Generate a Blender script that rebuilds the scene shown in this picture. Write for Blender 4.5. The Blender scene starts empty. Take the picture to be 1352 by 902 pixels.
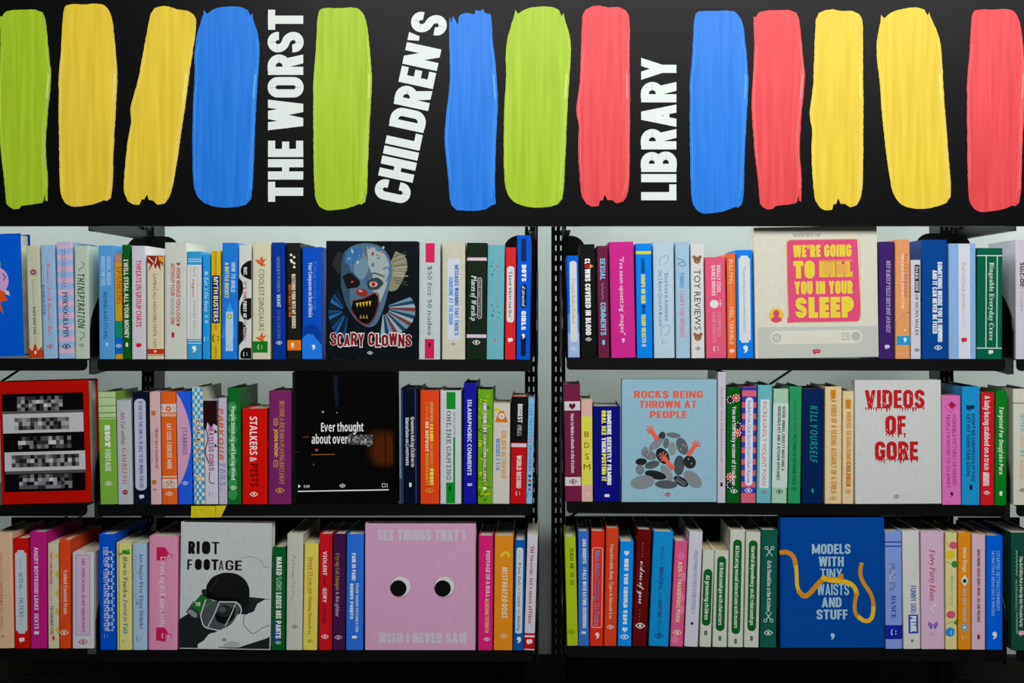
import bpy, bmesh, math, random
from mathutils import Matrix, Vector
SC = bpy.context.scene
COL = SC.collection
random.seed(7)
# ------------------------------------------------------------------ camera, light, exposure
PX = 0.0016            # metres per photo pixel in the plane of the book spines (y = 0)
D = 2.6                # camera distance to that plane
VX, HY = 720.0, 405.0  # pixel the level camera looks at squarely
ZC = 1.45              # camera height
cam = bpy.data.cameras.new('camera')
camo = bpy.data.objects.new('camera', cam)
COL.objects.link(camo)
camo.location = (0, -D, ZC)
camo.rotation_euler = (math.pi/2, 0, 0)
cam.sensor_width = 36
cam.lens = 36*D/(1352*PX)
cam.shift_x = (676-VX)/1352
cam.shift_y = (HY-451)/1352
SC.camera = camo
SC.view_settings.view_transform = 'Standard'
SC.view_settings.look = 'None'
SC.view_settings.gamma = 1
SC.view_settings.exposure = 0.0
world = bpy.data.worlds.new('world')
SC.world = world
world.use_nodes = True
world.node_tree.nodes['Background'].inputs[0].default_value = (.93, 1, .98, 1)
world.node_tree.nodes['Background'].inputs[1].default_value = .03

def area(name, loc, target, sx, sy, power, col):
    l = bpy.data.lights.new(name, 'AREA')
    l.shape = 'RECTANGLE'; l.size = sx; l.size_y = sy; l.energy = power; l.color = col
    o = bpy.data.objects.new(name, l)
    COL.objects.link(o)
    o.location = loc
    o.rotation_euler = (Vector(target)-Vector(loc)).to_track_quat('-Z', 'Y').to_euler()
    return o
area('ceiling_panel_front', (.45, -2.1, 2.95), (.1, 0, 1.28), 3.2, 1.0, 86, (1, 1, .985))
area('added_wall_light', (0, .04, 2.03), (0, .64, 1.25), 3.4, .04, 17.5, (.93, 1, .98))  # unseen light added behind the sign to brighten the wall, fading downwards

# ------------------------------------------------------------------ helpers
def lin(h, g=1.0):
    if isinstance(h, str):
        h = tuple(int(h[i:i+2], 16) for i in (0, 2, 4))
    r = []
    for c in h:
        c = c/255
        c = c/12.92 if c <= .04045 else ((c+.055)/1.055)**2.4
        r.append(min(.93, c*g))
    return (*r, 1)
MATS = {}
def mat(color, kind='card'):
    key = (color, kind)
    if key in MATS:
        return MATS[key]
    m = bpy.data.materials.new('%s_%s' % (kind, color))
    m.use_nodes = True
    nt = m.node_tree
    b = nt.nodes['Principled BSDF']
    rough, var, scale, bump, spec = {'card': (.4, .04, 90, .03, .12), 'print': (.45, .02, 200, 0, .12), 'metal': (.36, .12, 60, .02, .3),
        'wall': (.8, .03, 8, .05, .2), 'pages': (.85, .2, 30, .3, .1), 'paint': (.4, .10, 11, .02, .25), 'board': (.34, .08, 120, .02, .12),
        'tape': (.35, .08, 80, .1, .5), 'floor': (.6, .15, 20, .05, .3)}[kind]
    if kind in ('card', 'print'):
        q = [int(color[i:i+2], 16) for i in (0, 2, 4)]; av = sum(q)/3
        q = [max(0, min(255, av+(x-av)*1.07)) for x in q]
        c = lin(tuple(max(0, (x-9)*255/246) for x in q), 1.12)
    else: c = lin(color)
    tc = nt.nodes.new('ShaderNodeTexCoord'); mp = nt.nodes.new('ShaderNodeMapping'); nz = nt.nodes.new('ShaderNodeTexNoise')
    nz.inputs['Scale'].default_value = scale; nz.inputs['Detail'].default_value = 3
    mp.inputs['Scale'].default_value = {'paint': (9, 1, .45), 'pages': (40, 1, 1)}.get(kind, (1, 1, 1))
    nt.links.new(tc.outputs['Object'], mp.inputs[0]); nt.links.new(mp.outputs[0], nz.inputs['Vector'])
    ra = nt.nodes.new('ShaderNodeValToRGB')
    lo = tuple(x*(1-var) for x in c[:3])+(1,)
    hi = tuple(min(.95, x*(1+var)+(.02 if kind == 'paint' else 0)) for x in c[:3])+(1,)
    ra.color_ramp.elements[0].position = .3; ra.color_ramp.elements[1].position = .72
    ra.color_ramp.elements[0].color = lo; ra.color_ramp.elements[1].color = hi
    nt.links.new(nz.outputs['Fac'], ra.inputs[0]); nt.links.new(ra.outputs[0], b.inputs['Base Color'])
    if bump:
        bp = nt.nodes.new('ShaderNodeBump'); bp.inputs['Strength'].default_value = bump; bp.inputs['Distance'].default_value = .002
        nt.links.new(nz.outputs['Fac'], bp.inputs['Height']); nt.links.new(bp.outputs[0], b.inputs['Normal'])
    b.inputs['Roughness'].default_value = rough
    b.inputs['Specular IOR Level'].default_value = spec
    MATS[key] = m
    return m

def link(name, me, parent=None, loc=None):
    o = bpy.data.objects.new(name, me)
    COL.objects.link(o)
    if parent: o.parent = parent
    if loc: o.location = loc
    return o
def empty(name, loc, label=None, cat=None, group=None):
    o = link(name, None, None, loc)
    o.empty_display_size = .02
    if label: o['label'] = label
    if cat: o['category'] = cat
    if group: o['group'] = group
    return o
def meshed(name, vs, fs, m, parent=None, mi=None, fix=True):
    me = bpy.data.meshes.new(name)
    me.from_pydata(vs, [], fs)
    for x in (m if isinstance(m, list) else [m]): me.materials.append(x)
    if mi: me.polygons.foreach_set('material_index', mi)
    if fix:
        bm = bmesh.new(); bm.from_mesh(me); bmesh.ops.recalc_face_normals(bm, faces=bm.faces); bm.to_mesh(me); bm.free()
    me.update()
    return link(name, me, parent)
class Geo:
    def __init__(s): s.v = []; s.f = []
    def add(s, vs, fs):
        n = len(s.v); s.v += list(vs); s.f += [tuple(i+n for i in f) for f in fs]
    def box(s, x0, x1, y0, y1, z0, z1):
        s.add([(x, y, z) for x in (x0, x1) for y in (y0, y1) for z in (z0, z1)],
              [(0, 1, 3, 2), (4, 6, 7, 5), (0, 4, 5, 1), (2, 3, 7, 6), (0, 2, 6, 4), (1, 5, 7, 3)])
    def prism(s, pts, fa, fb):
        n = len(pts)
        s.add([fa(p) for p in pts]+[fb(p) for p in pts],
              [tuple(range(n)), tuple(range(2*n-1, n-1, -1))]+[(i, (i+1) % n, n+(i+1) % n, n+i) for i in range(n)])
    def out(s, name, m, parent=None): return meshed(name, s.v, s.f, m, parent)
def wx(px, d=0): return (px-VX)*PX*(D+d)/D
def wz(py, d=0): return ZC+(HY-py)*PX*(D+d)/D

# ---- 2D drawing helpers: every shape is (points, faces)
def stroke(pts, w, closed=False):
    n = len(pts); L = []; R = []
    for i in range(n):
        p = Vector(pts[i])
        a = Vector(pts[i-1]) if (i > 0 or closed) else None
        b = Vector(pts[(i+1) % n]) if (i < n-1 or closed) else None
        d1 = (p-a).normalized() if a is not None else None
        d2 = (b-p).normalized() if b is not None else None
        if d1 is None: d1 = d2
        if d2 is None: d2 = d1
        t = (d1+d2)
        t = d1 if t.length < 1e-6 else t.normalized()
        nn = Vector((-t.y, t.x)); c = max(.45, t.dot(d1))
        q = nn*(w/2/c)
        L.append(tuple(p+q)); R.append(tuple(p-q))
    fs = [(i, (i+1) % n, n+(i+1) % n, n+i) for i in range(n if closed else n-1)]
    return L+R, fs
def fillet(pts, r, closed=False, k=5):
    out = []; n = len(pts)
    for i in range(n):
        if not closed and i in (0, n-1): out.append(pts[i]); continue
        p = Vector(pts[i]); a = Vector(pts[i-1]); b = Vector(pts[(i+1) % n])
        ka = .98 if not closed and i == 1 else .49; kb = .98 if not closed and i == n-2 else .49
        rr = min(r, (p-a).length*ka, (b-p).length*kb)
        s = p+(a-p).normalized()*rr; e = p+(b-p).normalized()*rr
        cs = (a-p).normalized().dot((b-p).normalized())
        w = math.sqrt(max(0, (1-cs)/2))
        for j in range(k+1):
            t = j/k; q0, q1, q2 = (1-t)**2, 2*t*(1-t)*w, t*t
            out.append(tuple((s*q0+p*q1+e*q2)/(q0+q1+q2)))
    return out
def poly(pts): return list(pts), [tuple(range(len(pts)))]
def ell(cx, cy, rx, ry=None, n=20, rot=0):
    ry = rx if ry is None else ry
    c, s = math.cos(rot), math.sin(rot)
    return poly([(cx+rx*math.cos(t)*c-ry*math.sin(t)*s, cy+rx*math.cos(t)*s+ry*math.sin(t)*c) for t in [2*math.pi*i/n for i in range(n)]])
def rrect(x0, x1, y0, y1, r=0):
    p = [(x0, y0), (x1, y0), (x1, y1), (x0, y1)]
    return poly(fillet(p, r, True) if r else p)
def join(*shs):
    v = []; f = []
    for k, (a, b) in enumerate(shs):
        n = len(v); v += [(p[0], p[1], (p[2] if len(p) > 2 else 0)+k) for p in a]; f += [tuple(i+n for i in q) for q in b]
    return v, f

# ---- a condensed block alphabet made of strokes (u along the line, v up, height 1)
def cglyph(ch, t, cw=.55):
    """returns (width, shape); t = stem thickness"""
    W = {'I': t, 'L': cw*.78, 'E': cw*.8, 'F': cw*.78, 'T': cw*.98, 'M': cw*1.42, 'W': cw*1.5, 'N': cw*1.08, 'A': cw*1.1, 'V': cw*1.08, 'Y': cw*1.08,
         'J': cw*.8, "'": t, '!': t, '.': t, ',': t, ' ': cw*.42, '-': cw*.6, '1': t*1.6, '|': t*.6}.get(ch, cw)
    h = t/2; x0, x1, y0, y1 = h, W-h, h*.9, 1-h*.9; th = t*.88
    def S(p, c=False, w=t): return stroke(p, w, c)
    def para(a, b, c, d): return poly([(a, 0), (b, 0), (d, 1), (c, 1)])
    r = min(.3, (W-t)*.62)
    bar = lambda y, a=0, b=W: rrect(a, b, y-th/2, y+th/2)
    stem = lambda x: rrect(x-h, x+h, 0, 1)
    if ch in 'O0Q': g = [S(fillet([(x0, y0), (x1, y0), (x1, y1), (x0, y1)], r, True), True)]
    elif ch == 'C': g = [S(fillet([(x1, .66), (x1, y1), (x0, y1), (x0, y0), (x1, y0), (x1, .34)], r))]
    elif ch == 'G': g = [S(fillet([(x1, .68), (x1, y1), (x0, y1), (x0, y0), (x1, y0), (x1, .5)], r)), bar(.46, W*.5, W)]
    elif ch in 'S5': g = [S(fillet([(x1, .69), (x1, y1), (x0, y1), (x0, .55), (x1, .45), (x1, y0), (x0, y0), (x0, .31)], r), w=min(t, .25))]
    elif ch == 'I' or ch == '|': g = [rrect(0, W, 0, 1)]
    elif ch == 'L': g = [stem(x0), bar(y0)]
    elif ch == 'E': g = [stem(x0), bar(y0), bar(.5, 0, W*.94), bar(y1)]
    elif ch == 'F': g = [stem(x0), bar(.5, 0, W*.94), bar(y1)]
    elif ch == 'H': g = [stem(x0), stem(x1), bar(.5)]
    elif ch == 'T': g = [stem(W/2), bar(y1)]
    elif ch == 'U': g = [S(fillet([(x0, 1), (x0, y0), (x1, y0), (x1, 1)], r))]
    elif ch == 'J': g = [S(fillet([(x1, 1), (x1, y0), (x0, y0), (x0, .3)], r))]
    elif ch == 'D': g = [S(fillet([(x0, y0), (x1, y0), (x1, y1), (x0, y1)], r)), stem(x0)]
    elif ch == 'P': g = [stem(x0), S(fillet([(x0, y1), (x1, y1), (x1, .42), (x0, .42)], r))]
    elif ch == 'R': g = [stem(x0), S(fillet([(x0, y1), (x1, y1), (x1, .47), (x0, .47)], r)), poly([(W-t*1.08, 0), (W, 0), (W-t*.45, .47), (W-t*1.6, .47)])]
    elif ch in 'B8': g = [stem(x0), S(fillet([(x0, y1), (x1*.97, y1), (x1*.97, .5), (x0, .5)], r)), S(fillet([(x0, .5), (x1, .5), (x1, y0), (x0, y0)], r))]
    elif ch == 'A': g = [para(0, t, W/2-h, W/2+h), para(W-t, W, W/2-h, W/2+h), rrect(W*.22, W*.78, .2, .2+th*.8)]
    elif ch == 'V': g = [para(W/2-h, W/2+h, 0, t), para(W/2-h, W/2+h, W-t, W)]
    elif ch == 'W': g = [para(W*.27-h, W*.27+h, 0, t), para(W*.27-h, W*.27+h, W/2-h, W/2+h), para(W*.73-h, W*.73+h, W/2-h, W/2+h), para(W*.73-h, W*.73+h, W-t, W)]
    elif ch == 'M': g = [stem(x0), stem(x1), poly([(W/2-h, .1), (W/2+h, .1), (t*.9, 1), (0, 1)]), poly([(W/2-h, .1), (W/2+h, .1), (W, 1), (W-t*.9, 1)])]
    elif ch == 'N': g = [stem(x0), stem(x1), para(W-t, W, 0, t)]
    elif ch == 'K': g = [stem(x0), para(W-t*1.05, W, t*.5, t*1.2), poly([(t*.6, .38), (t*.6, .62), (W-t, 1), (W, 1)])]
    elif ch == 'X': g = [para(0, t, W-t, W), para(W-t, W, 0, t)]
    elif ch == 'Y': g = [poly([(W/2-h, .4), (W/2+h, .4), (t, 1), (0, 1)]), poly([(W/2-h, .4), (W/2+h, .4), (W, 1), (W-t, 1)]), rrect(W/2-h, W/2+h, 0, .45)]
    elif ch == 'Z': g = [bar(y0), bar(y1), poly([(0, .1), (t, .1), (W, .9), (W-t, .9)])]
    elif ch == "'": g = [poly([(0, 1), (t, 1), (t*.75, .68), (t*.2, .68)])]
    elif ch == '!': g = [poly([(0, 1), (t, 1), (t*.8, .3), (t*.2, .3)]), rrect(t*.1, t*.9, 0, t*.8)]
    elif ch == '.': g = [rrect(0, t, 0, t)]
    elif ch == ',': g = [poly([(0, t), (t, t), (t*.5, -t*.6), (0, -t*.6)])]
    elif ch == '-': g = [bar(.45)]
    elif ch == '?': g = [S(fillet([(x0, .72), (x0, y1), (x1, y1), (x1, .5), (W/2, .48), (W/2, .28)], r)), rrect(W/2-h, W/2+h, 0, t*.8)]
    elif ch == '&': g = [S(fillet([(x1, .4), (x1, y0), (x0, y0), (x0, .45), (x1*.85, .62), (x1*.85, y1), (x0+.02, y1), (x0+.02, .62), (x1, .04)], r*.8), w=t*.8)]
    elif ch == '7': g = [bar(y1), para(W*.15, W*.15+t, W-t, W)]
    elif ch == '1': g = [rrect(W-t, W, 0, 1), rrect(0, W, .8, .9)]
    elif ch == '2': g = [S(fillet([(x0, .7), (x0, y1), (x1, y1), (x1, .52), (x0, .2), (x0, y0)], r)), bar(y0)]
    elif ch == '/': g = [para(0, t*.8, W-t*.8, W)]
    else: g = []
    return W, join(*g)

# ---- letter outlines: for each style and character code the contours as numbers x*100+y on a 1/70 grid
from mathutils.geometry import tessellate_polygon
GLY = {
'S': {
33: [[1968,1671,1368,1360,1353,1541,1538,1636,1838,1841,2053,2060],[1929,1730,1429,1226,1423,1722,1923,2126]],
36: [[2971,2471,2468,1464,1155,1448,2443,2428,1731,1135,1127,1723,2422,2414,2914,2922,3927,4235,3943,2948,2962,3560,4057,4064,3567,2968],[1960,2462,2450,1953,1856],[2928,2941,3438,3534,3430]],
38: [[3566,2769,1866,1558,1652,2047,1241,933,1325,2122,2823,3629,4222,5022,4134,4540,4946,4246,3942,3738,3046,3752,3959],[2763,3162,3259,3155,2651,2354,2259,2362],[1838,2443,3234,2730,2228,1830,1633]],
44: [[1829,1431,1130,1027,1124,1423,1319,1115,1114,1718,1924]],
45: [[2741,1041,1035,2735]],
58: [[1853,1554,1253,1050,1247,1546,1847,1950],[1829,1530,1229,1026,1223,1522,1823,1926]],
63: [[2567,1671,1364,1664,1963,2060,1751,1341,1437,1735,2246,2761],[2129,1830,1529,1426,1523,1822,2123,2226]],
8220: [[3369,3371,2767,2560,2655,3054,3355,3458,3361,3062,3166],[1869,1871,1267,1060,1155,1554,1855,1958,1861,1562,1566]],
8221: [[3369,2971,2670,2567,2664,2962,2958,2655,2654,3258,3464],[1769,1471,1170,1067,1164,1462,1358,1155,1154,1758,1964]],
39: [[1773,1173,1164,1255,1555,1764]],
34: [[2873,2273,2264,2455,2755,2864],[1773,1073,1064,1255,1555,1764]],
46: [[1829,1530,1229,1026,1223,1522,1823,1926]],
55: [[4170,1070,1064,3164,1424,2022]],
65: [[3270,2870,722,1422,2036,4036,4722,5422],[2343,3060,3843]],
66: [[1270,1222,2922,4127,4535,4243,3448,3952,4158,3766,2670],[1964,2564,3262,3457,3152,2450,1950],[1944,2744,3541,3836,3631,2829,1929]],
67: [[4470,3771,1864,1046,1730,3622,4623,5326,5333,4529,3728,2333,1746,2359,3664,4563,5360,5367]],
68: [[1270,1222,3122,5030,5646,5062,3170],[1964,3064,4459,4946,4535,3029,1929]],
69: [[1270,1222,4022,4029,1929,1943,3943,3950,1950,1964,3964,3970]],
70: [[1270,1222,1922,1945,3845,3851,1951,1964,3864,3870]],
71: [[4470,3671,1864,1146,1829,3622,4523,5426,5446,3846,3840,4740,4730,4229,3728,2333,1846,2359,3664,4563,5360,5367]],
72: [[1970,1270,1222,1922,1943,4643,4622,5322,5370,4670,4649,1949]],
73: [[1970,1270,1222,1922]],
75: [[1970,1270,1222,1922,1946,4322,5322,2748,4870,3970,1948]],
76: [[1970,1270,1222,4122,4129,1929]],
77: [[1970,1270,1222,1922,1960,3441,3541,5060,5022,5722,5770,5070,3451]],
78: [[1870,1270,1222,1922,1959,5122,5622,5670,5070,5033]],
79: [[3671,1763,1046,1729,3622,5529,6146,5564],[2359,3664,4959,5446,4933,3628,2333,1746]],
80: [[1270,1222,1922,1943,2643,3847,4256,3866,2770],[1964,2764,3362,3557,3351,2749,1949]],
82: [[1270,1222,1922,1943,2243,2741,3532,4122,4922,4628,3840,3245,3850,4057,3667,2470],[1964,2464,3162,3357,3152,2449,1949]],
83: [[3070,2471,1467,1058,2045,3034,2930,2328,1630,1035,1026,1623,2322,3325,3735,2649,1659,1863,2465,2964,3560,3567]],
84: [[4870,870,864,2564,2522,3222,3264,4864]],
85: [[1870,1170,1140,1726,3122,4727,5241,5270,4670,4642,4536,4232,3829,3128,2629,2132,1936,1842]],
86: [[1470,770,2822,2922,4970,4270,2837]],
87: [[1470,770,2622,2822,4361,5922,6022,8070,7370,6037,4770,4070,2737]],
89: [[1570,770,2548,2522,3222,3248,4970,4170,2854]],
90: [[5170,1070,1064,3964,822,5122,5129,2129]],
97: [[2852,2054,1453,950,943,1447,1949,2447,2543,2541,2039,1236,929,1124,1722,2123,2525,2723,3022,3222,3624,3628,3226,3128,3144],[1835,2538,2529,2227,2026,1627,1531]],
98: [[1770,1170,1124,1722,2322,3526,4039,3650,2654,2254,1752],[1746,2148,2449,3146,3338,3131,2428,2128,1729]],
99: [[3054,2554,1450,1038,1426,2622,3122,3524,3530,3128,2728,1930,1638,1946,2649,3048,3546,3552]],
100: [[3970,3270,3253,2954,2654,1450,1039,1427,2522,3922],[2949,3248,3228,2628,1931,1638,1946,2749]],
101: [[3550,2554,1450,1038,1427,2522,3223,3825,3832,3229,2728,1930,1637,3837],[2549,3047,3241,1641,1947]],
102: [[2870,2171,1668,1363,1256,1254,854,848,1248,1222,1822,1848,2448,2454,1854,1857,2063,2565,2864]],
103: [[3654,2454,1351,1043,1040,1137,1435,1733,1331,1228,1326,1525,921,716,1109,2106,3209,3616,3422,2725,2027,1829,2232,3035,3238,3342,3346,3049,3649],[1747,2248,2647,2843,2639,2237,1739,1543],[2021,2720,3016,2812,2211,1513,1316,1520]],
104: [[1870,1170,1122,1822,1845,2148,2549,3047,3242,3222,3822,3842,3551,2754,2253,1850]],
105: [[1854,1254,1222,1822],[1766,1567,1266,1163,1261,1560,1761,1863]],
107: [[3954,3254,1838,3422,4222,2638],[1870,1170,1122,1822]],
108: [[1870,1270,1222,1822]],
109: [[3253,2754,2253,1750,1754,1154,1122,1722,1745,2148,2549,2947,3142,3122,3722,3745,4148,4449,4947,5142,5122,5722,5742,5451,4654,4153,3649]],
110: [[3551,2754,2253,1850,1854,1154,1122,1822,1845,2148,2549,3047,3242,3222,3822,3842]],
111: [[3850,2654,1450,1038,1426,2622,3826,4338],[2649,3446,3738,3430,2627,1930,1638,1946]],
112: [[1154,1106,1706,1723,2122,2422,3526,3938,3550,2254],[1748,2348,3146,3338,3030,2327,2028,1729]],
114: [[3154,2754,2353,1847,1854,1254,1222,1822,1839,2046,2649,2848,3245,3551]],
115: [[2554,2054,1352,1046,1737,2531,2328,2027,1628,1031,1025,1522,2122,2824,3131,3035,2440,1844,1646,1848,2149,2548,3046,3052]],
116: [[1954,1960,749,748,1248,1232,1525,2322,2622,3024,3030,2728,2327,2028,1932,1948,2948,2954]],
117: [[1754,1154,1134,1425,2222,2723,3126,3122,3822,3854,3154,3131,2828,2427,1929,1734]],
118: [[1454,754,2122,2422,3754,3154,2235]],
119: [[1454,754,2122,2322,3244,4222,4322,5754,5154,4235,3554,3054,2235]],
120: [[1554,754,2038,722,1522,2434,3422,4222,2838,4154,3354,2443]],
121: [[1454,754,1929,806,1506,3854,3154,2336]],
8217: [[1869,1471,1170,1067,1164,1462,1458,1155,1154,1758,1964]],
},
'B': {
48: [[3571,2773,2172,1770,1366,1161,1055,1047,1137,1429,1923,2722,3322,3725,4029,4334,4440,4447,4358,4066],[2765,3064,3260,3455,3447,3440,3235,3031,2730,2431,2135,2040,2047,2055,2160,2464]],
49: [[3672,2772,1160,1653,2661,2551,2522,3622]],
56: [[3173,2773,2373,1972,1670,1368,1265,1161,1257,1354,1651,1949,1546,1243,1040,935,1130,1425,2023,2722,3222,3623,4025,4228,4431,4535,4438,4341,4144,3747,3449,3851,4054,4257,4361,4265,4168,3870,3572],[2565,2765,2965,3164,3362,3360,3358,3156,2753,2356,2158,2160,2162,2364],[2443,2744,3142,3439,3536,3433,3331,3030,2729,2430,2131,2033,1936,2038,2141]],
65: [[2573,722,1822,2234,4034,4422,5522,3873],[3165,3455,3843,2543,3059,3061]],
66: [[1372,1322,3222,4023,4526,4931,5037,5040,4943,4845,4647,4149,4550,4753,4956,4960,4866,4470,3872,2972],[2464,2964,3363,3662,3861,3858,3856,3654,3453,3053,2453],[2444,3044,3544,3742,3940,3938,3935,3733,3532,3131,2431]],
67: [[3873,3573,2872,2270,1766,1461,1254,1147,1240,1334,1629,2125,2722,3422,3722,4423,4724,4733,4131,3531,2932,2535,2340,2247,2354,2560,2963,3564,3764,4362,4661,4970,4671,4272]],
68: [[1372,1322,2722,3924,4829,5337,5548,5455,5261,4866,4370,3672,2972],[2464,3064,3663,4060,4355,4448,4035,2831,2431]],
69: [[1372,1322,4222,4231,2431,2444,4144,4153,2453,2464,4264,4272]],
70: [[1372,1322,2422,2442,4142,4151,2451,2464,4264,4272]],
71: [[4173,3773,2972,2370,1866,1461,1255,1147,1336,1728,2423,3422,3922,4422,4823,5225,5250,3250,3242,4242,4231,3531,3131,2833,2535,2339,2243,2247,2252,2456,2660,2962,3364,3764,4064,4663,4962,5270,4971,4572]],
72: [[2472,1372,1322,2422,2444,4444,4422,5422,5472,4472,4453,2453]],
73: [[3272,972,966,1564,1531,928,922,3222,3228,2631,2664,3266]],
74: [[2472,1372,1326,1322,1220,1017,517,217,208,808,1208,1609,1912,2215,2320,2426]],
75: [[2472,1372,1322,2422,2440,2843,4122,5322,3650,5372,4272,2754,2449]],
76: [[2472,1372,1322,4422,4431,2431]],
77: [[1372,1322,2322,2348,2262,3422,4422,5762,5746,5722,6722,6772,5272,4034,2872]],
78: [[1372,1322,2322,2349,2260,4422,5822,5872,4872,4845,4935,4835,2772]],
79: [[4272,3573,2772,2170,1766,1461,1255,1148,1240,1434,1729,2125,2723,3522,4223,4825,5329,5634,5840,5947,5855,5661,5366,4870],[2963,3564,4163,4560,4755,4847,4740,4535,4132,3531,2932,2535,2340,2247,2355,2560]],
80: [[1372,1322,2422,2440,2840,3541,4042,4445,4649,4753,4857,4763,4368,3871,2972],[2464,2964,3562,3756,3653,3451,3149,2749,2449]],
82: [[1372,1322,2422,2442,3042,4122,5322,3944,4347,4549,4751,4754,4857,4764,4369,3771,2872],[2464,3263,3562,3660,3757,3754,3552,3251,2750,2450]],
83: [[3273,2873,2172,1569,1265,1159,1156,1253,1351,1747,2344,3040,3238,3236,3234,3132,2931,2530,2131,1832,1035,1025,1722,2422,3223,3826,4230,4336,4240,4143,4045,3747,3449,2653,2455,2257,2159,2261,2363,2564,2764,3363,3961,4370,3572]],
84: [[4672,872,864,2264,2222,3322,3364,4664]],
85: [[2472,1372,1340,1433,1827,2423,3322,4022,4524,4927,5231,5335,5440,5472,4372,4342,4337,4133,3831,3431,2931,2633,2437,2442]],
86: [[1872,772,2422,3522,5372,4272,3243,3033,2933,2743]],
87: [[1772,772,2022,3222,3951,4160,4349,5022,6222,7572,6472,5741,5532,5443,4672,3672,2944,2632,2443]],
88: [[2072,872,2448,722,1822,3041,4222,5422,3748,5372,4172,3154]],
89: [[1872,772,2442,2422,3422,3442,5172,3972,2952]],
97: [[3561,2861,2461,2060,1759,1458,1751,2253,2854,3053,3252,3350,3446,2746,2045,1443,1139,1034,1128,1325,1722,2222,2622,2923,3225,3528,3722,4422,4448,4354,4058],[3040,3440,3437,3334,3131,2930,2629,2230,2132,2134,2136,2338,2539]],
98: [[2376,1276,1222,2022,2227,2327,2723,3022,3322,3923,4427,4733,4842,4750,4456,4060,3461,3061,2760,2256,2363],[2550,2752,3053,3352,3650,3747,3842,3737,3633,3331,3130,2731,2533,2337,2343,2347]],
99: [[3361,2961,2461,1959,1557,1353,1148,1041,1133,1526,2023,2822,3222,3522,3723,4025,4033,3531,3230,2930,2531,2333,2136,2141,2350,2953,3352,3851,4159,3661]],
100: [[4676,3576,3561,3656,3458,3260,2961,2561,1960,1456,1150,1041,1133,1427,1923,2522,2822,3123,3627,3822,4622],[2853,3252,3450,3646,3640,3636,3433,3231,2830,2531,2333,2136,2141,2146,2350,2552]],
101: [[3560,2861,2361,1959,1556,1252,1147,1041,1135,1330,1627,2024,2422,3022,3422,3722,4023,4324,4332,3730,3430,3029,2630,2332,2135,2139,4539,4544,4451,4157],[2653,2854,3253,3452,3549,3646,2146,2249,2352]],
102: [[2876,2476,2075,1873,1671,1568,1461,858,853,1453,1422,2522,2553,3453,3461,2561,2565,2767,3068,3567,3774,3375]],
103: [[3160,2561,1960,1456,1150,1041,1133,1427,1923,2522,2822,3123,3325,3627,3522,3315,2713,2014,1216,1208,1607,2306,2706,3507,4110,4515,4622,4661,3761,3656],[2853,3252,3450,3647,3640,3635,3432,3230,2830,2333,2141,2350]],
104: [[2376,1276,1222,2322,2340,2346,2550,2752,3153,3651,3745,3722,4822,4847,4754,4458,4060,3461,3161,2860,2558,2356]],
105: [[2075,1675,1475,1273,1270,1268,1466,1666,2066,2266,2368,2370,2373,2275],[2361,1261,1222,2322]],
107: [[2376,1276,1222,2322,2334,2738,3822,5022,3444,4961,3861,2648,2243,2352]],
108: [[2376,1276,1222,2322]],
109: [[3761,3461,3061,2760,2458,2256,2061,1261,1222,2322,2340,2346,2550,2752,3153,3551,3645,3622,4722,4742,4746,4850,5152,5453,5951,6045,6022,7022,7047,7054,6758,6360,5761,5461,5160,4858,4656,4556,4358,4160]],
110: [[4060,3461,3161,2760,2558,2256,2061,1261,1222,2322,2340,2346,2550,2752,3153,3452,3651,3748,3745,3722,4822,4847,4754,4458]],
111: [[3461,2961,2160,1556,1150,1042,1136,1331,1527,1924,2422,2922,3623,4227,4633,4742,4747,4552,4256,3859],[2552,2953,3252,3550,3647,3742,3637,3533,3231,2930,2531,2333,2137,2142,2147,2350]],
112: [[4060,3461,3061,2760,2256,2161,1261,1206,2306,2321,2227,2723,3022,3322,3923,4427,4733,4842,4750,4456],[2347,2550,2752,3053,3650,3842,3737,3633,3431,3130,2731,2533,2337,2343]],
114: [[3061,2759,2457,2254,2061,1261,1222,2322,2342,2345,2448,2649,2851,3151,3751,3761,3661]],
115: [[2961,2561,1961,1459,1155,1051,1048,1145,1343,1542,2139,2636,2934,2931,2630,2329,2030,1331,1033,1024,1622,2322,3022,3525,3829,3934,3937,3839,3641,3443,2348,2150,2151,2253,2554,3053,3651,3958,3560,3261]],
116: [[2469,1769,1461,957,953,1453,1434,1430,1527,1724,1923,2222,2822,3323,3523,3531,3030,2730,2432,2434,2453,3553,3561,2461]],
117: [[2361,1261,1236,1329,1625,2023,2622,2922,3323,3525,3827,4022,4822,4861,3761,3743,3737,3533,3331,2930,2631,2432,2335,2338]],
118: [[1861,761,2222,3222,4761,3661,2939,2731,2637,2539]],
119: [[1861,861,1922,3022,3753,4136,4422,5522,6661,5661,5142,4931,4742,4361,3161,2642,2531,2342]],
120: [[2061,861,2042,722,1922,2735,3522,4722,3442,4761,3561,2748]],
121: [[1861,761,2223,2018,1916,1614,914,906,1506,2006,2409,2812,3117,4761,3661,2838,2732,2638]],
},
'D': {
65: [[2672,722,2022,2638,4638,5222,5622,3872],[2869,3369,1726,1226],[2742,3665,4542]],
66: [[1272,1222,3522,4626,5037,4844,4249,4852,5059,4965,4769,4272,3572],[1669,2169,2126,1626],[2469,3669,3650,2450],[4068,4367,4565,4663,4659,4656,4553,4251,4050],[2447,3647,3626,2426],[4026,4047,4543,4637,4633,4530,4328]],
67: [[3573,2772,2170,1766,1361,1155,1147,1140,1334,1629,2125,2722,3422,4022,4623,4627,4026,3425,2926,2428,2467,2969,3469,4069,4667,4871,4472,4173],[1657,2064,2030,1833,1637,1542,1447]],
69: [[1272,1222,4322,4326,2426,2447,4047,4050,2450,2469,4369,4372],[1626,1669,2169,2126]],
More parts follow.
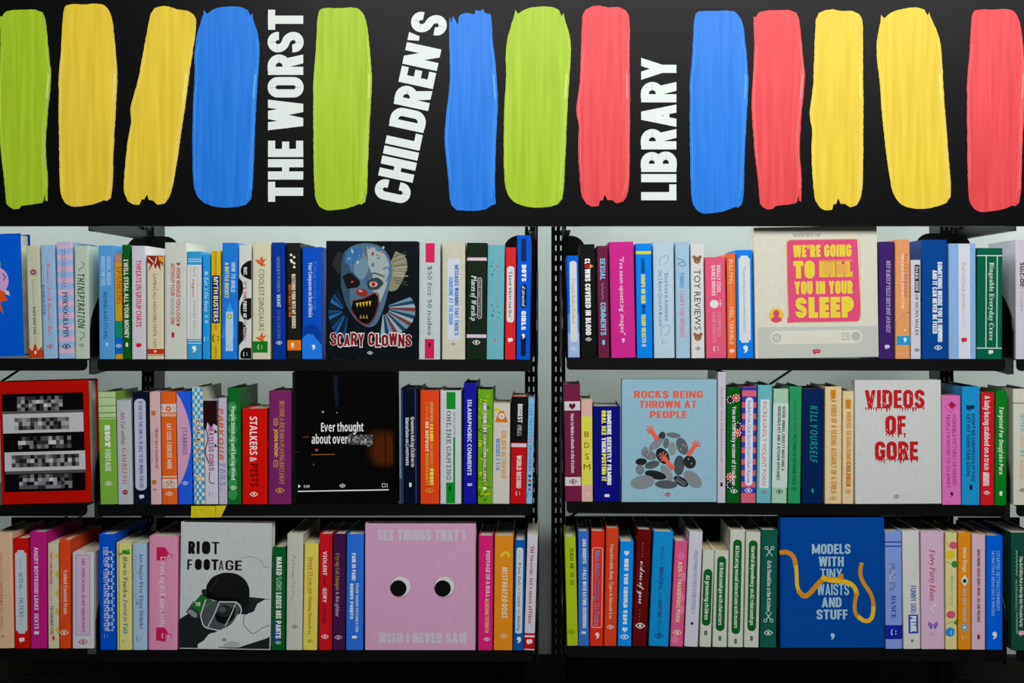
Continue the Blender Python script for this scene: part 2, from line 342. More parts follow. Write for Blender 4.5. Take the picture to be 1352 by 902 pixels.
70: [[1272,1222,2422,2447,3947,3950,2450,2469,4369,4372],[1626,1669,2169,2126]],
71: [[4472,3673,2972,2270,1766,1461,1155,1147,1237,1728,2423,3522,4422,5224,5249,3349,3345,4045,4026,3525,2926,2428,2467,2969,3570,4369,5067,5170],[1657,2064,2030,1637,1447],[4445,4845,4827,4627,4426]],
72: [[1472,1422,2622,2647,4247,4222,5522,5572,4272,4250,2650,2672],[1869,2269,2226,1826],[4669,5169,5126,4626]],
73: [[1272,1222,2422,2472],[1669,2169,2126,1626]],
76: [[1272,1222,4322,4326,2426,2472],[1669,2169,2126,1626]],
77: [[1272,1222,1622,1663,2928,4228,5461,5422,6622,6672,5472,4033,2572],[1869,2369,3731,3231],[5769,6269,6226,5726]],
78: [[1472,1422,1822,1857,4922,5522,5572,5172,5138,1972],[1862,1869,5133,5126]],
79: [[4072,3473,2772,2170,1766,1361,1155,1148,1140,1334,1729,2125,2722,3422,4323,5128,5537,5747,5655,5461,5166,4670],[2969,3470,3969,4368,4327,3926,3425,2926,2427,2468],[4729,4765,5158,5347,5137],[1658,2165,2130,1637,1447]],
80: [[1472,1422,2622,2644,3344,3744,4146,4448,4751,4954,4958,4864,4569,4071,3272],[1869,2269,2226,1826],[2669,3669,3647,2647],[3949,3968,4464,4558,4555,4452,4250]],
82: [[1472,1422,2622,2645,2945,4222,5622,4046,4448,4751,4955,4959,4865,4569,4072,3272],[1869,2269,2226,1826],[2669,3669,3648,2648],[3949,3968,4267,4465,4562,4559,4555,4453,4251],[3545,3745,4926,4426,3345]],
83: [[3372,2673,1972,1470,1165,1060,1056,1154,1351,1749,2745,2726,2325,1626,928,924,1622,2322,2822,3323,3625,3928,4032,4136,4040,3844,3546,3048,2450,2469,2670,3269,3867,4070],[1565,2069,2052,1555,1460],[3127,3144,3442,3641,3738,3735,3630]],
84: [[4872,772,769,2269,2222,3422,3469,4869],[2526,2569,3069,3026]],
85: [[1272,1240,1234,1429,1626,1923,2422,3022,3823,4426,4732,4840,4872,4472,4440,4333,4129,3726,3025,2426,2472],[1669,2069,2027,1828,1731,1635,1640]],
89: [[772,2343,2322,3522,3546,5172,4772,3350,2172],[1369,1869,3145,3126,2726,2744]],
},
'I': {
65: [[2972,322,1422,2034,3634,3722,4722,4272],[3464,3456,3543,2443,3261,3363]],
67: [[4273,3873,3373,2871,2469,2166,1863,1559,1355,1250,1146,1141,1233,1627,2223,3022,3422,4124,4324,4333,3731,3231,2731,2433,2237,2242,2246,2349,2453,2657,2860,3162,3464,3864,4164,4662,4961,5370,4971,4672]],
68: [[1972,922,2422,3323,3926,4531,4937,5145,5253,5162,4768,4171,3372],[2864,3264,3663,3961,4158,4253,4147,4042,3738,3434,3032,2531,2131]],
69: [[1972,922,3722,3931,2131,2444,4044,4253,2653,2864,4664,4772]],
70: [[1972,922,1922,2342,4042,4151,2551,2864,4564,4772]],
71: [[4872,4073,3473,2871,2368,1964,1559,1353,1247,1141,1233,1627,2223,3022,3522,3923,4624,5250,3350,3142,4042,3831,3231,2731,2434,2237,2242,2246,2350,2454,2657,2960,3262,3664,4064,4663,5161,5470]],
72: [[3072,1972,922,1922,2444,4044,3522,4622,5672,4672,4253,2653]],
73: [[3872,1672,1466,1964,1331,628,522,2722,2828,2331,3064,3666]],
75: [[3072,1972,922,1922,2340,2743,3422,4622,3648,5672,4472,3055,2548]],
76: [[3072,1972,922,3722,3931,2131]],
77: [[1972,922,1822,2449,2661,2822,3822,5761,5446,4922,5822,6972,5472,3635,3535,3372]],
78: [[1972,922,1822,2448,2560,2660,3822,5022,6072,5172,4547,4336,3272]],
79: [[4672,3873,3172,2670,2167,1863,1558,1352,1247,1141,1233,1627,2223,3022,3622,4224,4628,5032,5237,5443,5648,5654,5562,5168],[3464,3764,4164,4362,4558,4554,4547,4342,4137,3833,3431,3131,2731,2433,2236,2241,2245,2350,2454,2657,2860,3162]],
80: [[1972,922,1922,2340,2840,3441,3942,4445,4748,4952,5058,5062,4865,4668,4371,3972,3372],[2864,3364,3862,4058,3954,3751,3349,2949,2549]],
82: [[3272,1972,922,1922,2342,2742,3422,4622,3744,4146,4549,4753,4859,4765,4469,3872],[2864,3164,3662,3758,3755,3552,3251,2850,2550]],
83: [[3573,3173,2773,2271,1969,1666,1562,1458,1555,1552,1750,2146,2542,2740,2838,2936,2833,2632,2431,2130,1831,1431,834,825,1124,1423,1722,2122,2622,3023,3425,3728,3932,3937,3941,3745,3548,2754,2556,2559,2561,2763,2964,3164,3664,4162,4570,4271,3972]],
84: [[4972,1572,1364,2564,1622,2722,3564,4764]],
85: [[2972,1972,1240,1236,1330,1626,2123,2822,3422,3924,4327,4631,4835,4940,5672,4672,3941,3836,3633,3331,2931,2432,2237,2341]],
89: [[2472,1372,2142,1722,2822,3242,5372,4172,2852]],
97: [[3161,2861,2461,2059,1756,1553,1349,1145,1040,1036,1031,1227,1325,1623,1822,2122,2422,2723,3227,3222,3922,4761,3961,3856,3658,3460],[3053,3253,3351,3450,3447,3442,3236,3134,2932,2730,2530,2232,2136,2142,2348,2651,2853]],
98: [[3076,2076,822,1622,1827,2025,2223,2522,2822,3222,3524,3827,4130,4334,4438,4543,4647,4552,4456,4258,4060,3861,3561,3261,2960,2556,2866],[2549,2651,2853,3153,3451,3547,3441,3335,3032,2830,2630,2430,2332,2234,2138,2344]],
99: [[3061,2661,2259,1857,1554,1350,1146,1041,1036,1131,1228,1425,1723,2122,2422,2822,3323,3624,3633,3131,2630,2430,2232,2134,2137,2141,2244,2348,2551,2852,3153,3552,3851,4259,3661]],
100: [[5176,4076,3762,3756,3360,3161,2861,2461,2059,1756,1553,1349,1145,1040,1036,1031,1227,1325,1623,1822,2122,2422,2723,3227,3122,3922],[3053,3253,3351,3449,3445,3339,3134,2932,2730,2530,2232,2136,2142,2348,2651,2853]],
101: [[3761,3161,2661,2259,1957,1654,1350,1146,1041,1036,1130,1425,1923,2522,2922,3222,3925,3932,3330,2729,2430,2231,2133,2138,2238,3239,3941,4345,4451,4355,4158],[3154,3353,3451,3448,3246,2845,2245,2247,2551,2753]],
102: [[3376,2875,2473,2169,1963,1861,1258,1153,1653,920,817,715,514,214,15,6,206,506,906,1307,1509,1712,1815,1918,2753,3453,3661,2861,2965,3267,3667,3867,4174,3775]],
103: [[3161,2861,2461,2059,1756,1553,1349,1145,1040,1036,1031,1228,1325,1523,1822,2022,2422,2623,3128,2921,2818,2616,2314,2014,1714,1116,817,808,1306,1606,2006,2506,2907,3209,3512,3716,3921,4761,3961,3856,3360],[3053,3253,3351,3449,3444,3339,3134,2932,2730,2530,2330,2232,2133,2136,2142,2348,2651,2853]],
104: [[3076,2076,822,1922,2238,2342,2446,2649,2751,2952,3253,3452,3549,3545,3022,4022,4544,4650,4555,4358,4061,3661,3361,3060,2758,2556,2764]],
105: [[2476,2275,2074,1872,1870,1868,1966,2365,2666,2867,2969,2971,2973,2875],[2761,1661,822,1922]],
107: [[3076,2076,822,1922,2134,2537,3122,4322,3343,5061,3861,2344,2552]],
108: [[3076,2076,822,1922]],
109: [[3961,3661,3261,2959,2657,2454,2461,1661,822,1922,2238,2342,2446,2649,2751,2952,3253,3452,3549,3445,3022,4022,4338,4442,4646,4749,4951,5152,5353,5652,5649,5645,5122,6122,6644,6750,6655,6458,6161,5761,5461,5059,4757,4554,4457,4259]],
110: [[4061,3661,3261,2959,2657,2454,2461,1661,822,1922,2238,2342,2446,2649,2751,2952,3253,3452,3549,3545,3022,4022,4544,4650,4555,4358]],
111: [[3660,3061,2661,2159,1857,1554,1350,1146,1041,1036,1132,1229,1426,1723,2122,2522,3022,3424,3726,4029,4233,4437,4541,4546,4453,4157],[2753,3053,3252,3351,3449,3546,3442,3338,3235,3032,2831,2630,2232,2036,2142,2347,2450,2651]],
112: [[3861,3561,3161,2859,2455,2461,1661,506,1506,1820,1927,2223,2522,2822,3222,3524,3827,4130,4334,4438,4543,4647,4552,4456,4258,4060],[2549,2651,2853,3153,3451,3547,3441,3335,3032,2830,2630,2430,2332,2234,2138,2344]],
114: [[3661,3261,2959,2657,2454,2461,1661,822,1922,2239,2445,2649,3051,3452,3751,3961]],
115: [[2661,2061,1658,1354,1249,1246,1443,1641,2237,2535,2432,2330,2130,1630,1031,832,824,1322,1922,2623,3125,3429,3535,3539,3341,3144,2547,2249,2352,2553,2953,3352,3551,3958,3660,3361]],
116: [[2969,2269,1861,1158,1053,1553,1134,1131,1226,1424,1722,2122,2622,3024,3031,2530,2231,2234,2653,3553,3761,2761]],
117: [[2661,1661,1138,1133,1128,1325,1622,2122,2422,2724,3026,3329,3222,4022,4861,3861,3445,3341,3237,3134,2932,2731,2530,2231,2134,2238]],
119: [[2161,1161,1322,2422,3342,3652,3622,4822,6661,5561,4742,4432,4461,3261,2441,2132,2144]],
121: [[2161,1161,1622,1418,1216,914,214,206,706,1206,1608,2012,2417,4761,3661,2742,2333,2243]],
},
'K': {
65: [[6867,6366,5661,5258,4854,4349,3945,3647,3247,2947,2745,2543,2440,2536,2832,1925,1323,1023,926,1428,1630,1633,1335,1135,835,633,531,428,525,623,921,1221,1721,2123,2526,3030,3428,3925,3722,4823,4924,5326,5728,6637,7141,6941,6640,6135,5832,5428,4927,5436,5846,6254,6967],[5456,6363,5248,4334,4338,4143],[3544,3743,3034,2937,3040,3243],[3132,3941,4038,4034,4031,3927,3529]],
66: [[5866,5166,4466,3663,3261,2759,2456,2254,2051,2048,2045,2243,2441,2741,3141,3543,3845,4048,4252,4256,4258,4159,4055,3751,3347,2844,2644,2345,2248,2352,2656,2958,3360,3762,4263,4664,5065,5664,6063,5461,4956,4653,4248,3942,3536,3331,3028,2826,2525,2224,2025,1825,1627,1629,2130,2232,2235,2037,1837,1537,1335,1133,1131,1227,1425,1823,2323,2923,3425,4432,5146,5454,5657,5859,6262,6360,6456,6454,6351,6047,5846,5645,5245,5343,5743,5839,5734,5429,5126,4824,4725,4728,4931,5234,5034,4732,4428,4525,4623,4822,5022,5322,5623,5824,6126,6328,6531,6633,6636,6441,5944,6446,6849,7152,7255,7158,7060,6862,6563,6864,6765,6364]],
67: [[4366,4066,3466,2864,2361,2057,1753,1649,1842,2539,2436,2434,2430,2628,2825,3123,3422,3822,4122,4423,4724,4926,5228,5330,5432,5535,5437,5339,5140,4841,4541,4340,4138,3936,3834,3830,4029,4235,4538,4839,5138,5236,5334,5231,4827,4325,4124,3824,3425,3230,3334,3640,4041,4442,4944,5246,5649,5951,6154,6356,6459,6561,6463,6365,6166,5866,5566,5265,4863,4461,4158,3755,3452,3048,2844,2641,2243,2146,2149,2352,2555,2758,3060,3462,3864,4364],[5563,5864,6064,6063,6061,5756,5251,4646,4344,4043,3742,4351,4958]],
68: [[4965,4066,3465,2864,2462,2159,1856,1653,1450,1447,1444,1542,1740,1938,2237,2437,2937,3339,3643,3947,4051,4156,4058,3955,3851,3748,3343,2940,2539,2339,2140,2042,2044,2148,2353,2758,3161,3664,4164,4863,5360,5057,4653,4349,4145,3839,3432,3128,2529,2030,1730,1529,1426,1525,1623,1922,2322,2822,3324,3723,4122,4623,5125,5428,5631,5835,6039,6143,6147,6054,5760,6163,5963,5763,5561],[5353,5558,5854,5947,5842,5636,5431,5027,4625,4224,4025,3726,4028,4330,4533,4737,4941],[1728,2128,2428,2926,2624,2124,1725,1626]],
69: [[4866,4366,3966,3565,3263,3061,2858,2755,2852,3148,2346,1743,1439,1334,1331,1528,1725,2023,2422,2822,3222,3523,3824,4126,4328,4430,4532,4634,4439,3941,3540,3238,3035,3030,3128,3229,3334,3537,3738,3939,4338,4435,4332,4229,3927,3625,3324,2924,2425,2230,2234,2437,2540,2843,3045,3347,3745,4144,4446,4447,4149,3549,3552,3655,3758,3860,4062,4364,4564,4864,5162,5260,5358,5255,5153,4952,4751,4652,4554,4657,4860,4660,4359,4156,4153,4351,4450,4750,5151,5454,5456,5558,5461,5264],[4147,4046,3846,3647,3748]],
72: [[7566,7266,6965,6563,6160,5656,5250,4844,4342,4549,4855,5059,5362,5263,4962,3954,3552,3754,3756,3659,3260,3060,2657,2052,1849,1948,2554,2856,3058,3258,2853,2850,3048,3248,3549,4052,3646,3239,2536,2234,2534,3037,2731,2427,2124,1724,1524,1226,1228,1730,1832,1834,1536,1336,1136,834,732,730,726,1024,1322,1922,2623,3226,3832,4240,4642,4436,4330,4327,4525,4723,5022,5323,5724,6126,6832,7639,7841,7741,7440,6532,6129,5827,5526,5125,5026,5027,5234,5744,6246,6649,6951,7353,7757,7861,7863,7665],[6963,7264,7363,7362,7360,7157,6955,6652,6350,5947,6355,6660]],
80: [[5566,5066,4365,3563,3161,2759,2456,2253,2050,2048,2045,2243,2542,2841,3242,3643,3946,4149,4253,4357,4360,4160,4055,3750,3346,3145,2944,2544,2246,2248,2352,2656,3160,3762,4364,5064,5464,5863,4855,4042,3440,3138,3539,3940,3533,3128,2825,2324,2124,1826,1828,2230,2432,2335,1936,1736,1434,1332,1230,1327,1624,1922,2422,2922,3524,3927,4331,4735,4941,5442,5944,6346,6549,6751,6855,6757,6659,6561,6363,6865,6665,6164],[5759,6061,6160,6157,6154,5951,5848,5546,5344,5043,5250,5555]],
97: [[3043,2744,2344,2043,1741,1539,1236,1034,931,928,926,1124,1322,1622,2023,2427,2525,2623,2922,3122,3424,3726,4129,3930,3426,3226,3431,4144,3344,3141],[2842,3039,2937,2734,2530,2227,2024,1724,1625,1629,1933,2238,2541,2642]],
98: [[3963,3063,1843,1540,1136,1234,1538,1231,1127,1125,1223,1422,1722,2323,2927,3228,3629,3831,3732,3430,3129,3332,3534,3637,3640,3643,3344,3144,2841,2636,2634,2631,2728,2325,1924,1825,1827,2337],[3339,3336,3132,2930,2833,2937,3139]],
99: [[2944,2644,2344,2143,1841,1539,1337,1135,1032,929,1026,1124,1422,1722,2022,2424,2726,3029,2930,2426,2024,1724,1727,1931,2337,2541,2842,2638,2836,3136,3238,3241,3143]],
100: [[5363,4463,3241,3043,2744,2444,2143,1841,1539,1237,1034,931,929,926,1124,1322,1622,2123,2527,2625,2723,2822,3122,3322,3624,4229,4030,3626,3325,3226,3429],[2942,3042,3140,3037,2834,2529,2125,1824,1624,1626,1628,2034,2439,2641]],
101: [[2844,2644,2344,2043,1741,1439,1237,1034,932,829,927,1124,1422,1822,2122,2524,2826,3229,3130,2727,2425,2124,1824,1624,1625,1730,2131,2532,2833,3035,3237,3239,3241,3043],[2642,2741,2738,2434,2032,1831,2137,2440]],
102: [[4564,4165,3864,3461,3057,2145,1639,1236,1334,1939,1330,1129,927,1025,2,603,1622,2122,2524,2726,2929,2830,2527,2325,1824,2740,3243,3747,4150,4454,4657,4661],[4163,4261,4156,3851,3447,2742,3151,3557,3861]],
103: [[3125,4144,3244,3141,2943,2644,2344,2043,1741,1439,1237,1034,931,828,926,1024,1222,1522,1923,2225,2022,615,107,105,303,502,802,1303,1807,2414,2922,3525,4029,3830,3427],[2842,2942,2940,2938,2532,2227,1824,1524,1526,1730,2237,2541],[1317,1919,1410,1207,1005,704,604,507,610,914]],
104: [[2436,3963,3063,2247,1842,1136,1334,1839,822,1722,2230,2635,3039,3341,3541,2933,2730,2725,2824,3022,3222,3523,4127,4329,4130,3626,3425,3427,4034,4136,4138,4141,4042,3844,3644,3142]],
105: [[2755,2454,2351,2449,2648,2949,3152,3054],[2844,1843,1236,1136,1234,1638,1231,1127,1223,1622,1822,2224,2729,2630,2126,1825,1927]],
108: [[3863,3063,1945,1640,1135,1234,1537,1230,1127,1225,1323,1522,1722,2022,2224,2829,2730,2226,1925,1826,2029,2132]],
109: [[3644,3142,2536,2539,2543,2244,2043,1742,1136,1234,1739,1737,722,1722,2836,3441,3439,3134,2322,3322,4031,4437,4841,5141,4837,4432,4328,4425,4524,4622,5022,5424,5929,5830,5326,5025,5027,5533,5636,5738,5641,5543,5344,5144,4642,4036,4039,3943]],
110: [[3944,3744,3142,2536,2539,2443,2244,2043,1742,1136,1234,1739,1737,722,1722,2431,2937,3341,3641,3033,2830,2825,2924,3122,3422,3824,4329,4230,3726,3425,3527,4033,4137,4141,4042]],
111: [[3044,2744,2444,2043,1741,1539,1237,1034,932,929,926,1124,1322,1722,2123,2525,2825,3026,3328,3530,3431,3029,2928,3333,3335,3438,3340,3242],[2741,2842,2941,3040,2935,2530,2229,2226,2025,1725,1727,2033,2338]],
112: [[2540,3660,2759,1844,1540,1136,1234,1537,3,503,1929,2132,2335,2638,2840,3041,3341,3038,2632,2430,2428,2425,2624,2822,3022,3222,3423,3725,4129,3930,3426,3124,3126,3531,3634,3736,3839,3741,3642,3544,3344,2943]],
114: [[1745,1540,1136,1234,1839,2240,2038,1633,1429,1427,1425,1623,1822,2122,2523,2927,3229,3030,2526,2325,2225,2936,2938,2840,2642,2042,1945]],
115: [[2246,1136,1234,1840,1835,1730,1728,1525,1224,1427,1329,1130,829,727,825,923,1122,1622,2023,2527,2830,2731,2428,2530,2533,2537,2242,2345]],
116: [[3353,3862,2962,2046,1742,1136,1234,1638,1230,1127,1125,1223,1422,1622,1922,2224,2526,2829,2730,2226,1924,1826,2235,2947,3251,3751,3853]],
117: [[2131,2944,1843,1136,1234,1537,1231,1127,1125,1223,1422,1622,1922,2224,2728,2825,2923,3122,3322,3622,3823,4125,4429,4330,3826,3625,3525,3729,4544,3543,3136,2630,2326,2025,1926,2028]],
118: [[2343,2144,1742,1137,1236,1639,1637,1232,1128,1225,1323,1522,1922,2122,2423,3027,3528,3831,3732,3430,3229,3635,3740,3643,3344,3144,2840,2636,2632,2828,2425,1924,1827,2336,2440],[3439,3436,3132,3030,2832,2835,3138,3239]],
120: [[3443,3144,2943,2841,2638,2535,2439,2442,2343,2044,1439,1136,1234,1739,1839,1836,1631,1427,1226,1128,928,727,625,723,922,1122,1324,1526,1831,1827,1925,2223,2422,2723,2924,3226,3529,3330,2926,2625,2525,2527,2530,2634,2737,2940,3038,3338,3540,3541]],
121: [[2543,2244,1842,1136,1234,1738,1838,1431,1327,1325,1423,1622,1822,2323,2728,2422,2021,1418,914,511,407,505,603,802,1101,1602,2105,2308,2612,2917,3323,3825,4329,4230,3525,4544,3643,3135,2629,2325,2124,2026,2535,2637,2639],[1717,2320,1810,1607,1304,1103,904,806,910,1213]],
},
'M': {
48: [[3266,2867,2265,1861,1553,1444,1437,1632,1827,2124,2422,2821,3423,3827,4135,4244,4250,4056,3861,3664],[2561,2862,3261,3457,3652,3644,3636,3431,3127,2826,2527,2231,2036,2044,2052,2257]],
53: [[3666,1966,1665,1563,1546,1643,1943,2345,2746,2946,3245,3443,3541,3639,3636,3632,3429,3027,2626,2227,1529,1328,1425,1723,2122,2621,3122,3523,3826,4029,4232,4236,4240,4044,3847,3549,3250,2851,2550,2049,2060,3660,3861,3963,3865]],
65: [[1963,1563,1460,1559,1858,2358,1127,827,725,823,1122,2123,2324,2326,2127,1627,1935,3735,4027,3527,3326,3324,3523,4622,4923,4926,4827,4627,3261,3163,3063],[2140,2858,3540]],
68: [[2763,1363,1162,1159,1258,1558,1527,1127,1025,1123,1322,2522,3223,3725,4027,4332,4537,4643,4548,4453,4157,3760,3362],[2458,3157,3654,3950,4043,3936,3731,3128,2427,2027,2058]],
69: [[4263,1363,1063,960,1058,1658,1627,1027,925,1023,1222,4222,4323,4425,4435,4337,4037,3935,3927,2127,2142,3042,3038,3237,3438,3441,3449,3351,3151,3050,3046,2146,2158,3958,3951,4049,4349,4451,4460,4362]],
71: [[3464,2964,2463,1961,1558,1254,1048,943,1037,1231,1527,1924,2422,3021,3522,4324,4426,4436,4737,4739,4740,4541,3141,2940,2937,3036,3936,3928,3427,3026,2627,2328,2031,1734,1638,1643,1750,1955,2458,2959,3259,3558,3756,3952,4151,4351,4454,4461,4263,4063,3962]],
73: [[4063,1863,1563,1460,1458,1858,2558,2527,1627,1426,1425,1423,1622,3822,4223,4325,4227,3827,3127,3158,4058,4259,4262]],
76: [[3063,1363,1063,960,1058,1358,1758,1727,1127,926,1023,1122,4322,4523,4625,4638,4540,4240,4138,4127,2327,2358,3058,3259,3360,3262]],
77: [[1763,1163,1062,959,1158,1358,1227,827,725,823,1022,2123,2324,2326,2127,1727,1857,2437,2635,2935,3136,3137,3857,3927,3427,3325,3423,3722,4622,4823,4826,4727,4427,4358,4659,4761,4662,4563,3963,3762,3561,2839,2161,1962]],
78: [[1163,862,959,1158,1458,1427,1127,1025,1023,1222,2423,2624,2626,2527,1927,1955,3724,3922,4222,4324,4358,4659,4760,4662,4463,3363,3162,3160,3259,3458,3858,3831,2161,1963]],
79: [[3363,2864,2363,1961,1558,1254,1049,1043,1037,1232,1527,1924,2322,2821,3322,3824,4127,4432,4637,4743,4649,4454,4158,3861],[2358,2859,3358,3755,4050,4043,4036,3730,3327,2826,2327,1930,1736,1643,1750,1955]],
81: [[3363,2864,2363,1961,1558,1254,1048,1043,1038,1134,1330,1627,1924,2322,1717,1715,2114,2415,2816,3614,4014,4416,4518,4319,3918,3020,2619,2218,2622,2822,3322,3824,4127,4432,4637,4743,4648,4454,4158,3861],[2358,2859,3358,3755,4050,4043,4036,3731,3327,2826,2327,1931,1736,1643,1750,1955]],
82: [[2663,1163,1062,961,1059,1258,1558,1527,1127,926,1023,1122,2322,2623,2625,2627,2027,2040,2740,3038,4023,4222,4622,4723,4826,4627,4427,3639,3441,3842,4145,4248,4351,4354,4157,3961,3762,3462,3163],[2058,2858,3557,3751,3546,2845,2045]],
83: [[3264,2864,2464,2062,1760,1558,1455,1352,1447,1644,2142,2741,3240,3738,3833,3830,3628,3227,2826,2426,2128,1930,1735,1536,1335,1229,1225,1322,1521,1722,1824,2322,2821,3522,4025,4329,4434,4142,3245,2646,2148,1952,1955,2157,2459,2859,3159,3458,3656,3852,4051,4252,4254,4263,4164,3763,3762]],
84: [[4363,1363,1162,1161,1048,1146,1345,1546,1549,1658,2558,2527,1827,1626,1723,1822,3822,3923,4025,3927,3727,3127,3158,4158,4147,4245,4445,4546,4648,4661,4562]],
85: [[1263,962,959,1158,1358,1338,1431,1726,2222,2821,3925,4338,4358,4659,4760,4662,4463,3463,3262,3259,3458,3858,3839,3733,3629,3327,2826,2427,2129,1933,1939,1958,2459,2560,2463,2263]],
88: [[2263,1363,1262,1160,1259,1458,2543,1327,1127,1025,1123,1322,2323,2424,2426,2327,1927,2839,3727,3227,3125,3223,3422,4422,4624,4527,4327,3143,4258,4459,4560,4562,4363,3463,3261,3259,3658,2847,2058,2459,2460,2462]],
89: [[1263,1062,1059,1258,1458,2539,2527,1827,1626,1624,1823,2022,3622,3923,4025,3927,3627,3127,3138,4258,4659,4660,4563,4263,3463,3262,3259,3458,3758,2843,2058,2459,2560,2463,2363]],
97: [[3454,2855,2354,1953,1652,1550,1747,2048,2550,2850,3448,3642,3143,2843,2142,1640,1337,1232,1228,1524,1822,2322,3023,3627,3723,3922,4422,4623,4725,4627,4127,4143,4048,3852],[3238,3638,3634,3532,3431,3229,3028,2727,2427,2127,1928,1830,1732,1835,2037,2438,2839]],
98: [[1767,1267,1067,1063,1462,1427,1027,925,1023,1222,1822,2024,2027,2423,3022,3522,3924,4226,4430,4634,4738,4642,4446,4249,3952,3553,3154,2453,1949,1966,1967],[3049,3349,3548,3846,3944,4041,4138,4034,3830,3428,3027,2728,2429,2230,2033,1935,1938,1941,2044,2246,2448,2749]],
99: [[3354,2855,2354,1953,1550,1347,1143,1038,1134,1330,1526,1924,2322,2822,3322,3924,4227,4430,4232,4032,3428,2827,2327,2030,1733,1638,1741,1844,2046,2248,2549,2849,3249,3647,3942,4141,4342,4344,4352,4254,3954,3852]],
100: [[4167,3467,3267,3165,3263,3762,3749,3353,2654,2254,1852,1549,1246,1142,1038,1133,1229,1426,1824,2122,2522,3223,3727,3723,3822,4522,4723,4725,4727,4327,4366,4267],[2248,2749,3049,3248,3546,3644,3741,3838,3735,3632,3430,3228,3027,2727,2228,1930,1733,1638,1742,1946]],
101: [[3354,2855,2354,1953,1550,1347,1143,1138,1134,1329,1526,1924,2322,2822,3422,3924,4326,4528,4431,4130,3327,2826,2327,2029,1832,1737,4037,4437,4538,4540,4544,4347,4050,3753],[2850,3250,3648,3845,3941,1741,1845,2148,2450]],
102: [[4266,3767,3067,2564,2361,2253,1653,1453,1451,1449,1648,2248,2227,1627,1427,1425,1423,1622,3922,4123,4125,4127,3927,2727,2748,3948,4149,4251,4153,3953,2753,2858,2960,3162,3662,4161,4463,4464]],
103: [[3253,2754,2354,1952,1650,1447,1243,1239,1235,1431,1628,1926,2224,2624,3225,3728,3724,3620,3516,3215,2614,2215,2014,1912,2110,2609,3209,3611,3913,4015,4117,4220,4223,4249,4650,4752,4653,4454,3954,3754,3750],[2749,3148,3446,3743,3739,3735,3432,3130,2729,2330,2032,1835,1739,1843,2046,2348]],
104: [[1867,1367,1167,1164,1362,1562,1527,1127,1125,1123,1322,2423,2524,2526,2327,2027,2041,2144,2246,2549,2950,3249,3448,3645,3641,3627,3227,3224,3323,4422,4623,4625,4527,4227,4243,4148,3852,3554,3055,2554,2050,2066,2067]],
105: [[2869,2668,2564,2661,2860,3161,3265,3169],[2954,1954,1753,1752,1750,1949,2649,2627,1627,1327,1325,1323,1522,4222,4423,4525,4427,4227,3127,3153,3154]],
108: [[2967,1867,1667,1564,1762,2662,2627,1627,1427,1325,1423,1622,4122,4423,4425,4427,4227,3127,3166,3067]],
110: [[3554,3155,2554,2150,2054,1554,1254,1152,1150,1549,1527,1227,1125,1123,1422,2322,2523,2526,2327,2027,2041,2144,2246,2548,2749,2950,3548,3641,3627,3327,3225,3323,3522,4423,4624,4625,4627,4227,4243,4148,3952]],
111: [[3354,2855,2354,1953,1550,1247,1143,1038,1134,1230,1526,1924,2322,2822,3322,3724,4126,4430,4534,4638,4543,4447,4150,3753],[2550,2850,3150,3449,3747,3944,4041,4038,4035,3932,3730,3428,3127,2826,2527,2228,1930,1832,1635,1638,1641,1844,1947,2249]],
114: [[4254,3955,3153,2547,2553,2454,2354,1554,1353,1252,1350,1649,2049,2027,1427,1127,1125,1123,1422,3622,3823,3925,3827,3627,2527,2541,3147,3749,4347,4548,4650,4552,4454]],
115: [[3055,2655,2154,1752,1449,1345,1441,1738,2136,3336,3535,3734,3731,3729,3528,3226,2926,2526,2228,1930,1733,1634,1433,1331,1325,1422,1622,1923,2522,2922,3522,3925,4228,4332,4235,4137,3939,3640,3241,2342,2042,1944,1846,1947,2049,2350,2651,3149,3646,3744,3944,4045,4147,4151,4054,3754,3454]],
116: [[2164,1963,1961,1952,1352,1051,1050,1148,1347,1947,1935,1930,2027,2423,3122,3522,4024,4426,4628,4430,4130,3427,3027,2727,2530,2433,2436,2447,3847,4048,4150,4051,3752,2452,2461,2363]],
117: [[1254,1053,1052,1050,1449,1434,1725,2522,2822,3123,3626,3723,3822,4322,4523,4625,4527,4127,4151,4153,3954,3254,3053,2952,3050,3149,3649,3635,3633,3531,3329,3228,2927,2727,2427,2129,2031,1935,1952,1854]],
118: [[1154,953,852,950,1249,2424,2522,2821,3022,3224,4349,4750,4852,4753,4554,3354,3153,3150,3349,3849,2827,1949,2350,2452,2354,2254]],
119: [[954,753,750,849,949,1724,1822,2121,2222,2324,2840,3224,3322,3621,3822,3924,4649,4950,4952,4953,4754,3754,3553,3550,3749,4149,3629,3143,3045,2846,2645,2544,2129,1549,1949,2150,2153,2054]],
121: [[1254,1053,950,1149,1349,2525,2014,1214,1113,1010,1109,1309,2809,3109,3111,3013,2514,4349,4650,4752,4653,4454,3454,3353,3350,3549,3849,2830,1949,2450,2452,2454,2354]],
},
'R': {
49: [[3373,2673,1767,1264,1064,1061,1259,1458,1659,1860,2366,2331,2227,2026,1426,1422,4322,4326,3726,3526,3429,3331]],
65: [[3071,2871,1230,1127,926,825,624,622,2022,2024,1625,1529,1836,3336,3629,3727,3525,3124,3122,5322,5324,5125,5026,4731],[1939,2556,3239]],
66: [[3070,970,968,1268,1465,1561,1531,1428,1426,1225,924,922,3222,4023,4626,4930,5136,4744,3748,4552,4859,4467],[3068,3367,3565,3663,3758,3654,3451,3149,2649,2663,2767],[2646,3346,3644,3841,3836,3831,3728,3426,3025,2726,2629]],
67: [[3970,3471,2770,2168,1764,1359,1153,1046,1139,1333,1628,2124,2722,3421,4524,5432,5233,4830,4427,4025,3625,2530,2246,2563,3569,4068,4465,4860,5155,5355,5371,5171,5069,4668]],
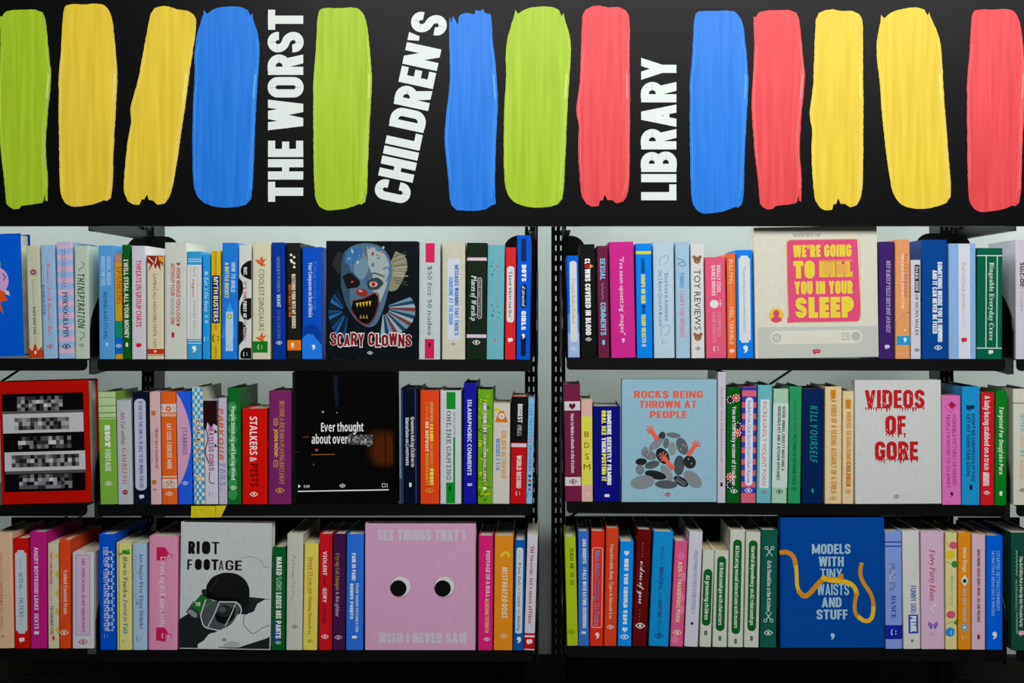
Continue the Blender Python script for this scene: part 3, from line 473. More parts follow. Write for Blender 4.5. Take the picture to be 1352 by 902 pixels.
68: [[3070,970,968,1168,1367,1465,1561,1530,1427,1425,1225,924,922,3122,5028,5646,5456,4964,4168],[2867,3068,4062,4446,4337,4030,3626,3025,2825,2726,2630,2663,2767]],
69: [[4970,970,968,1268,1367,1465,1561,1531,1527,1425,1224,824,822,4922,5237,5037,4833,4630,4328,4026,3626,3125,2726,2627,2629,2646,3045,3245,3443,3541,3638,3735,3935,3958,3758,3654,3450,3149,2648,2663,2666,2867,3167,3867,4265,4561,4756,4956]],
70: [[4870,870,868,1168,1367,1465,1561,1531,1428,1426,1225,924,922,3422,3424,2925,2727,2631,2646,3145,3443,3640,3735,3935,3959,3759,3654,3451,3149,2648,2664,2767,3167,3667,3966,4265,4463,4560,4656,4856]],
71: [[3970,3471,2770,2268,1764,1359,1153,1046,1139,1333,1728,2224,2822,3521,4422,5325,5336,5439,5540,5641,5941,5943,3643,3641,3941,4140,4238,4336,4330,4227,4125,3924,3624,3025,2629,2336,2246,2563,3569,3868,4167,4465,4762,4958,5154,5354,5371,5171,4868,4668]],
72: [[3270,970,968,1268,1367,1465,1562,1531,1428,1426,1225,924,922,3222,3224,2925,2726,2628,2631,2645,4345,4331,4228,4126,3925,3624,3622,6022,6024,5725,5526,5428,5431,5462,5465,5567,5768,6068,6070,3670,3668,4067,4266,4362,4349,2649,2662,2666,2867,3268]],
73: [[3270,870,868,1268,1467,1565,1563,1530,1427,1326,1125,824,822,3322,3324,2825,2727,2630,2663,2665,2767,2968,3268]],
75: [[3270,970,968,1268,1467,1565,1562,1531,1528,1426,1225,924,922,3222,3224,2925,2726,2628,2631,2643,2845,4029,4226,4024,3624,3622,6122,6124,5825,5527,3552,4360,5066,5768,5868,5870,3770,3768,4268,4366,4364,4061,2647,2662,2766,2867,3268]],
76: [[3370,970,968,1268,1367,1465,1562,1531,1428,1426,1225,924,922,4922,5238,5038,4834,4631,4328,4027,3626,2925,2726,2629,2631,2662,2766,2968,3368]],
77: [[2670,970,968,1267,1466,1562,1531,1428,1326,1125,824,822,2522,2524,2125,1925,1827,1831,1863,3522,3722,5464,5431,5427,5225,4824,4822,7122,7124,6825,6627,6531,6562,6665,6767,6868,7168,7170,5470,4037]],
78: [[2370,970,968,1168,1563,1531,1427,1325,924,922,2422,2424,2125,1926,1827,1831,1859,4921,5121,5162,5165,5267,5468,5768,5770,4270,4268,4567,4766,4862,4840]],
79: [[4071,3571,2971,2569,2167,1764,1460,1256,1051,1046,1041,1236,1432,1728,2025,2523,2922,3421,3922,4423,4825,5228,5532,5736,5841,5946,5851,5756,5560,5264,4867,4469],[2563,3469,3967,4363,4656,4746,4429,3524,2925,2529,2336,2246]],
80: [[2970,970,968,1268,1367,1465,1562,1531,1428,1426,1225,924,922,3222,3224,2925,2726,2628,2631,2644,3244,4045,4547,4952,5057,4961,4864,4566,4268,3769],[3067,3367,3665,3761,3757,3752,3549,3247,2646,2664,2767]],
82: [[3070,970,968,1268,1367,1465,1562,1531,1428,1426,1225,924,922,3222,3224,2925,2726,2628,2631,2645,2845,4222,5722,5724,5425,5228,4046,4850,5057,4963,4567,3969],[2867,3067,3765,3957,3853,3649,3347,2847,2647,2663,2766]],
83: [[2671,2271,1969,1667,1464,1361,1257,1352,1549,1945,2442,3039,3536,3632,3529,3426,3124,2824,2325,1928,1632,1439,1139,1121,1321,1524,2422,2721,3222,3623,4025,4228,4432,4436,4439,4342,4244,4047,3749,3351,2754,2456,2157,2060,1962,2065,2267,2468,2769,3068,3367,3565,3863,3959,4156,4256,4271,4071,4069,3669,3170]],
84: [[870,856,1056,1161,1464,1867,2368,2331,2328,2226,2025,1724,1722,4122,4124,3825,3626,3528,3431,3468,3568,4465,4855,5055,5070]],
85: [[3270,970,968,1168,1367,1465,1562,1539,1631,1925,2522,3321,4122,4726,5032,5141,5162,5165,5266,5467,5668,5670,4170,4168,4568,4767,4865,4862,4839,4528,3625,3125,2828,2632,2637,2662,2666,2867,3268]],
86: [[2970,670,668,867,966,1262,2921,3121,4762,4865,5067,5168,5368,5370,3870,3868,4367,4465,4362,3437,2462,2365,2467,2968]],
87: [[2670,570,568,967,1063,2521,2721,4055,5221,5321,6762,6966,7067,7268,7270,5970,5968,6367,6465,6361,5640,4963,4865,4967,5368,5370,3170,3168,3567,3764,3859,3038,2261,2265,2367,2668]],
88: [[3270,870,968,1068,1365,1563,2744,1629,1325,824,822,2522,2524,2125,2027,2029,2131,2941,3631,3727,3625,3224,3222,5522,5524,5225,5028,3650,4461,4764,4966,5168,5568,5570,3870,3868,4167,4266,4264,4161,3553,2863,2766,2868,3268]],
89: [[2970,670,668,867,1066,1263,2441,2431,2328,2226,2125,1824,1822,4122,4124,3825,3626,3528,3531,3544,4763,5067,5368,5370,3870,3868,4267,4365,4363,4261,3346,2463,2366,2467,2968]],
97: [[3055,2456,2055,1754,1453,1251,1149,1047,1145,1244,1343,1743,1945,2048,1851,1953,2253,2553,2652,2750,2848,2842,1939,1437,1033,929,1026,1124,1422,1721,2323,2826,2923,3421,3822,4125,4027,3827,3829,3844,3749,3453],[2137,2840,2829,2527,2326,2027,1931]],
98: [[2170,870,868,1167,1163,1121,1321,1825,2222,2721,3122,3524,3827,4130,4235,4340,4244,4148,3951,3754,3455,3056,2555,2151],[2652,2951,3149,3245,3339,3232,3128,2925,2624,2325,2130,2148,2351]],
99: [[3055,2556,2155,1753,1451,1147,1043,938,1033,1129,1326,1624,1922,2321,3123,3729,3530,3227,2826,2427,2130,1935,1942,2050,2553,2753,2749,2845,3244,3545,3648,3551,3353]],
100: [[4070,2570,2568,2967,3064,3052,2755,2256,1955,1553,1351,1147,943,938,933,1129,1326,1523,1822,2221,2723,3026,3021,3823,4424,4425,4127,4030],[2251,2552,2851,3048,3030,2928,2626,2525,2226,2128,2033,1938,2044,2148]],
101: [[2955,2356,2055,1653,1351,1147,1043,939,934,1130,1326,1623,1922,2321,3124,3730,3531,3228,2827,2130,1940,3640,3647,3352],[2051,2453,2653,2751,2849,2842,1942,1944]],
102: [[2970,2571,2070,1668,1364,1259,1255,955,951,1251,1230,1226,1024,924,922,2822,2824,2524,2325,2327,2229,2251,2851,2855,2255,2263,2367,2468,2768,2766,2663,2760,3059,3361,3462,3464,3467,3269]],
103: [[2755,2356,2055,1654,1353,1150,1048,945,1138,1834,1432,1130,1028,926,1122,1420,1018,815,912,1210,1608,2208,3008,3511,3914,4019,4021,3924,3725,3427,3027,2228,1928,1830,1932,2833,3134,3436,3638,3741,3744,3747,3550,4050,4054,3154],[2153,2353,2653,2751,2848,2844,2840,2738,2636,2335,2136,2038,1940,1944,1948,2051],[1719,2819,3318,3417,3416,3212,2410,2011,1712,1513,1515,1517]],
104: [[2270,970,968,1267,1264,1228,1225,924,922,2622,2624,2325,2228,2247,2550,2851,3050,3149,3245,3228,3125,2824,2822,4522,4524,4225,4128,4144,3953,3256,2754,2250]],
105: [[2070,1871,1570,1469,1367,1265,1363,1462,1561,1860,2061,2162,2263,2365,2267,2169],[2255,955,953,1252,1249,1228,1225,924,922,2622,2624,2325,2228]],
107: [[2270,970,968,1267,1264,1228,1225,924,922,2622,2624,2325,2228,2236,2438,3227,3124,2924,2922,4622,4624,4525,4326,3044,3649,3952,4353,4355,2855,2953,3253,3251,3148,2240]],
108: [[2270,970,968,1267,1264,1228,1225,924,922,2622,2624,2325,2228]],
109: [[3754,3256,2754,2250,2255,955,953,1252,1249,1228,1225,924,922,2522,2524,2325,2228,2247,2550,2851,3050,3149,3145,3128,3025,2824,2822,4422,4424,4125,4128,4147,4350,4651,4850,4949,5045,5028,4925,4624,4622,6322,6324,6025,6028,6044,5753,5156,4554,4050]],
110: [[3953,3256,2754,2250,2255,955,953,1252,1249,1228,1225,924,922,2622,2624,2325,2228,2247,2550,2851,3050,3149,3245,3228,3125,2824,2822,4522,4524,4225,4128,4144]],
111: [[2955,2456,2055,1653,1351,1147,943,938,934,1130,1326,1624,2022,2521,2922,3324,3626,3830,4034,4038,4043,3847,3651,3353],[2253,2554,2753,2951,3046,3038,3031,2926,2724,2524,2224,2026,1931,1938,1946,2051]],
112: [[3455,3156,2654,2250,2255,955,953,1252,1248,1216,1212,1010,910,908,2808,2810,2410,2312,2216,2226,2622,3121,3422,3724,4026,4230,4334,4339,4344,4248,4051,3853],[2550,2851,3051,3248,3344,3338,3333,3229,3026,2725,2426,2230,2247]],
114: [[3455,3156,2955,2654,2452,2249,2255,955,953,1252,1249,1228,1225,924,922,2822,2824,2425,2328,2342,2345,2448,2549,2849,3046,3346,3546,3748,3750,3752,3654]],
115: [[2256,1755,1453,1249,1145,1143,1340,1538,1836,2333,2631,2728,2727,2625,2424,2224,1925,1626,1429,1333,1133,1121,1221,1323,1623,2022,2321,2722,3124,3328,3432,3336,3238,3040,2742,2046,1848,1851,2153,2353,2553,2751,2949,3146,3246,3256,3156,2854]],
116: [[2267,2067,1964,1357,954,951,1251,1230,1226,1423,1622,2021,2623,3029,2830,2727,2427,2328,2231,2251,2951,2955,2255]],
117: [[2255,855,853,1053,1250,1248,1232,1228,1424,1722,2121,2422,2623,2924,3127,3121,3823,4524,4525,4226,4130,4155,2755,2753,2953,3052,3148,3129,2827,2526,2327,2230]],
118: [[2455,755,753,952,1148,2221,2421,3448,3651,3953,3955,2855,2853,3152,3250,2635,2051,2153,2453]],
119: [[2155,655,653,851,950,2021,2221,3043,3721,3921,5049,5152,5353,5355,4455,4453,4752,4749,4237,3851,3952,4153,4155,2455,2453,2752,2850,2947,2436,1950,1953,2153]],
121: [[2455,755,753,952,1149,2222,2016,1713,1512,1416,1218,918,715,614,711,809,1008,1208,1508,1709,1910,2012,2216,2420,3448,3652,3853,3855,2855,2853,3153,3249,3148,2635,2051,2153,2453]],
122: [[1055,1045,1245,1348,1551,1752,2052,2452,824,822,3522,3634,3434,3230,3027,2725,2325,2025,3653,3655]],
},
'RI': {
65: [[4370,4170,627,325,24,22,1422,1424,1125,1027,1231,1737,3237,3231,3129,3026,2925,2624,2622,4722,4724,4326,4131,4132],[1940,3357,3240]],
66: [[3069,1569,1568,1867,1964,1961,1131,927,725,324,322,2522,3223,3824,4227,4430,4633,4637,4443,3747,4752,5059,4964,4667,3969],[3166,3367,3865,4060,3955,3752,3349,2648,3065],[2546,2746,3344,3638,3533,3328,2926,2425,2125,2027,2130]],
67: [[4270,3771,3070,2366,1963,1659,1355,1150,1045,940,1034,1130,1426,1823,2322,2821,3924,4732,4533,3927,3125,2625,2328,2032,2037,2145,2352,2659,3064,3467,3968,4367,4665,4861,4955,5155,5471,5271,5169,4769]],
68: [[3369,1569,1568,1867,2064,1961,1131,927,725,324,322,2322,2923,3323,3724,4026,4327,4630,5034,5339,5544,5550,5064],[3467,4264,4553,4548,4443,4238,4033,3730,3327,2925,2525,2125,2129,2131,3063,3166]],
69: [[5269,1569,1568,1867,1963,1961,1131,927,725,324,322,4322,4837,4637,4333,4030,3727,3426,3025,2325,2126,2130,2546,3146,3445,3543,3637,3737,4256,4056,3852,3650,3449,3149,2649,3064,3167,3567,4167,4465,4762,4756,4956]],
70: [[5169,1569,1568,1867,1964,1961,1131,927,725,324,322,2522,2524,2225,2127,2131,2546,3145,3345,3443,3542,3536,3636,4156,4056,3852,3550,3249,2648,3064,3166,3467,4066,4465,4662,4756,4956]],
71: [[3971,3570,3170,2868,2466,2063,1660,1355,1151,1046,941,1133,1526,2123,3021,3922,4826,5138,5342,5444,5644,5646,3746,3744,4143,4241,4137,3930,3827,3725,3524,3224,2725,2327,2032,2037,2045,2352,2659,3064,3567,3968,4467,4765,4961,5055,5255,5571,5371,5269,4969,4370]],
72: [[3769,1569,1568,1867,1964,1961,1131,927,725,324,322,2522,2524,2225,2127,2131,2545,4245,3831,3627,3425,3024,3022,5222,5224,4925,4727,4831,5661,5865,6067,6368,6369,4169,4168,4567,4664,4661,4349,2649,2960,3165,3367,3768]],
73: [[3769,1569,1568,1867,1964,1961,1131,927,725,324,322,2522,2524,2225,2027,2131,2960,3165,3367,3768]],
75: [[3769,1569,1568,1867,1963,1961,1131,927,725,324,322,2522,2524,2225,2127,2131,2545,2645,3231,3427,3325,2924,2922,4922,4924,4625,4428,3450,4863,5267,5568,5569,4069,4068,4367,4466,4363,3959,2648,2960,3165,3367,3768]],
76: [[3769,1569,1568,1867,2064,1961,1131,927,725,324,322,4422,4836,4636,4231,3828,3326,2725,2225,2027,2131,2960,3165,3367,3768]],
77: [[3069,1469,1468,1867,1964,1961,1131,927,725,324,322,1822,1824,1525,1427,1431,2260,2721,2921,5461,4631,4527,4225,3924,3922,6122,6124,5725,5628,5631,6460,6665,6867,7268,7269,5669,3436]],
78: [[2869,1469,1468,1867,1965,1961,1131,927,725,324,322,1822,1824,1525,1327,1431,2259,3921,4121,5260,5465,5667,6068,6069,4569,4568,4867,5064,4961,4237]],
79: [[4569,3871,3169,2466,2063,1658,1354,1149,944,938,1031,1326,1922,2621,3322,4026,4429,4833,5138,5343,5548,5554,5461,5166],[3568,3868,4168,4366,4463,4559,4452,4243,3935,3529,3125,2624,2324,2126,2029,1933,1938,2042,2147,2352,2557,2861,3064,3266]],
80: [[3469,1569,1568,1867,1964,1961,1131,927,725,324,322,2522,2524,2225,2127,2131,2545,3545,4146,4449,4751,4955,5058,4667],[3367,3865,3960,3955,3751,3348,2647,3063,3166]],
83: [[2971,2570,2169,1867,1664,1561,1457,1553,1749,2740,3036,3133,3030,3028,2826,2625,2424,2224,1825,1427,1231,1237,1037,622,822,1024,1323,1922,2321,3022,3525,3830,3935,3939,3843,3546,2655,2359,2361,2464,2566,2868,3068,3368,3567,3765,3863,3960,3956,4156,4570,4370,4169,3869,3370]],
84: [[1469,1257,1457,1661,1964,2366,2867,1829,1727,1625,1424,1224,1222,3322,3324,3025,2828,2929,3967,4664,4956,5156,5369]],
85: [[3569,1469,1468,1867,1963,1341,1237,1134,1229,1625,2022,2721,3222,3623,3925,4228,4433,4639,5259,5463,5566,5767,5968,5969,4469,4468,4866,5063,4960,4856,4443,4237,4032,3829,3627,3326,2925,2626,2327,2230,2133,2238,2862,3065,3267,3568]],
87: [[2969,1069,1067,1367,1466,1563,1660,1521,1721,3855,3721,3921,6361,6666,6867,7068,7069,5769,5868,6167,6164,6162,4739,4863,4967,5067,5268,5269,3369,3368,3567,3767,3865,3861,2539,2561,2564,2666,2767,2968]],
88: [[3269,1169,1168,1367,1566,1665,1762,2344,1030,526,325,24,22,1722,1724,1325,1227,1329,1532,2441,2728,2625,2324,2322,4422,4424,4125,3827,3633,3149,4563,4765,4967,5268,5269,3869,3868,4167,4166,4163,3860,3052,2764,2766,2968,3268]],
89: [[2869,1069,1068,1267,1463,2045,2043,1629,1527,1425,1224,924,922,3122,3124,2725,2627,2630,3044,4463,4767,5068,5069,3569,3568,3967,4065,3962,3759,2947,2464,2466,2668,2868]],
97: [[2854,2455,2054,1651,1349,1045,842,638,534,530,627,724,922,1321,1622,1924,2126,2430,2326,2423,2821,3324,3831,3732,3428,3227,3129,3234,3854,3054,2950],[2351,2552,2751,2848,2743,2538,2332,2028,1827,1727,1528,1431,1537,1742,2048]],
99: [[2954,2655,2154,1651,1247,943,738,633,728,924,1222,1721,2424,3031,2832,2428,2026,1826,1628,1530,1533,1536,1639,1846,2048,2251,2352,2552,2652,2547,2645,2944,3144,3345,3346,3448,3351,3253]],
100: [[3231,4371,3270,2869,2867,3167,3264,2953,2754,2455,2054,1551,1248,1045,841,738,634,531,627,724,1022,1321,1622,1924,2126,2430,2326,2423,2821,3022,3324,3527,3831,3632,3428,3127],[2552,2751,2848,2744,2638,2333,2028,1927,1627,1429,1433,1638,1844,2149,2452]],
101: [[2954,2555,2254,1853,1550,1247,1044,840,636,633,728,924,1222,1621,2424,2931,2732,2428,2026,1826,1628,1529,1533,1535,2337,2940,3244,3348,3251,3153],[2351,2552,2751,2747,2645,2442,2240,1939,1638,1844,2049]],
102: [[3271,2971,2470,2067,1762,1454,954,851,1351,928,619,513,211,10,114,17,16,14,11,10,8,509,811,1114,1419,1626,1834,2251,2851,2854,2254,2461,2666,2768,3069,2965,3063,3362,3563,3666,3668,3470]],
103: [[2854,2355,1954,1553,1251,1048,845,842,840,938,1136,1334,831,729,728,825,1023,721,420,218,215,312,510,908,1508,2008,2309,2711,2913,3116,3119,3121,2923,2626,1729,1530,1431,1633,1933,2334,2735,3037,3239,3442,3448,3848,3951,3251],[2152,2352,2551,2648,2645,2542,2439,2337,2136,1935,1736,1639,1643,1746,1848,2050],[919,1322,1820,2119,2318,2416,2314,2212,1911,1610,1311,1012,814,816]],
104: [[1943,2771,1570,1269,1267,1667,1664,1661,522,1422,1733,2142,2548,2950,3048,3046,2634,2429,2427,2523,2921,3524,4032,3933,3628,3427,3330,3640,3846,3949,3753,3355,3054,2652,2348]],
105: [[2270,1970,1668,1664,1961,2261,2564,2566,2568],[1631,2355,1353,953,1051,1250,1247,729,727,725,823,1022,1222,1824,2331,2232,1928,1727,1628]],
107: [[1840,2771,1570,1269,1267,1667,1664,1661,522,1422,1735,1937,2129,2324,2522,2821,3324,3730,3631,3428,3227,3028,2931,2739,2743,3550,4052,4054,2654,2652,2951,2949,2344]],
108: [[2671,2070,1269,1368,1567,1666,1561,630,627,624,723,922,1121,1422,1724,1927,2231,2132,1828,1627,1529,1531]],
110: [[1943,2355,953,1051,1250,1247,622,1422,1528,1734,1938,2142,2548,2950,3148,3046,2634,2529,2427,2623,2921,3222,3524,3727,4031,3932,3628,3427,3328,3843,3949,3853,3455,3054,2652,2348]],
111: [[3054,2555,2254,1853,1550,1247,1044,840,636,633,728,924,1322,1721,2122,2523,2826,3129,3332,3536,3640,3744,3648,3452],[2352,2552,2851,2847,2842,2636,2430,2126,1924,1824,1525,1428,1534,1640,1946,2251]],
112: [[2048,2255,953,951,1250,1248,414,211,10,8,1608,1610,1310,1212,1215,1423,1622,1921,2222,2624,2926,3229,3433,3637,3842,3846,3850,3652,3454,3155,2553],[2247,2750,2849,2946,2941,2735,2430,2126,1924,1824,1625,1526,1631,1837]],
114: [[1942,2355,953,1051,1250,1247,622,1422,1528,1733,2041,2346,2647,2846,3045,3245,3448,3450,3353,3055,2854,2552,2248]],
115: [[2254,1955,1554,1352,1150,1046,1142,1437,1832,1928,1825,1524,1026,833,634,422,622,923,1422,1621,1922,2223,2424,2526,2628,2733,2536,1846,1749,1851,2152,2550,2844,2944,3154,2954,2653]],
116: [[2464,2164,1557,853,851,1251,629,526,723,1021,1322,1624,1927,2231,2032,1728,1527,1429,1533,2051,2651,2654,2154]],
117: [[2255,853,951,1150,1249,1144,730,727,823,1221,1522,1924,2228,2633,2527,2524,2623,2722,2921,3222,3524,3827,4031,3932,3527,3328,3535,4054,3254,2843,2434,2028,1627,1528,1529]],
119: [[4654,4255,4052,4049,4346,4343,4038,3531,3355,3155,2036,1950,1755,753,751,1050,1146,1238,1221,1421,2641,2821,2921,3325,4440,4850,4852,4753]],
120: [[3455,3154,2952,2649,2345,2253,2054,953,951,1351,1449,1547,1736,1330,1128,630,328,225,422,721,1123,1427,1832,1927,2024,2222,2521,2722,3024,3226,3530,3431,3027,2927,2728,2631,2441,2848,3248,3547,3748,3851,3754]],
121: [[1753,1655,653,651,851,1049,1242,1432,1622,1418,1114,914,416,116,14,10,9,208,408,608,910,1212,1515,1718,2326,2734,3142,3348,3352,3154,2754,2552,2450,2549,2846,2844,2739,2230,1949]],
},
}
AT = {}
def build_atlas():
    for st, table in GLY.items():
        for code, conts in table.items():
            loops = [[Vector((q//100/70-.1, q % 100/70-.32, 0)) for q in w] for w in conts]
            if not loops: continue
            flat = [p for l in loops for p in l]
            AT[(st, chr(code))] = (max(p.x for p in flat)+.05, ([(p.x, p.y) for p in flat], [tuple(f) for f in tessellate_polygon(loops)]))
build_atlas()

def text2d(s, font):
    """shape with u from 0, cap height about 1; C<number> fonts are the block alphabet with that weight in percent"""
    vs = []; fs = []; x = 0
    for ch in s:
        if font[0] == 'C':
            t = int(font[1:] or 18)/100
            w, (v, f) = cglyph("'" if ch == '’' else ch.upper(), t, .34+t*.95)
            adv = w+.07
        else:
            if ch == ' ': x += .3; continue
            key = (font, ch) if (font, ch) in AT else ('S', ch)
            if key not in AT: x += .2; continue
            adv, (v, f) = AT[key]
            adv *= 1.42; v = [(p[0]*1.42, p[1]*1.42) for p in v]
        n = len(vs)
        vs += [(p[0]+x, p[1], p[2] if len(p) > 2 else 0) for p in v]; fs += [tuple(i+n for i in q) for q in f]
        x += adv
    return vs, fs
def fit(sh, u0, u1, h):
    vs, fs = sh
    if not vs: return sh
    a = min(p[0] for p in vs); b = max(p[0] for p in vs)
    k = (u1-u0)/max(1e-6, b-a)
    return [(u0+(p[0]-a)*k, p[1]*h, p[2] if len(p) > 2 else 0) for p in vs], fs

# ------------------------------------------------------------------ the setting
g = Geo(); g.box(-4, 4, .64, .76, 0, 3.1); o = g.out('wall_back', mat('d9e2dd', 'wall')); o['kind'] = 'structure'
g = Geo(); g.box(-4, 4, -4, .64, -.1, 0); o = g.out('floor', mat('4a4844', 'floor')); o['kind'] = 'structure'
g = Geo(); g.box(-4, 4, .600, .64, 0, .485); g.box(-4, 4, .612, .64, .485, .535); o = g.out('baseboard_back', mat('24241f', 'wall')); o['kind'] = 'structure'

# ------------------------------------------------------------------ shelving
BLK = mat('090a0a', 'metal')
PD = .40
def post(pxl, pxr, label):
    x0, x1 = wx(pxl, PD), wx(pxr, PD)
    t = empty('shelving_post', ((x0+x1)/2, PD, 0), label, 'post', 'slotted posts of the black shelving')
    w = (x1-x0)/2; g = Geo(); H = 2.45; T = .0025
    sl = [-w*.36, w*.36]; hw = .0016
    edges = [-w, sl[0]-hw, sl[0]+hw, sl[1]-hw, sl[1]+hw, w]
    for i in (0, 2, 4): g.box(edges[i], edges[i+1], 0, T, 0, H)
    pitch = .0246; n = int(H/pitch)
    for k in range(n):
        z = k*pitch
        for i in (1, 3): g.box(edges[i], edges[i+1], 0, T, z, min(H, z+pitch*.5))
    g.out('slotted_face', BLK, t)
    for s in (-1, 1):
        g = Geo(); g.box(s*w-(T if s > 0 else 0), s*w+(T if s < 0 else 0), T, .085, 0, H)
        g.out('flange', BLK, t)
    g = Geo(); g.box(-w*1.6, w*1.6, -.04, .12, 0, .012); g.out('foot_plate', BLK, t)
post(187, 203.5, 'black slotted upright behind the left bay, its side facing the middle')
post(693, 710, 'black slotted upright just left of the pale gap between the bays')
post(728, 746.5, 'black slotted upright just right of the pale gap between the bays')
post(1241, 1259, 'black slotted upright behind the right bay, under the dark blue book')

def bracket(pxx, ztop, parent):
    x = wx(pxx); zb = ztop
    pr = [(.004, -.032), (.03, -.034), (PD-.006, -.016), (PD-.006, .20), (.25, .19), (.14, .168), (.09, .15), (.05, .127), (.025, .105), (.010, .085), (.004, .062)]
    g = Geo(); g.prism(pr, lambda p: (x-.0012, p[0], zb+p[1]), lambda p: (x+.0012, p[0], zb+p[1]))
    return g.out('bracket', BLK, parent)
def shelf(px0, px1, y0, y1, h0, h1, brs, label, ends=(6, 6), back=0):
    t = empty('metal_shelf', (0, 0, 0), label, 'shelf', 'black metal shelf boards')
    xa, xb = wx(px0), wx(px1)
    za, zb = wz(y0), wz(y1)
    la, lb = h0*PX, h1*PX
    T = .0025
    g = Geo()   # board
    g.add([(x, y, z+dz) for dz in (0, -T) for x, z in ((xa, za), (xb, zb)) for y in (T, PD-.008)],
          [(0, 2, 3, 1), (4, 5, 7, 6), (0, 1, 5, 4), (2, 6, 7, 3), (0, 4, 6, 2), (1, 3, 7, 5)])
    g.out('board', BLK, t)
    pts = [(xa, za)]
    r0, r1 = ends[0]*PX, ends[1]*PX
    for j in range(5):
        a = math.pi/2*j/4
        pts.append((xa+r0*(1-math.cos(a)), za-la+r0*(1-math.sin(a))))
    for j in range(5):
        a = math.pi/2*(1-j/4)
        pts.append((xb-r1*(1-math.cos(a)), zb-lb+r1*(1-math.sin(a))))
    pts.append((xb, zb))
    g = Geo(); g.prism(pts, lambda p: (p[0], -.0015, p[1]), lambda p: (p[0], T-.0002, p[1]))
    g.out('front_lip', BLK, t)
    if back:
        zt = wz(back, PD-.02); g = Geo(); g.box(xa+.004, xb-.004, PD-.022, PD-.018, max(za, zb), zt); g.out('added_dark_sheet', BLK, t)  # dark sheet added so the gaps above the lower books stay black
    for bx, by in brs: bracket(bx, wz(by), t)
    return t
ROW = {}
def line(key, xa, ya, xb, yb): ROW[key] = lambda x: ya+(yb-ya)*(x-xa)/(xb-xa)
line('1a', 0, 474, 116, 474); line('1b', 129, 474.5, 702, 475); line('1c', 748, 472.8, 1327, 474.5); line('1d', 1342, 474.5, 1420, 474.5)
line('2a', 0, 666.5, 120, 666.5); line('2b', 129, 666.5, 702, 665.5); line('2c', 748, 662.5, 1327, 667.5); line('2d', 1338, 667, 1420, 667)
line('3a', 0, 856.5, 123, 856.5); line('3b', 129, 858.5, 702, 859); line('3c', 748, 853, 1327, 858.5); line('3d', 1334, 859, 1420, 859)
for r, nm, hh in (('1', 'upper', 15.5), ('2', 'middle', 15), ('3', 'lower', 15)):
    f = ROW[r+'a']; key_ = 'a'; shelf(-90, 115, f(0), f(115), hh, hh, [], '%s black shelf at the far left edge of the photo' % nm, (1, 7), back=({'b': 683.2, 'c': 681.6}.get(key_, 683.2)) if r == '3' else 0)
    f = ROW[r+'b']; key_ = 'b'; shelf(129, 703, f(129), f(703), hh, hh, [({'1': 117.5, '2': 124.5, '3': 127}[r], f(129)), ({'3': 709.6}.get(r, 708.7), f(703))], '%s black shelf of the left bay, left of the pale gap' % nm, (5, 5), back=({'b': 683.2, 'c': 681.6}.get(key_, 683.2)) if r == '3' else 0)
    f = ROW[r+'c']; key_ = 'c'; shelf(748, 1327, f(748), f(1327), hh, hh, [(742.5, f(748)), ({'1': 1338.5, '2': 1333.8, '3': 1329.5}[r], f(1327))], '%s black shelf of the right bay, right of the pale gap' % nm, (5, 5), back=({'b': 683.2, 'c': 681.6}.get(key_, 683.2)) if r == '3' else 0)
    f = ROW[r+'d']; key_ = 'd'; shelf(1342, 1440, f(1342), f(1440), hh, hh, [], '%s black shelf at the far right edge of the photo' % nm, (6, 1), back=({'b': 683.2, 'c': 681.6}.get(key_, 683.2)) if r == '3' else 0)
# brackets that carry the sign board
for pxx, lb in ((117, 'left'), (705.5, 'left of the gap'), (746, 'right of the gap'), (1341.5, 'right')):
    t = empty('sign_bracket', (wx(pxx), 0, 0), {'left': 'black bracket under the sign above the leftmost bookcase gap', 'left of the gap': 'black bracket behind the sign on the upright left of the pale gap',
        'right of the gap': 'black bracket behind the sign on the upright right of the pale gap', 'right': 'black bracket under the sign at its far right end'}[lb], 'bracket', 'brackets holding up the sign')
    z = ZC+.160
    g = Geo(); g.prism([(.002, z), (PD-.006, z+.004), (PD-.006, z+.20), (.002, z+.09)], lambda p: (-.0012, p[0], p[1]), lambda p: (.0012, p[0], p[1])); g.out('plate', BLK, t)
    s = {117: 1, 705.5: -1, 746: 1, 1341.5: -1}[pxx]
    g = Geo(); g.box(*sorted((0, s*.012)), .002, PD-.01, z, z+.002); g.out('rim', BLK, t)
    for q in (.34, .365):
        g = Geo(); g.prism([(.005*math.cos(a), .005*math.sin(a)) for a in [i*math.pi/4 for i in range(8)]], lambda p: (s*.001, q+p[0], z+.03+p[1]), lambda p: (s*.008, q+p[0], z+.03+p[1])); g.out('bolt', BLK, t)
# rounded book supports that stand behind the upper books
def bookend(xa, xb, ytop, rl, rr, label):
    d = PD-.035
    x0, x1 = wx(xa, d), wx(xb, d); z0 = wz(min(ROW['1b' if xb < 730 else '1c'](q) for q in (xa, xb)))+.0006; z1 = wz(ytop, d)
    t = empty('bookend', ((x0+x1)/2, d, z0), label, 'bookend', 'rounded black bookends of the upper shelves')
    c = (x0+x1)/2; R = .036
    pts = [(x0-c, 0)]
    for j in range(7):
        a = math.pi/2*j/6; pts.append((x0-c+rl*R*(1-math.cos(a)), z1-z0-R*rl*(1-math.sin(a))))
    for j in range(7):
        a = math.pi/2*(1-j/6); pts.append((x1-c-rr*R*(1-math.cos(a)), z1-z0-R*rr*(1-math.sin(a))))
    pts.append((x1-c, 0))
    g = Geo(); g.prism(pts, lambda p: (p[0], 0, p[1]), lambda p: (p[0], .002, p[1])); g.out('plate', BLK, t)
    g = Geo(); g.box(x0-c+.002, x1-c-.002, -.08, 0, 0, .0015); g.out('foot', BLK, t)
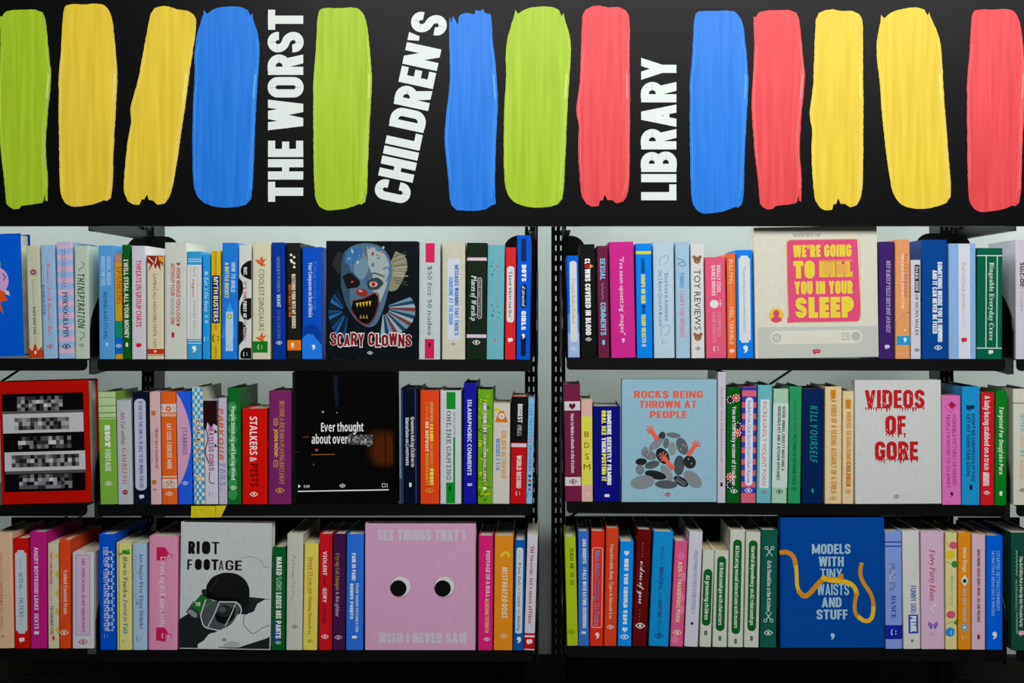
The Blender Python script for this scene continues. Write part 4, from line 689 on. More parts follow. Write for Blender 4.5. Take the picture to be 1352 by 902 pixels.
bookend(167, 237, 312, 1, 1, 'rounded black bookend behind the thick off-white book, left bay')
bookend(665, 706, 311, 1, .05, 'rounded black bookend behind the red and blue books by the gap')
bookend(744.5, 773, 311, .05, 1, 'rounded black bookend behind the short blue book by the gap')
bookend(1208, 1282, 308, 1, 1, 'rounded black bookend behind the dark blue book, right bay')
# sway braces
for (xa, ya, xb, yb), lb in (((1236, 361.5, 752, 683), 'thin black diagonal brace behind the middle shelf of the right bay'), ((185, 382, -40, 532), 'thin black diagonal brace behind the far left middle shelf')):
    d = PD+.11
    A = Vector((wx(xa, d), d, wz(ya, d))); B = Vector((wx(xb, d), d, wz(yb, d)))
    dd = (B-A).normalized(); u = Vector((0, 1, 0)); v = dd.cross(u)
    g = Geo(); pts = [(.0032*math.cos(i*math.pi/4), .0032*math.sin(i*math.pi/4)) for i in range(8)]
    g.prism(pts, lambda p: tuple(A+u*p[0]+v*p[1]), lambda p: tuple(B+u*p[0]+v*p[1]))
    o = g.out('sway_brace', BLK); o['label'] = lb; o['category'] = 'brace'; o['group'] = 'diagonal braces of the shelving'

# ------------------------------------------------------------------ the sign
BD = -.02
sign = empty('sign_board', (0, BD, wz(298.6, BD)), 'black sign board with painted strokes reading THE WORST CHILDREN’S LIBRARY', 'sign')
zs = wz(298.6, BD)
g = Geo(); g.box(wx(-120, BD), wx(1470, BD), 0, .015, 0, wz(-90, BD)-zs); g.out('panel', mat('090b0a', 'board'), sign)
def on_sign(name, shape, color, kind='paint', lift=.0006, parent=sign):
    v, f = shape
    vv = [(wx(p[0], BD), -lift-(p[2] if len(p) > 2 else 0)*4e-6, wz(p[1], BD)-zs) for p in v]
    me_v = vv
    return meshed(name, me_v, f, mat(color, kind), parent, fix=False)
SA = [(258,22),(290,16),(340,18),(375,14),(412,18),(432,38),(446,75),(455,150),(462,230),(467,300),(462,400),(455,520),(450,640),(448,740),(440,785),(425,797),(412,795),(395,803),(370,812),(330,818),(290,822),(262,810),(243,780),(237,720),(235,600),(233,450),(234,360),(232,330),(236,270),(242,210),(247,120),(250,60)]
SB = [(388,62),(400,38),(420,26),(455,22),(480,30),(530,28),(555,36),(572,60),(576,110),(575,250),(577,400),(576,600),(575,700),(568,770),(550,800),(525,808),(505,795),(488,799),(477,773),(468,795),(458,795),(452,818),(430,823),(405,810),(388,790),(380,750),(372,640),(370,560),(375,500),(365,460),(363,430),(370,380),(378,320),(382,200),(385,120)]
SCC = [(118,60),(122,40),(132,55),(150,42),(180,30),(230,25),(270,28),(295,40),(305,65),(312,45),(318,80),(335,130),(343,180),(340,260),(332,360),(325,500),(320,620),(315,740),(308,790),(295,810),(260,820),(210,826),(160,820),(120,805),(95,780),(80,740),(76,650),(75,550),(78,420),(85,300),(83,220),(90,150),(105,100)]
SD = [(8,66),(14,74),(30,48),(60,42),(100,40),(150,40),(175,45),(190,75),(197,140),(205,230),(214,300),(207,380),(198,460),(192,560),(193,640),(200,700),(198,800),(190,805),(186,770),(182,805),(150,812),(120,815),(95,818),(85,830),(65,832),(45,822),(35,820),(30,760),(22,680),(12,600),(5,500),(0,400),(5,320),(10,240),(12,150)]
SE = [(763,60),(768,95),(775,65),(785,75),(795,105),(800,60),(830,50),(862,58),(866,40),(885,45),(895,35),(903,52),(922,50),(930,80),(933,160),(942,230),(950,320),(955,400),(950,500),(945,600),(942,720),(946,810),(930,815),(915,828),(870,838),(820,836),(790,835),(770,820),(762,780),(755,680),(745,600),(742,540),(750,440),(758,380),(765,300),(762,200),(760,130)]
def rough(pts):
    out = []
    for i, p in enumerate(pts):
        q = pts[(i+1) % len(pts)]
        L = math.hypot(q[0]-p[0], q[1]-p[1]); n = max(1, int(L/3.2))
        for j in range(n):
            t = j/n; a = .35 if L > 12 else .25
            out.append((p[0]+(q[0]-p[0])*t+random.uniform(-a, a), p[1]+(q[1]-p[1])*t+random.uniform(-a, a)))
    return out
def smooth(pts):
    out = []
    for i in range(len(pts)):
        a, b = pts[i], pts[(i+1) % len(pts)]
        if math.hypot(a[0]-b[0], a[1]-b[1]) < 9: out += [a]
        else: out += [(a[0]*.8+b[0]*.2, a[1]*.8+b[1]*.2), (a[0]*.2+b[0]*.8, a[1]*.2+b[1]*.8)]
    return out
GR, YE, BL, RE = 'a9cc1c', 'f0cf34', '0a7cea', 'ee464d'
def brush(base, ox, oy, color, label, ang=0, at=None, darker=None):
    p = [(x/3.006+ox, y/3.006+oy) for x, y in base]
    if at:
        sx = sum(q[0] for q in p)/len(p); sy = 142
        c, s = math.cos(ang), math.sin(ang)
        p = [(at+(x-sx)*c-(y-sy)*s, at*0+sy+(x-sx)*s+(y-sy)*c) for x, y in p]
    o = on_sign('paint_stroke', poly(rough(smooth(p))), color)
    o['label'] = label
    # thin pale ridge lines left by the brush
    sh = []
    xs = [q[0] for q in p]; 
    def edge(y, side):
        c = []
        for i in range(len(p)):
            a, b = p[i], p[(i+1) % len(p)]
            if (a[1]-y)*(b[1]-y) < 0: c.append(a[0]+(b[0]-a[0])*(y-a[1])/(b[1]-a[1]))
        return (min(c) if side < 0 else max(c)) if c else None
    for side, off, y0, y1, w in ((1, 2.6, 50, 250, .55), (1, 5.0, 90, 262, .4), (-1, 3, 60, 240, .45), (1, 4.0, 98, 130, 1.3)):
        pts = []
        for k in range(14):
            y = y0+(y1-y0)*k/13
            e = edge(y, side)
            if e is not None: pts.append((e-side*off+random.uniform(-.15, .15), y))
        if len(pts) > 2: sh.append(stroke(pts, w))
    pale = {GR: 'd3e488', YE: 'f8ea9b', BL: '6db6f6', RE: 'fa9a9c'}[color]
    r = on_sign('brush_ridge', join(*sh), pale, 'print', .0009, o)
brush(SD, -3, -.5, GR, 'green paint stroke cut by the left edge of the sign')
brush(SA, 0, 0, YE, 'upright yellow paint stroke')
brush(SB, 640, 0, YE, 'yellow paint stroke leaning right', math.radians(8.2), 205.5)
brush(SCC, 229, 0, BL, 'blue paint stroke beside the word THE WORST')
brush(SA, 336, 5, GR, 'green paint stroke after THE WORST')
brush(SE, 340, 0, BL, 'blue paint stroke after CHILDREN’S')
brush(SCC, 640, 0, GR, 'wide green paint stroke')
brush(SB, 640, 0, RE, 'red paint stroke before LIBRARY')
brush(SA, 833, 9, BL, 'blue paint stroke after LIBRARY')
brush(SD, 992, 0, RE, 'red paint stroke between blue and yellow')
brush(SB, 948, 5, YE, 'upright yellow paint stroke right of the red one')
brush(SCC, 1000, 2, YE, 'yellow paint stroke leaning left', math.radians(-7), 1207)
brush(SA, 1199, 7, RE, 'red paint stroke at the right end')
def sign_word(s, start, ang, length, h, cw, name='lettering'):
    x = 0; v = []; f = []
    sv = text_c(s, cw)
    v, f = fit(sv, 0, length, h)
    c, q = math.cos(ang), math.sin(ang)      # reading direction = up the board, leaning by ang
    dirx, diry = q, -c; nx, ny = -c, -q
    return on_sign('lettering', ([(start[0]+a*dirx+b*nx, start[1]+a*diry+b*ny, kk) for a, b, kk in v], f), 'dfe6e3', 'print', .0010)
def text_c(s, t):
    vs = []; fs = []; x = 0
    for ch in s:
        w, (v, f) = cglyph(ch, t, .57)
        n = len(vs); vs += [(p[0]+x, p[1], p[2] if len(p) > 2 else 0) for p in v]; fs += [tuple(i+n for i in q) for q in f]
        x += w+.06
        if ch == ' ': x -= .07
    return vs, fs
sign_word('THE WORST', (400.5, 266.5), 0, 253.5, 46.5, .228)
sign_word("CHILDREN'S", (538.5, 270.5), math.radians(12.2), 253, 46.5, .228)
sign_word('LIBRARY', (893, 264.5), 0, 188, 46.5, .228)

# ------------------------------------------------------------------ books
CAPS = {'w': 'e4e8e6', 'k': '111214', 'n': '14286e', 'r': 'c5202a', 'g': '8d9296'}
def colr(c): return CAPS.get(c, c)
def spine_y(u, rr=.0055, n=7): return rr*(1-(max(0, 1-abs(u)**n))**(1/n))
def cover_profile(th, dep, t=.0024, rr=.0055):
    N = 12; pts = [(-th/2, dep)]
    us = [-1, -.985, -.95, -.88, -.75, -.5, 0, .5, .75, .88, .95, .985, 1]
    for u in us: pts.append((u*th/2, spine_y(u, min(rr, th*.22))))
    pts += [(th/2, dep), (th/2-t, dep), (th/2-t, .008), (th/2-t-.0015, .0045), (-th/2+t+.0015, .0045), (-th/2+t, .008), (-th/2+t, dep)]
    return pts
def emblem(kind, x, y, s=1.0):
    if kind == 'E':
        a, b = [[(x+(-5+10*i/8)*s, y+q*2.7*s*math.sin(math.pi*i/8)) for i in range(9)] for q in (-1, 1)]
        return join(stroke(a, .9*s), stroke(b, .9*s), ell(x, y, 1.5*s, n=10))
    if kind == 'M': return join(rrect(x-3.2*s, x+3.2*s, y-2.2*s, y+2.2*s, 1.4*s), poly([(x-2*s, y+1.8*s), (x+.4*s, y+1.8*s), (x-1.4*s, y+4*s)]))
    if kind == 'V': return rrect(x-1.9*s, x+1.9*s, y-4*s, y+3*s, 1.2*s)
    if kind == 'Q': return join(ell(x, y-1*s, 2.2*s, n=12), poly([(x+2.2*s, y-1.2*s), (x+2.0*s, y+1.8*s), (x-.6*s, y+4*s), (x-1.6*s, y+3.4*s), (x+.2*s, y+1*s)]))
    if kind == 'U': return join(stroke([(x-1+(-2*math.cos(t))*s, y+3.4*s*math.sin(t)) for t in [-1.2+.4*i for i in range(7)]], .9*s), ell(x+2*s, y-1.4*s, .7*s, n=8), ell(x+2*s, y+1.4*s, .7*s, n=8))
    if kind == 'H': return poly([(x, y+3*s), (x-3*s, y), (x-2.4*s, y-2.4*s), (x-1*s, y-2.6*s), (x, y-1.2*s), (x+1*s, y-2.6*s), (x+2.4*s, y-2.4*s), (x+3*s, y)])
    if kind == 'star':
        return poly([(x+(5*s if i % 2 else 2.2*s)*math.cos(i*math.pi/9), y+(5*s if i % 2 else 2.2*s)*math.sin(i*math.pi/9)) for i in range(18)])
def shapes_of(m, yb):
    """turns one mark into [(part name, shape in px relative to the book's axis, colour, wrap)]"""
    k = m[0]
    if k == 't':     # vertical title reading downwards: text, y0, y1, dx, height, colour, font
        _, s, y0, y1, dx, h, c, f = m
        v, fs = fit(text2d(s, f), y0, y1, h)
        return [('title', ([(dx-h/2+p[1], p[0], p[2]) for p in v], fs), c, 0)]
    if k == 'T':     # upright text in a box: text, x0, x1, ytop, ybase, colour, font
        _, s, x0, x1, y0, y1, c, f = m
        v, fs = fit(text2d(s, f), x0, x1, y1-y0)
        return [('title', ([(p[0], y1-p[1], p[2]) for p in v], fs), c, 0)]
    if k == 'b': return [('band', (m[1], m[2]), m[3], 1)]
    if k == 'r': return [('panel', rrect(m[1], m[2], m[3], m[4], m[6] if len(m) > 6 else 0), m[5], 0)]
    if k == 'o':     # outlined frame
        p = fillet([(m[1], m[3]), (m[2], m[3]), (m[2], m[4]), (m[1], m[4])], m[7] if len(m) > 7 else 2, True)
        return [('frame', stroke(p, m[6], True), m[5], 0)]
    if k == 'c': return [('picture', ell(m[1], m[2], m[3], m[4], n=m[6] if len(m) > 6 else 24), m[5], 0)]
    if k == 'e': return [('picture', ell(m[1], m[2], m[3], m[4], rot=math.radians(m[6])), m[5], 0)]
    if k == 'p': return [('picture', poly(m[1]), m[2], 0)]
    if k == 's': return [('picture', stroke(m[1], m[2], m[4] if len(m) > 4 else False), m[3], 0)]
    if k == 'sc': return [('picture', stroke(fillet(m[1], m[4], False, 5), m[2]), m[3], 0)]
    if k == 'm': return [('emblem', emblem(m[1], m[2], m[3], m[5] if len(m) > 5 else 1), m[4], 0)]
    if k == 'mos':   # the pixelated block printed over a word: x0,x1,y0,y1,cell,dark,light
        _, x0, x1, y0, y1, cell, lo, hi = m
        out = []; rnd = random.Random(int(x0*7+y0*13)); nx = max(1, int(round((x1-x0)/cell))); ny = max(1, int(round((y1-y0)/cell)))
        a = [int(lo[i:i+2], 16) for i in (0, 2, 4)]; b = [int(hi[i:i+2], 16) for i in (0, 2, 4)]
        lev = {}
        for i in range(nx):
            for j in range(ny):
                q = rnd.randrange(6); mid = 1 - abs((j+.5)/ny-.5)*1.1
                q = min(5, int(q*mid+rnd.random()))
                lev.setdefault(q, []).append(rrect(x0+(x1-x0)*i/nx, x0+(x1-x0)*(i+1)/nx, y0+(y1-y0)*j/ny, y0+(y1-y0)*(j+1)/ny))
        return [('pixelated_word', join(*v), '%02x%02x%02x' % tuple(int(a[i]+(b[i]-a[i])*q/5) for i in range(3)), 0) for q, v in lev.items()]
    raise ValueError(k)
def decorate(t, marks, cx, yb, halfw, th):
    n = 0; rr = min(.0055, th*.22) if th else .0055
    pics = []; out = []
    for m in marks:
        first = True
        for name, sh, c, wrap in shapes_of(m, yb):
            n += 1
            y = -.000014*n-.00008
            if wrap:
                us = [-1, -.985, -.95, -.88, -.75, 0, .75, .88, .95, .985, 1] if th else [-1, 1]
                z0 = (yb-sh[0])*PX; z1 = (yb-sh[1])*PX
                v = [(u*halfw*PX*1.0005, (spine_y(u, rr) if th else 0)+y, z) for z in (z0, z1) for u in us]; k = len(us)
                f = [(i, i+1, k+i+1, k+i) for i in range(k-1)]
            else:
                v = [((p[0]-cx)*PX, y-(p[2] if len(p) > 2 else 0)*2.5e-6, (yb-p[1])*PX) for p in sh[0]]; f = sh[1]
            if not f: continue
            e = (name, v, f, colr(c))
            if name == 'picture': pics.append(e)
            elif name == 'pixelated_word' and not first: out[-1].append(e)
            else: out.append([e])
            first = False
    # painted shapes that touch belong to one picture
    G = []
    for e in pics:
        xs = [p[0] for p in e[1]]; zs_ = [p[2] for p in e[1]]
        bb = [min(xs)-.0008, max(xs)+.0008, min(zs_)-.0008, max(zs_)+.0008]; es = [e]; keep = []
        for q, l in G:
            if q[0] < bb[1] and bb[0] < q[1] and q[2] < bb[3] and bb[2] < q[3]:
                bb = [min(bb[0], q[0]), max(bb[1], q[1]), min(bb[2], q[2]), max(bb[3], q[3])]; es = l+es
            else: keep.append((q, l))
        G = keep+[(bb, es)]
    out += [l for q, l in G]
    for l in out:
        v = []; f = []; ms = []; mi = []
        for name, a, b, c in l:
            k = len(v); v += a; f += [tuple(i+k for i in q) for q in b]
            if c not in ms: ms.append(c)
            mi += [ms.index(c)]*len(b)
        meshed(l[0][0], v, f, [mat(c, 'print') for c in ms], t, mi, fix=False)
BOOKS = [0]
def book(key, xt0, xt1, yt, xb0, xb1, color, label, marks=(), dep=.155, pages='ded6c0', back=0):
    f = ROW[key]
    xc = (xb0+xb1)/2; yb = f(xc); lean = (xt0+xt1-xb0-xb1)/2
    w = ((xt1-xt0)+(xb1-xb0))/2-.7
    h = (yb-yt)*PX; th = w*PX
    ang = math.atan2(lean*PX, h)
    t = empty('book', (wx(xc), back, wz(min(f(xb0), f(xb1)))+.0004+th/2*abs(math.sin(ang))), label, 'book', GROUPS[key])
    t.rotation_euler = (0, ang, 0)
    d = dep*(1+.05*math.sin(BOOKS[0]*2.3)); BOOKS[0] += 1
    g = Geo(); g.prism(cover_profile(th, d), lambda p: (p[0], p[1], 0), lambda p: (p[0], p[1], h)); g.out('cover', mat(color), t)
    i = .0026 if th > .008 else .0018
    g = Geo(); g.box(-th/2+i, th/2-i, .006, d-.004, .003, h-.0035); g.out('pages', mat(pages, 'pages'), t)
    decorate(t, marks, 0, yb, w/2, th)
    return t
def faceout(key, xt0, xt1, yt, xb0, xb1, color, label, marks=(), th=.03, side=None, back=0, pages='ded6c0'):
    f = ROW[key]
    xc = (xb0+xb1)/2; yb = f(xc); lean = (xt0+xt1-xb0-xb1)/2
    w = ((xt1-xt0)+(xb1-xb0))/2-.7; W = w*PX
    h = (yb-yt)*PX; ang = math.atan2(lean*PX, h)
    t = empty('book', (wx(xc), back, wz(min(f(xb0), f(xb1)))+.0004+W/2*abs(math.sin(ang))), label, 'book', GROUPS[key])
    t.rotation_euler = (0, ang, 0)
    g = Geo(); g.prism(cover_profile(th, W, .003), lambda p: (-W/2+p[1], p[0]+th/2, 0), lambda p: (-W/2+p[1], p[0]+th/2, h)); g.out('cover', mat(color), t)
    g = Geo(); g.box(-W/2+.006, W/2-.004, .0034, th-.0034, .003, h-.0035); g.out('pages', mat(pages, 'pages'), t)
    decorate(t, marks, (xt0+xt1+xb0+xb1)/4, yb, w/2, 0)
    return t
GROUPS = {'1a': 'books on the upper shelf at the left edge', '1b': 'books on the upper shelf of the left bay', '1c': 'books on the upper shelf of the right bay', '1d': 'books on the upper shelf at the right edge',
          '2a': 'books on the middle shelf at the left edge', '2b': 'books on the middle shelf of the left bay', '2c': 'books on the middle shelf of the right bay', '2d': 'books on the middle shelf at the right edge',
          '3a': 'books on the lower shelf at the left edge', '3b': 'books on the lower shelf of the left bay', '3c': 'books on the lower shelf of the right bay', '3d': 'books on the lower shelf at the right edge'}
#@BOOKS@
B, F = book, faceout
# ---- upper shelf, left edge
F('1a', -95, 27, 312, -90, 32, '0560cf', 'large blue book facing out, cut by the left edge of the upper shelf', [
    ('c', -4, 352, 6, 9, '9fb39a'), ('c', -6, 374, 18, 19, 'cfa6d8'), ('p', [(-30, 384), (-8, 380), (4, 388), (12, 386), (6, 393), (10, 400), (0, 402), (4, 418), (-6, 406), (-30, 420)], 'dd5a20'),
    ('p', [(5, 386), (12, 388), (13, 394), (8, 392)], 'c9cfe0'), ('s', [(4, 364), (8, 369), (5, 374)], 1.4, '7a2f9a'), ('s', [(-4, 366), (1, 370)], 1.6, 'k')], th=.05, pages='c9cbb8')
B('1a', 34, 52, 325, 38, 56, 'c6c9b2', 'pale cream book with a red sunburst and orange spikes at its foot', [
    ('p', [(0+(6 if i % 2 else 3.2)*math.cos(i*math.pi/12), 360+(6 if i % 2 else 3.2)*math.sin(i*math.pi/12)) for i in range(24)], 'c8603c'), ('c', 0, 360, 2.6, 2.6, '2e3f86'), ('c', 0, 360, 1.1, 1.1, 'w'),
    ('t', 'second starts to', 370, 403, -.5, 3.6, 'ad9a86', 'S'), ('t', 'waste your time', 405, 442, .3, 4.2, '3c4a4e', 'B'), ('t', 'at it', 444, 452, .8, 3.6, 'c09a80', 'S'),
    ('b', 464, 473.5, 'bd4323'), ('p', [(-9, 465), (-8.6, 459), (-3.6, 464), (-.2, 452), (3.4, 464), (9, 458), (9, 465)], 'bd4323'), ('c', 0, 466, 1.5, 2.5, 'e2cfc0')])
B('1a', 53, 72, 324, 57, 76, '9dbcdb', 'light blue book with red script title, third on the left edge', [
    ('t', 'Hammers, Pots & Baseball Bats', 347, 444, 1, 6, 'd05560', 'K'), ('t', 'are weapons for kids', 376, 416, -6, 3.4, '4b68ab', 'B'), ('s', [(-6, 350), (-6, 373)], .5, '7f9cc0'), ('s', [(-6, 420), (-6, 446)], .5, '7f9cc0'), ('m', 'E', 0, 458, 'c03a48', .9)])
B('1a', 73, 96, 320.5, 78, 98, '9dbbe2', 'pink and blue striped book reading PORNOGRAPHY', [('b', 321+i*15.4, min(473, 328.7+i*15.4), 'd6b6cf') for i in range(10)]+[
    ('t', 'TRANSEXUAL', 330, 382, -1, 6.5, '6d78a2', 'M'), ('t', 'PORNOGRAPHY', 386, 447, 0, 7, '232b52', 'R'), ('m', 'E', 0, 458, '1d2547', 1.1)])
B('1a', 97, 118, 325, 99.5, 117.5, 'bccabb', 'sage book with green handwritten THINSPIRATION and curls', [
    ('t', 'THINSPIRATION', 362, 434, -1, 9, '24513d', 'I'), ('sc', [(-1, 346), (4, 348), (2, 354), (-4, 355), (-3, 359)], .9, '4f6e5f', 3), ('sc', [(-3, 439), (3, 440), (3, 446), (-4, 447), (0, 450)], .9, '4f6e5f', 3), ('m', 'E', -.5, 456, '5f7a6c', .7)])
# ---- upper shelf, left bay
B('1b', 129, 151, 324.5, 131, 151.5, '5f9fd6', 'mid blue book SOCIAL MEDIA MAKES ME FEEL, first of the left bay', [
    ('t', 'SOCIAL MEDIA', 339, 377, 3.5, 5, 'b7d0ea', 'B'), ('t', 'MAKES ME FEEL', 339, 379, -4, 5, 'b7d0ea', 'B'), ('t', 'BEHIND AND STUPID', 386, 448, -1.5, 5, '21457c', 'S'), ('m', 'Q', 0, 455, 'c9dcee', .7)])
B('1b', 150.5, 160.8, 336, 152, 162, 'c79d2c', 'slim colour-banded book reading SPANKING', [
    ('b', 336.3, 347, 'b98878'), ('b', 424, 446, '1f8a6d'), ('b', 446, 468, '0d6bc4'), ('t', 'SPANKING', 352, 402, 1.5, 7.5, 'c0661e', 'B'), ('m', 'E', 0, 457, 'cfe0f2', .8)])
B('1b', 161, 171, 323.5, 162.5, 173, '145e22', 'slim green book I WILL STEAL ALL YOUR MONEY', [('t', 'I WILL STEAL ALL YOUR MONEY', 343, 447, 0, 5.6, 'f2f5f2', 'B'), ('m', 'V', 0, 456, 'dfe6df', .8)])
B('1b', 173, 192.5, 325, 174, 192.5, 'cdccd6', 'white book with red title THREATS IN GROUP CHATS', [('t', 'THREATS IN GROUP CHATS', 344, 432, 0, 7, 'c22f3c', 'B'), ('m', 'M', 0, 456, 'c22f3c', 1.1)])
B('1b', 193.5, 216, 337, 194, 216, 'd8cfb4', 'cream book with a jagged dark red burst at its top', [
    ('p', [(-10.5, 338), (10.5, 338), (10.5, 352), (7, 347), (7, 358), (3, 350), (0, 356), (-2, 348), (-9, 359), (-6, 349), (-10.5, 347)], '8a2f1d'), ('p', [(4, 338), (10.5, 340), (10.5, 347), (5, 344)], 'e09a3a'), ('s', [(-9, 340), (-2, 347)], 1.3, 'ead9c0'), ('s', [(2, 340), (0, 349)], 1.2, 'ead9c0'),
    ('t', 'GAMING ALL NIGHTERS UNTIL 7AM', 361, 459, -.5, 4.6, '8b5a38', 'S'), ('b', 461, 468, 'bf3a20'), ('m', 'H', 0, 464.5, 'f0dccb', .6), ('b', 469, 470, 'bb8a6a')])
B('1b', 217, 247, 320.5, 217, 246.5, 'cdd1c9', 'thick off-white book HOW WOULD YOU LOOK in red', [
    ('t', 'HOW WOULD YOU LOOK', 354, 426, 3.5, 5.2, 'b7303a', 'B'), ('t', 'WITHOUT YOUR', 348, 391, -4, 5.2, 'b7303a', 'B'), ('mos', -6.5, -1.5, 393, 417, 1.6, 'a9aaa5', 'cfcfc9'), ('t', 'ON?', 419, 429, -4, 5.2, 'b7303a', 'B'),
    ('m', 'H', 3.5, 349, 'b7303a', .8), ('m', 'H', 3.5, 429, 'b7303a', .8), ('m', 'V', -3.5, 443, 'b7303a', 1)], dep=.19)
B('1b', 247, 266.5, 332.5, 246.5, 266, '3f9dcf', 'sky blue book with a tall white label and a comma mark', [
    ('r', -9.5, 9.5, 350, 448, 'd6d8d8'), ('b', 342, 343, 'cfe2ef'), ('b', 345, 346, 'cfe2ef'), ('b', 449.5, 450.5, 'cfe2ef'), ('b', 453, 454, 'cfe2ef'), ('s', [(4, 353), (4, 446)], .4, '9aa0a4'), ('s', [(-5, 353), (-5, 446)], .4, '9aa0a4'),
    ('t', 'Find it', 353, 366, 0, 3.4, '9a9a9c', 'S'), ('t', 'anyone', 369, 393, 0, 5, 'b44a4c', 'K'), ('t', 'SOMEWHERE THAN YOU', 395, 445, 0, 3, '8d8f93', 'S'), ('m', 'Q', 0, 461, 'f0f4f6', 1.3)])
B('1b', 267.5, 277.5, 337, 267.5, 277.5, '2a9de0', 'slim sky blue book with white script and a star', [('t', 'Let it Go Sexy', 366, 412, 0, 5, 'c9e4f6', 'RI'), ('m', 'star', 0, 361, 'a6d3f2', .7), ('m', 'star', 0, 418, 'a6d3f2', .5), ('m', 'star', 0, 425, 'a6d3f2', .6), ('m', 'U', 0, 448, 'd8edf9', .9)])
B('1b', 278.5, 291.5, 331.5, 278.5, 291.5, 'd9b830', 'slim yellow book with a navy title block and a smile', [
    ('s', [(0, 332), (0, 474)], .9, '5c4d17'), ('s', [(-2.5, 332), (-2.5, 474)], .5, '9c8320'), ('r', -5.2, 5.2, 364, 427, '1b2c62'), ('t', 'MYTH BUSTERS', 366, 425, 0, 6, 'f2eccb', 'B'), ('r', -5, 5, 437, 458, 'd9b830'), ('m', 'U', 0, 447, '2c2510', 1.5)])
B('1b', 292.5, 315, 321, 292.5, 313, '2a7fd6', 'blue book HOW TO BUILD A BOTTLE ROCKET with a rocket', [
    ('p', [(-11, 447), (0, 398), (10, 447)], '2f92e4'), ('t', 'HOW TO BUILD', 347, 386, 4.5, 5.2, 'bcd9ee', 'C16'), ('t', 'A BOTTLE ROCKET', 347, 394, -4, 5.2, 'd5d86a', 'C18'),
    ('p', [(-5, 413), (0, 400), (5, 413)], '46a3ea'), ('r', -4.8, 4.8, 412, 464, 'b9cfe6'), ('c', 0, 418.5, 3.2, 3.2, '5d8a54'), ('c', 0, 418.5, 2.3, 2.3, 'd8df55'), ('m', 'U', 0, 458, '7b96b8', .8)])
B('1b', 315, 332, 323.5, 314.5, 332, 'd2d6d4', 'white book with black cow patches', [
    ('p', fillet([(8.4, 344), (3, 345), (-5, 352), (-6, 362), (0, 367), (8.4, 370)], 4), '17181a'), ('p', fillet([(-8.4, 367), (-3, 372), (-2, 385), (-8.4, 400)], 4), '17181a'), ('p', fillet([(8.4, 394), (0, 394), (-6, 402), (-6, 416), (1, 425), (8.4, 420)], 5), '17181a'),
    ('p', fillet([(-8.4, 424), (-1, 426), (3, 436), (0, 447), (-8.4, 457)], 4), '17181a'), ('p', fillet([(8.4, 460), (0, 459), (-6, 465), (-6, 474), (8.4, 474)], 3), '17181a'),
    ('t', 'WAIT,', 353, 364, .5, 4.4, 'dfe3e2', 'C18'), ('t', "IT'S THE", 372, 396, 0, 4.4, 'a3474e', 'C14'), ('t', 'FIRST OF', 398, 420, 0, 4.4, 'e8ebea', 'C18'), ('t', 'THE MONTH', 421, 450, 0, 4.6, 'c3a7aa', 'C16'), ('m', 'U', 1, 468, 'e6e9e8', .9)])
B('1b', 333, 358, 320.5, 333, 357, 'd6d3b8', 'cream book COOLEST DINOSAURS with a green block', [
    ('p', [(-9, 343), (-3, 344), (1, 338), (2, 344), (7, 341), (2, 348), (6, 351), (0, 352), (-5, 348)], 'd0612d'), ('p', [(-8, 446), (-2, 445), (1, 438), (2, 444), (7, 443), (2, 448), (5, 452), (0, 451), (-4, 449)], 'd0612d'), ('s', [(-4, 344), (1, 347)], 1, 'e7a070'), ('s', [(-4, 447), (2, 446)], 1, 'e7a070'),
    ('t', 'COOLEST DINOSAURS', 356, 437, 0, 7, '4a6b4d', 'S'), ('r', -11.5, 8.5, 451, 466, '1d7a1f'), ('m', 'U', -1.5, 458.5, 'e8efe6', 1)])
B('1b', 358.5, 376, 320.5, 360, 377.5, '0f3c94', 'dark blue book MODERN WOMEN WANT TO BE VICTIMS', [
    ('t', 'MODERN WOMEN', 339, 386, 0, 4.2, '8093bd', 'R'), ('t', 'WANT', 389, 406, 0, 4.8, 'd8e0f0', 'B'), ('t', 'TO BE VICTIMS', 409, 448, 0, 4.2, '5f78b4', 'R'), ('m', 'E', 0, 453, 'dbe2f2', .8)])
B('1b', 377.5, 397, 321, 379, 397.5, '232322', 'black book with white dots and an orange band at its foot', [
    ('c', -3, 337, 1.7, 1.7, 'e6e4d8', 10), ('c', 1, 340, 1.7, 1.7, 'e6e4d8', 10), ('c', -3, 344, 1.7, 1.7, 'e6e4d8', 10), ('c', 1, 348, 1.7, 1.7, 'e6e4d8', 10), ('c', -2, 346, 1.7, 1.7, 'e6e4d8', 10), ('c', 1, 353, 1.7, 1.7, 'e6e4d8', 10),
    ('t', 'DOES IT REALLY DO THIS', 376, 419, -5, 3.2, 'd2752a', 'C16'), ('t', 'WATCHING PORN WITH MY BUDDIES', 362, 434, 0, 5.2, 'd9d4bb', 'C20'), ('b', 449.5, 463, 'df7f25'), ('m', 'Q', -2, 456, 'f2ead9', 1)])
B('1b', 398.5, 425, 326.5, 399, 425, '1356c0', 'royal blue book with pale blue waves at its foot', [
    ('t', 'Finding one and only', 346, 410, 4.5, 4.6, '4d86da', 'S'), ('t', 'Your Companion on Social Media', 347, 419, -2, 4.8, 'd2dff4', 'B'),
    ('p', [(-12.9, 434), (-6, 429), (2, 429), (8, 434), (12.9, 442), (12.9, 458), (-12.9, 452)], '0d439c'), ('p', [(-12.9, 447), (-6, 441), (1, 442), (7, 449), (12.9, 456), (12.9, 474), (-12.9, 474)], '2f7fe4'), ('m', 'Q', 2, 458.5, 'e8eff9', 1)])
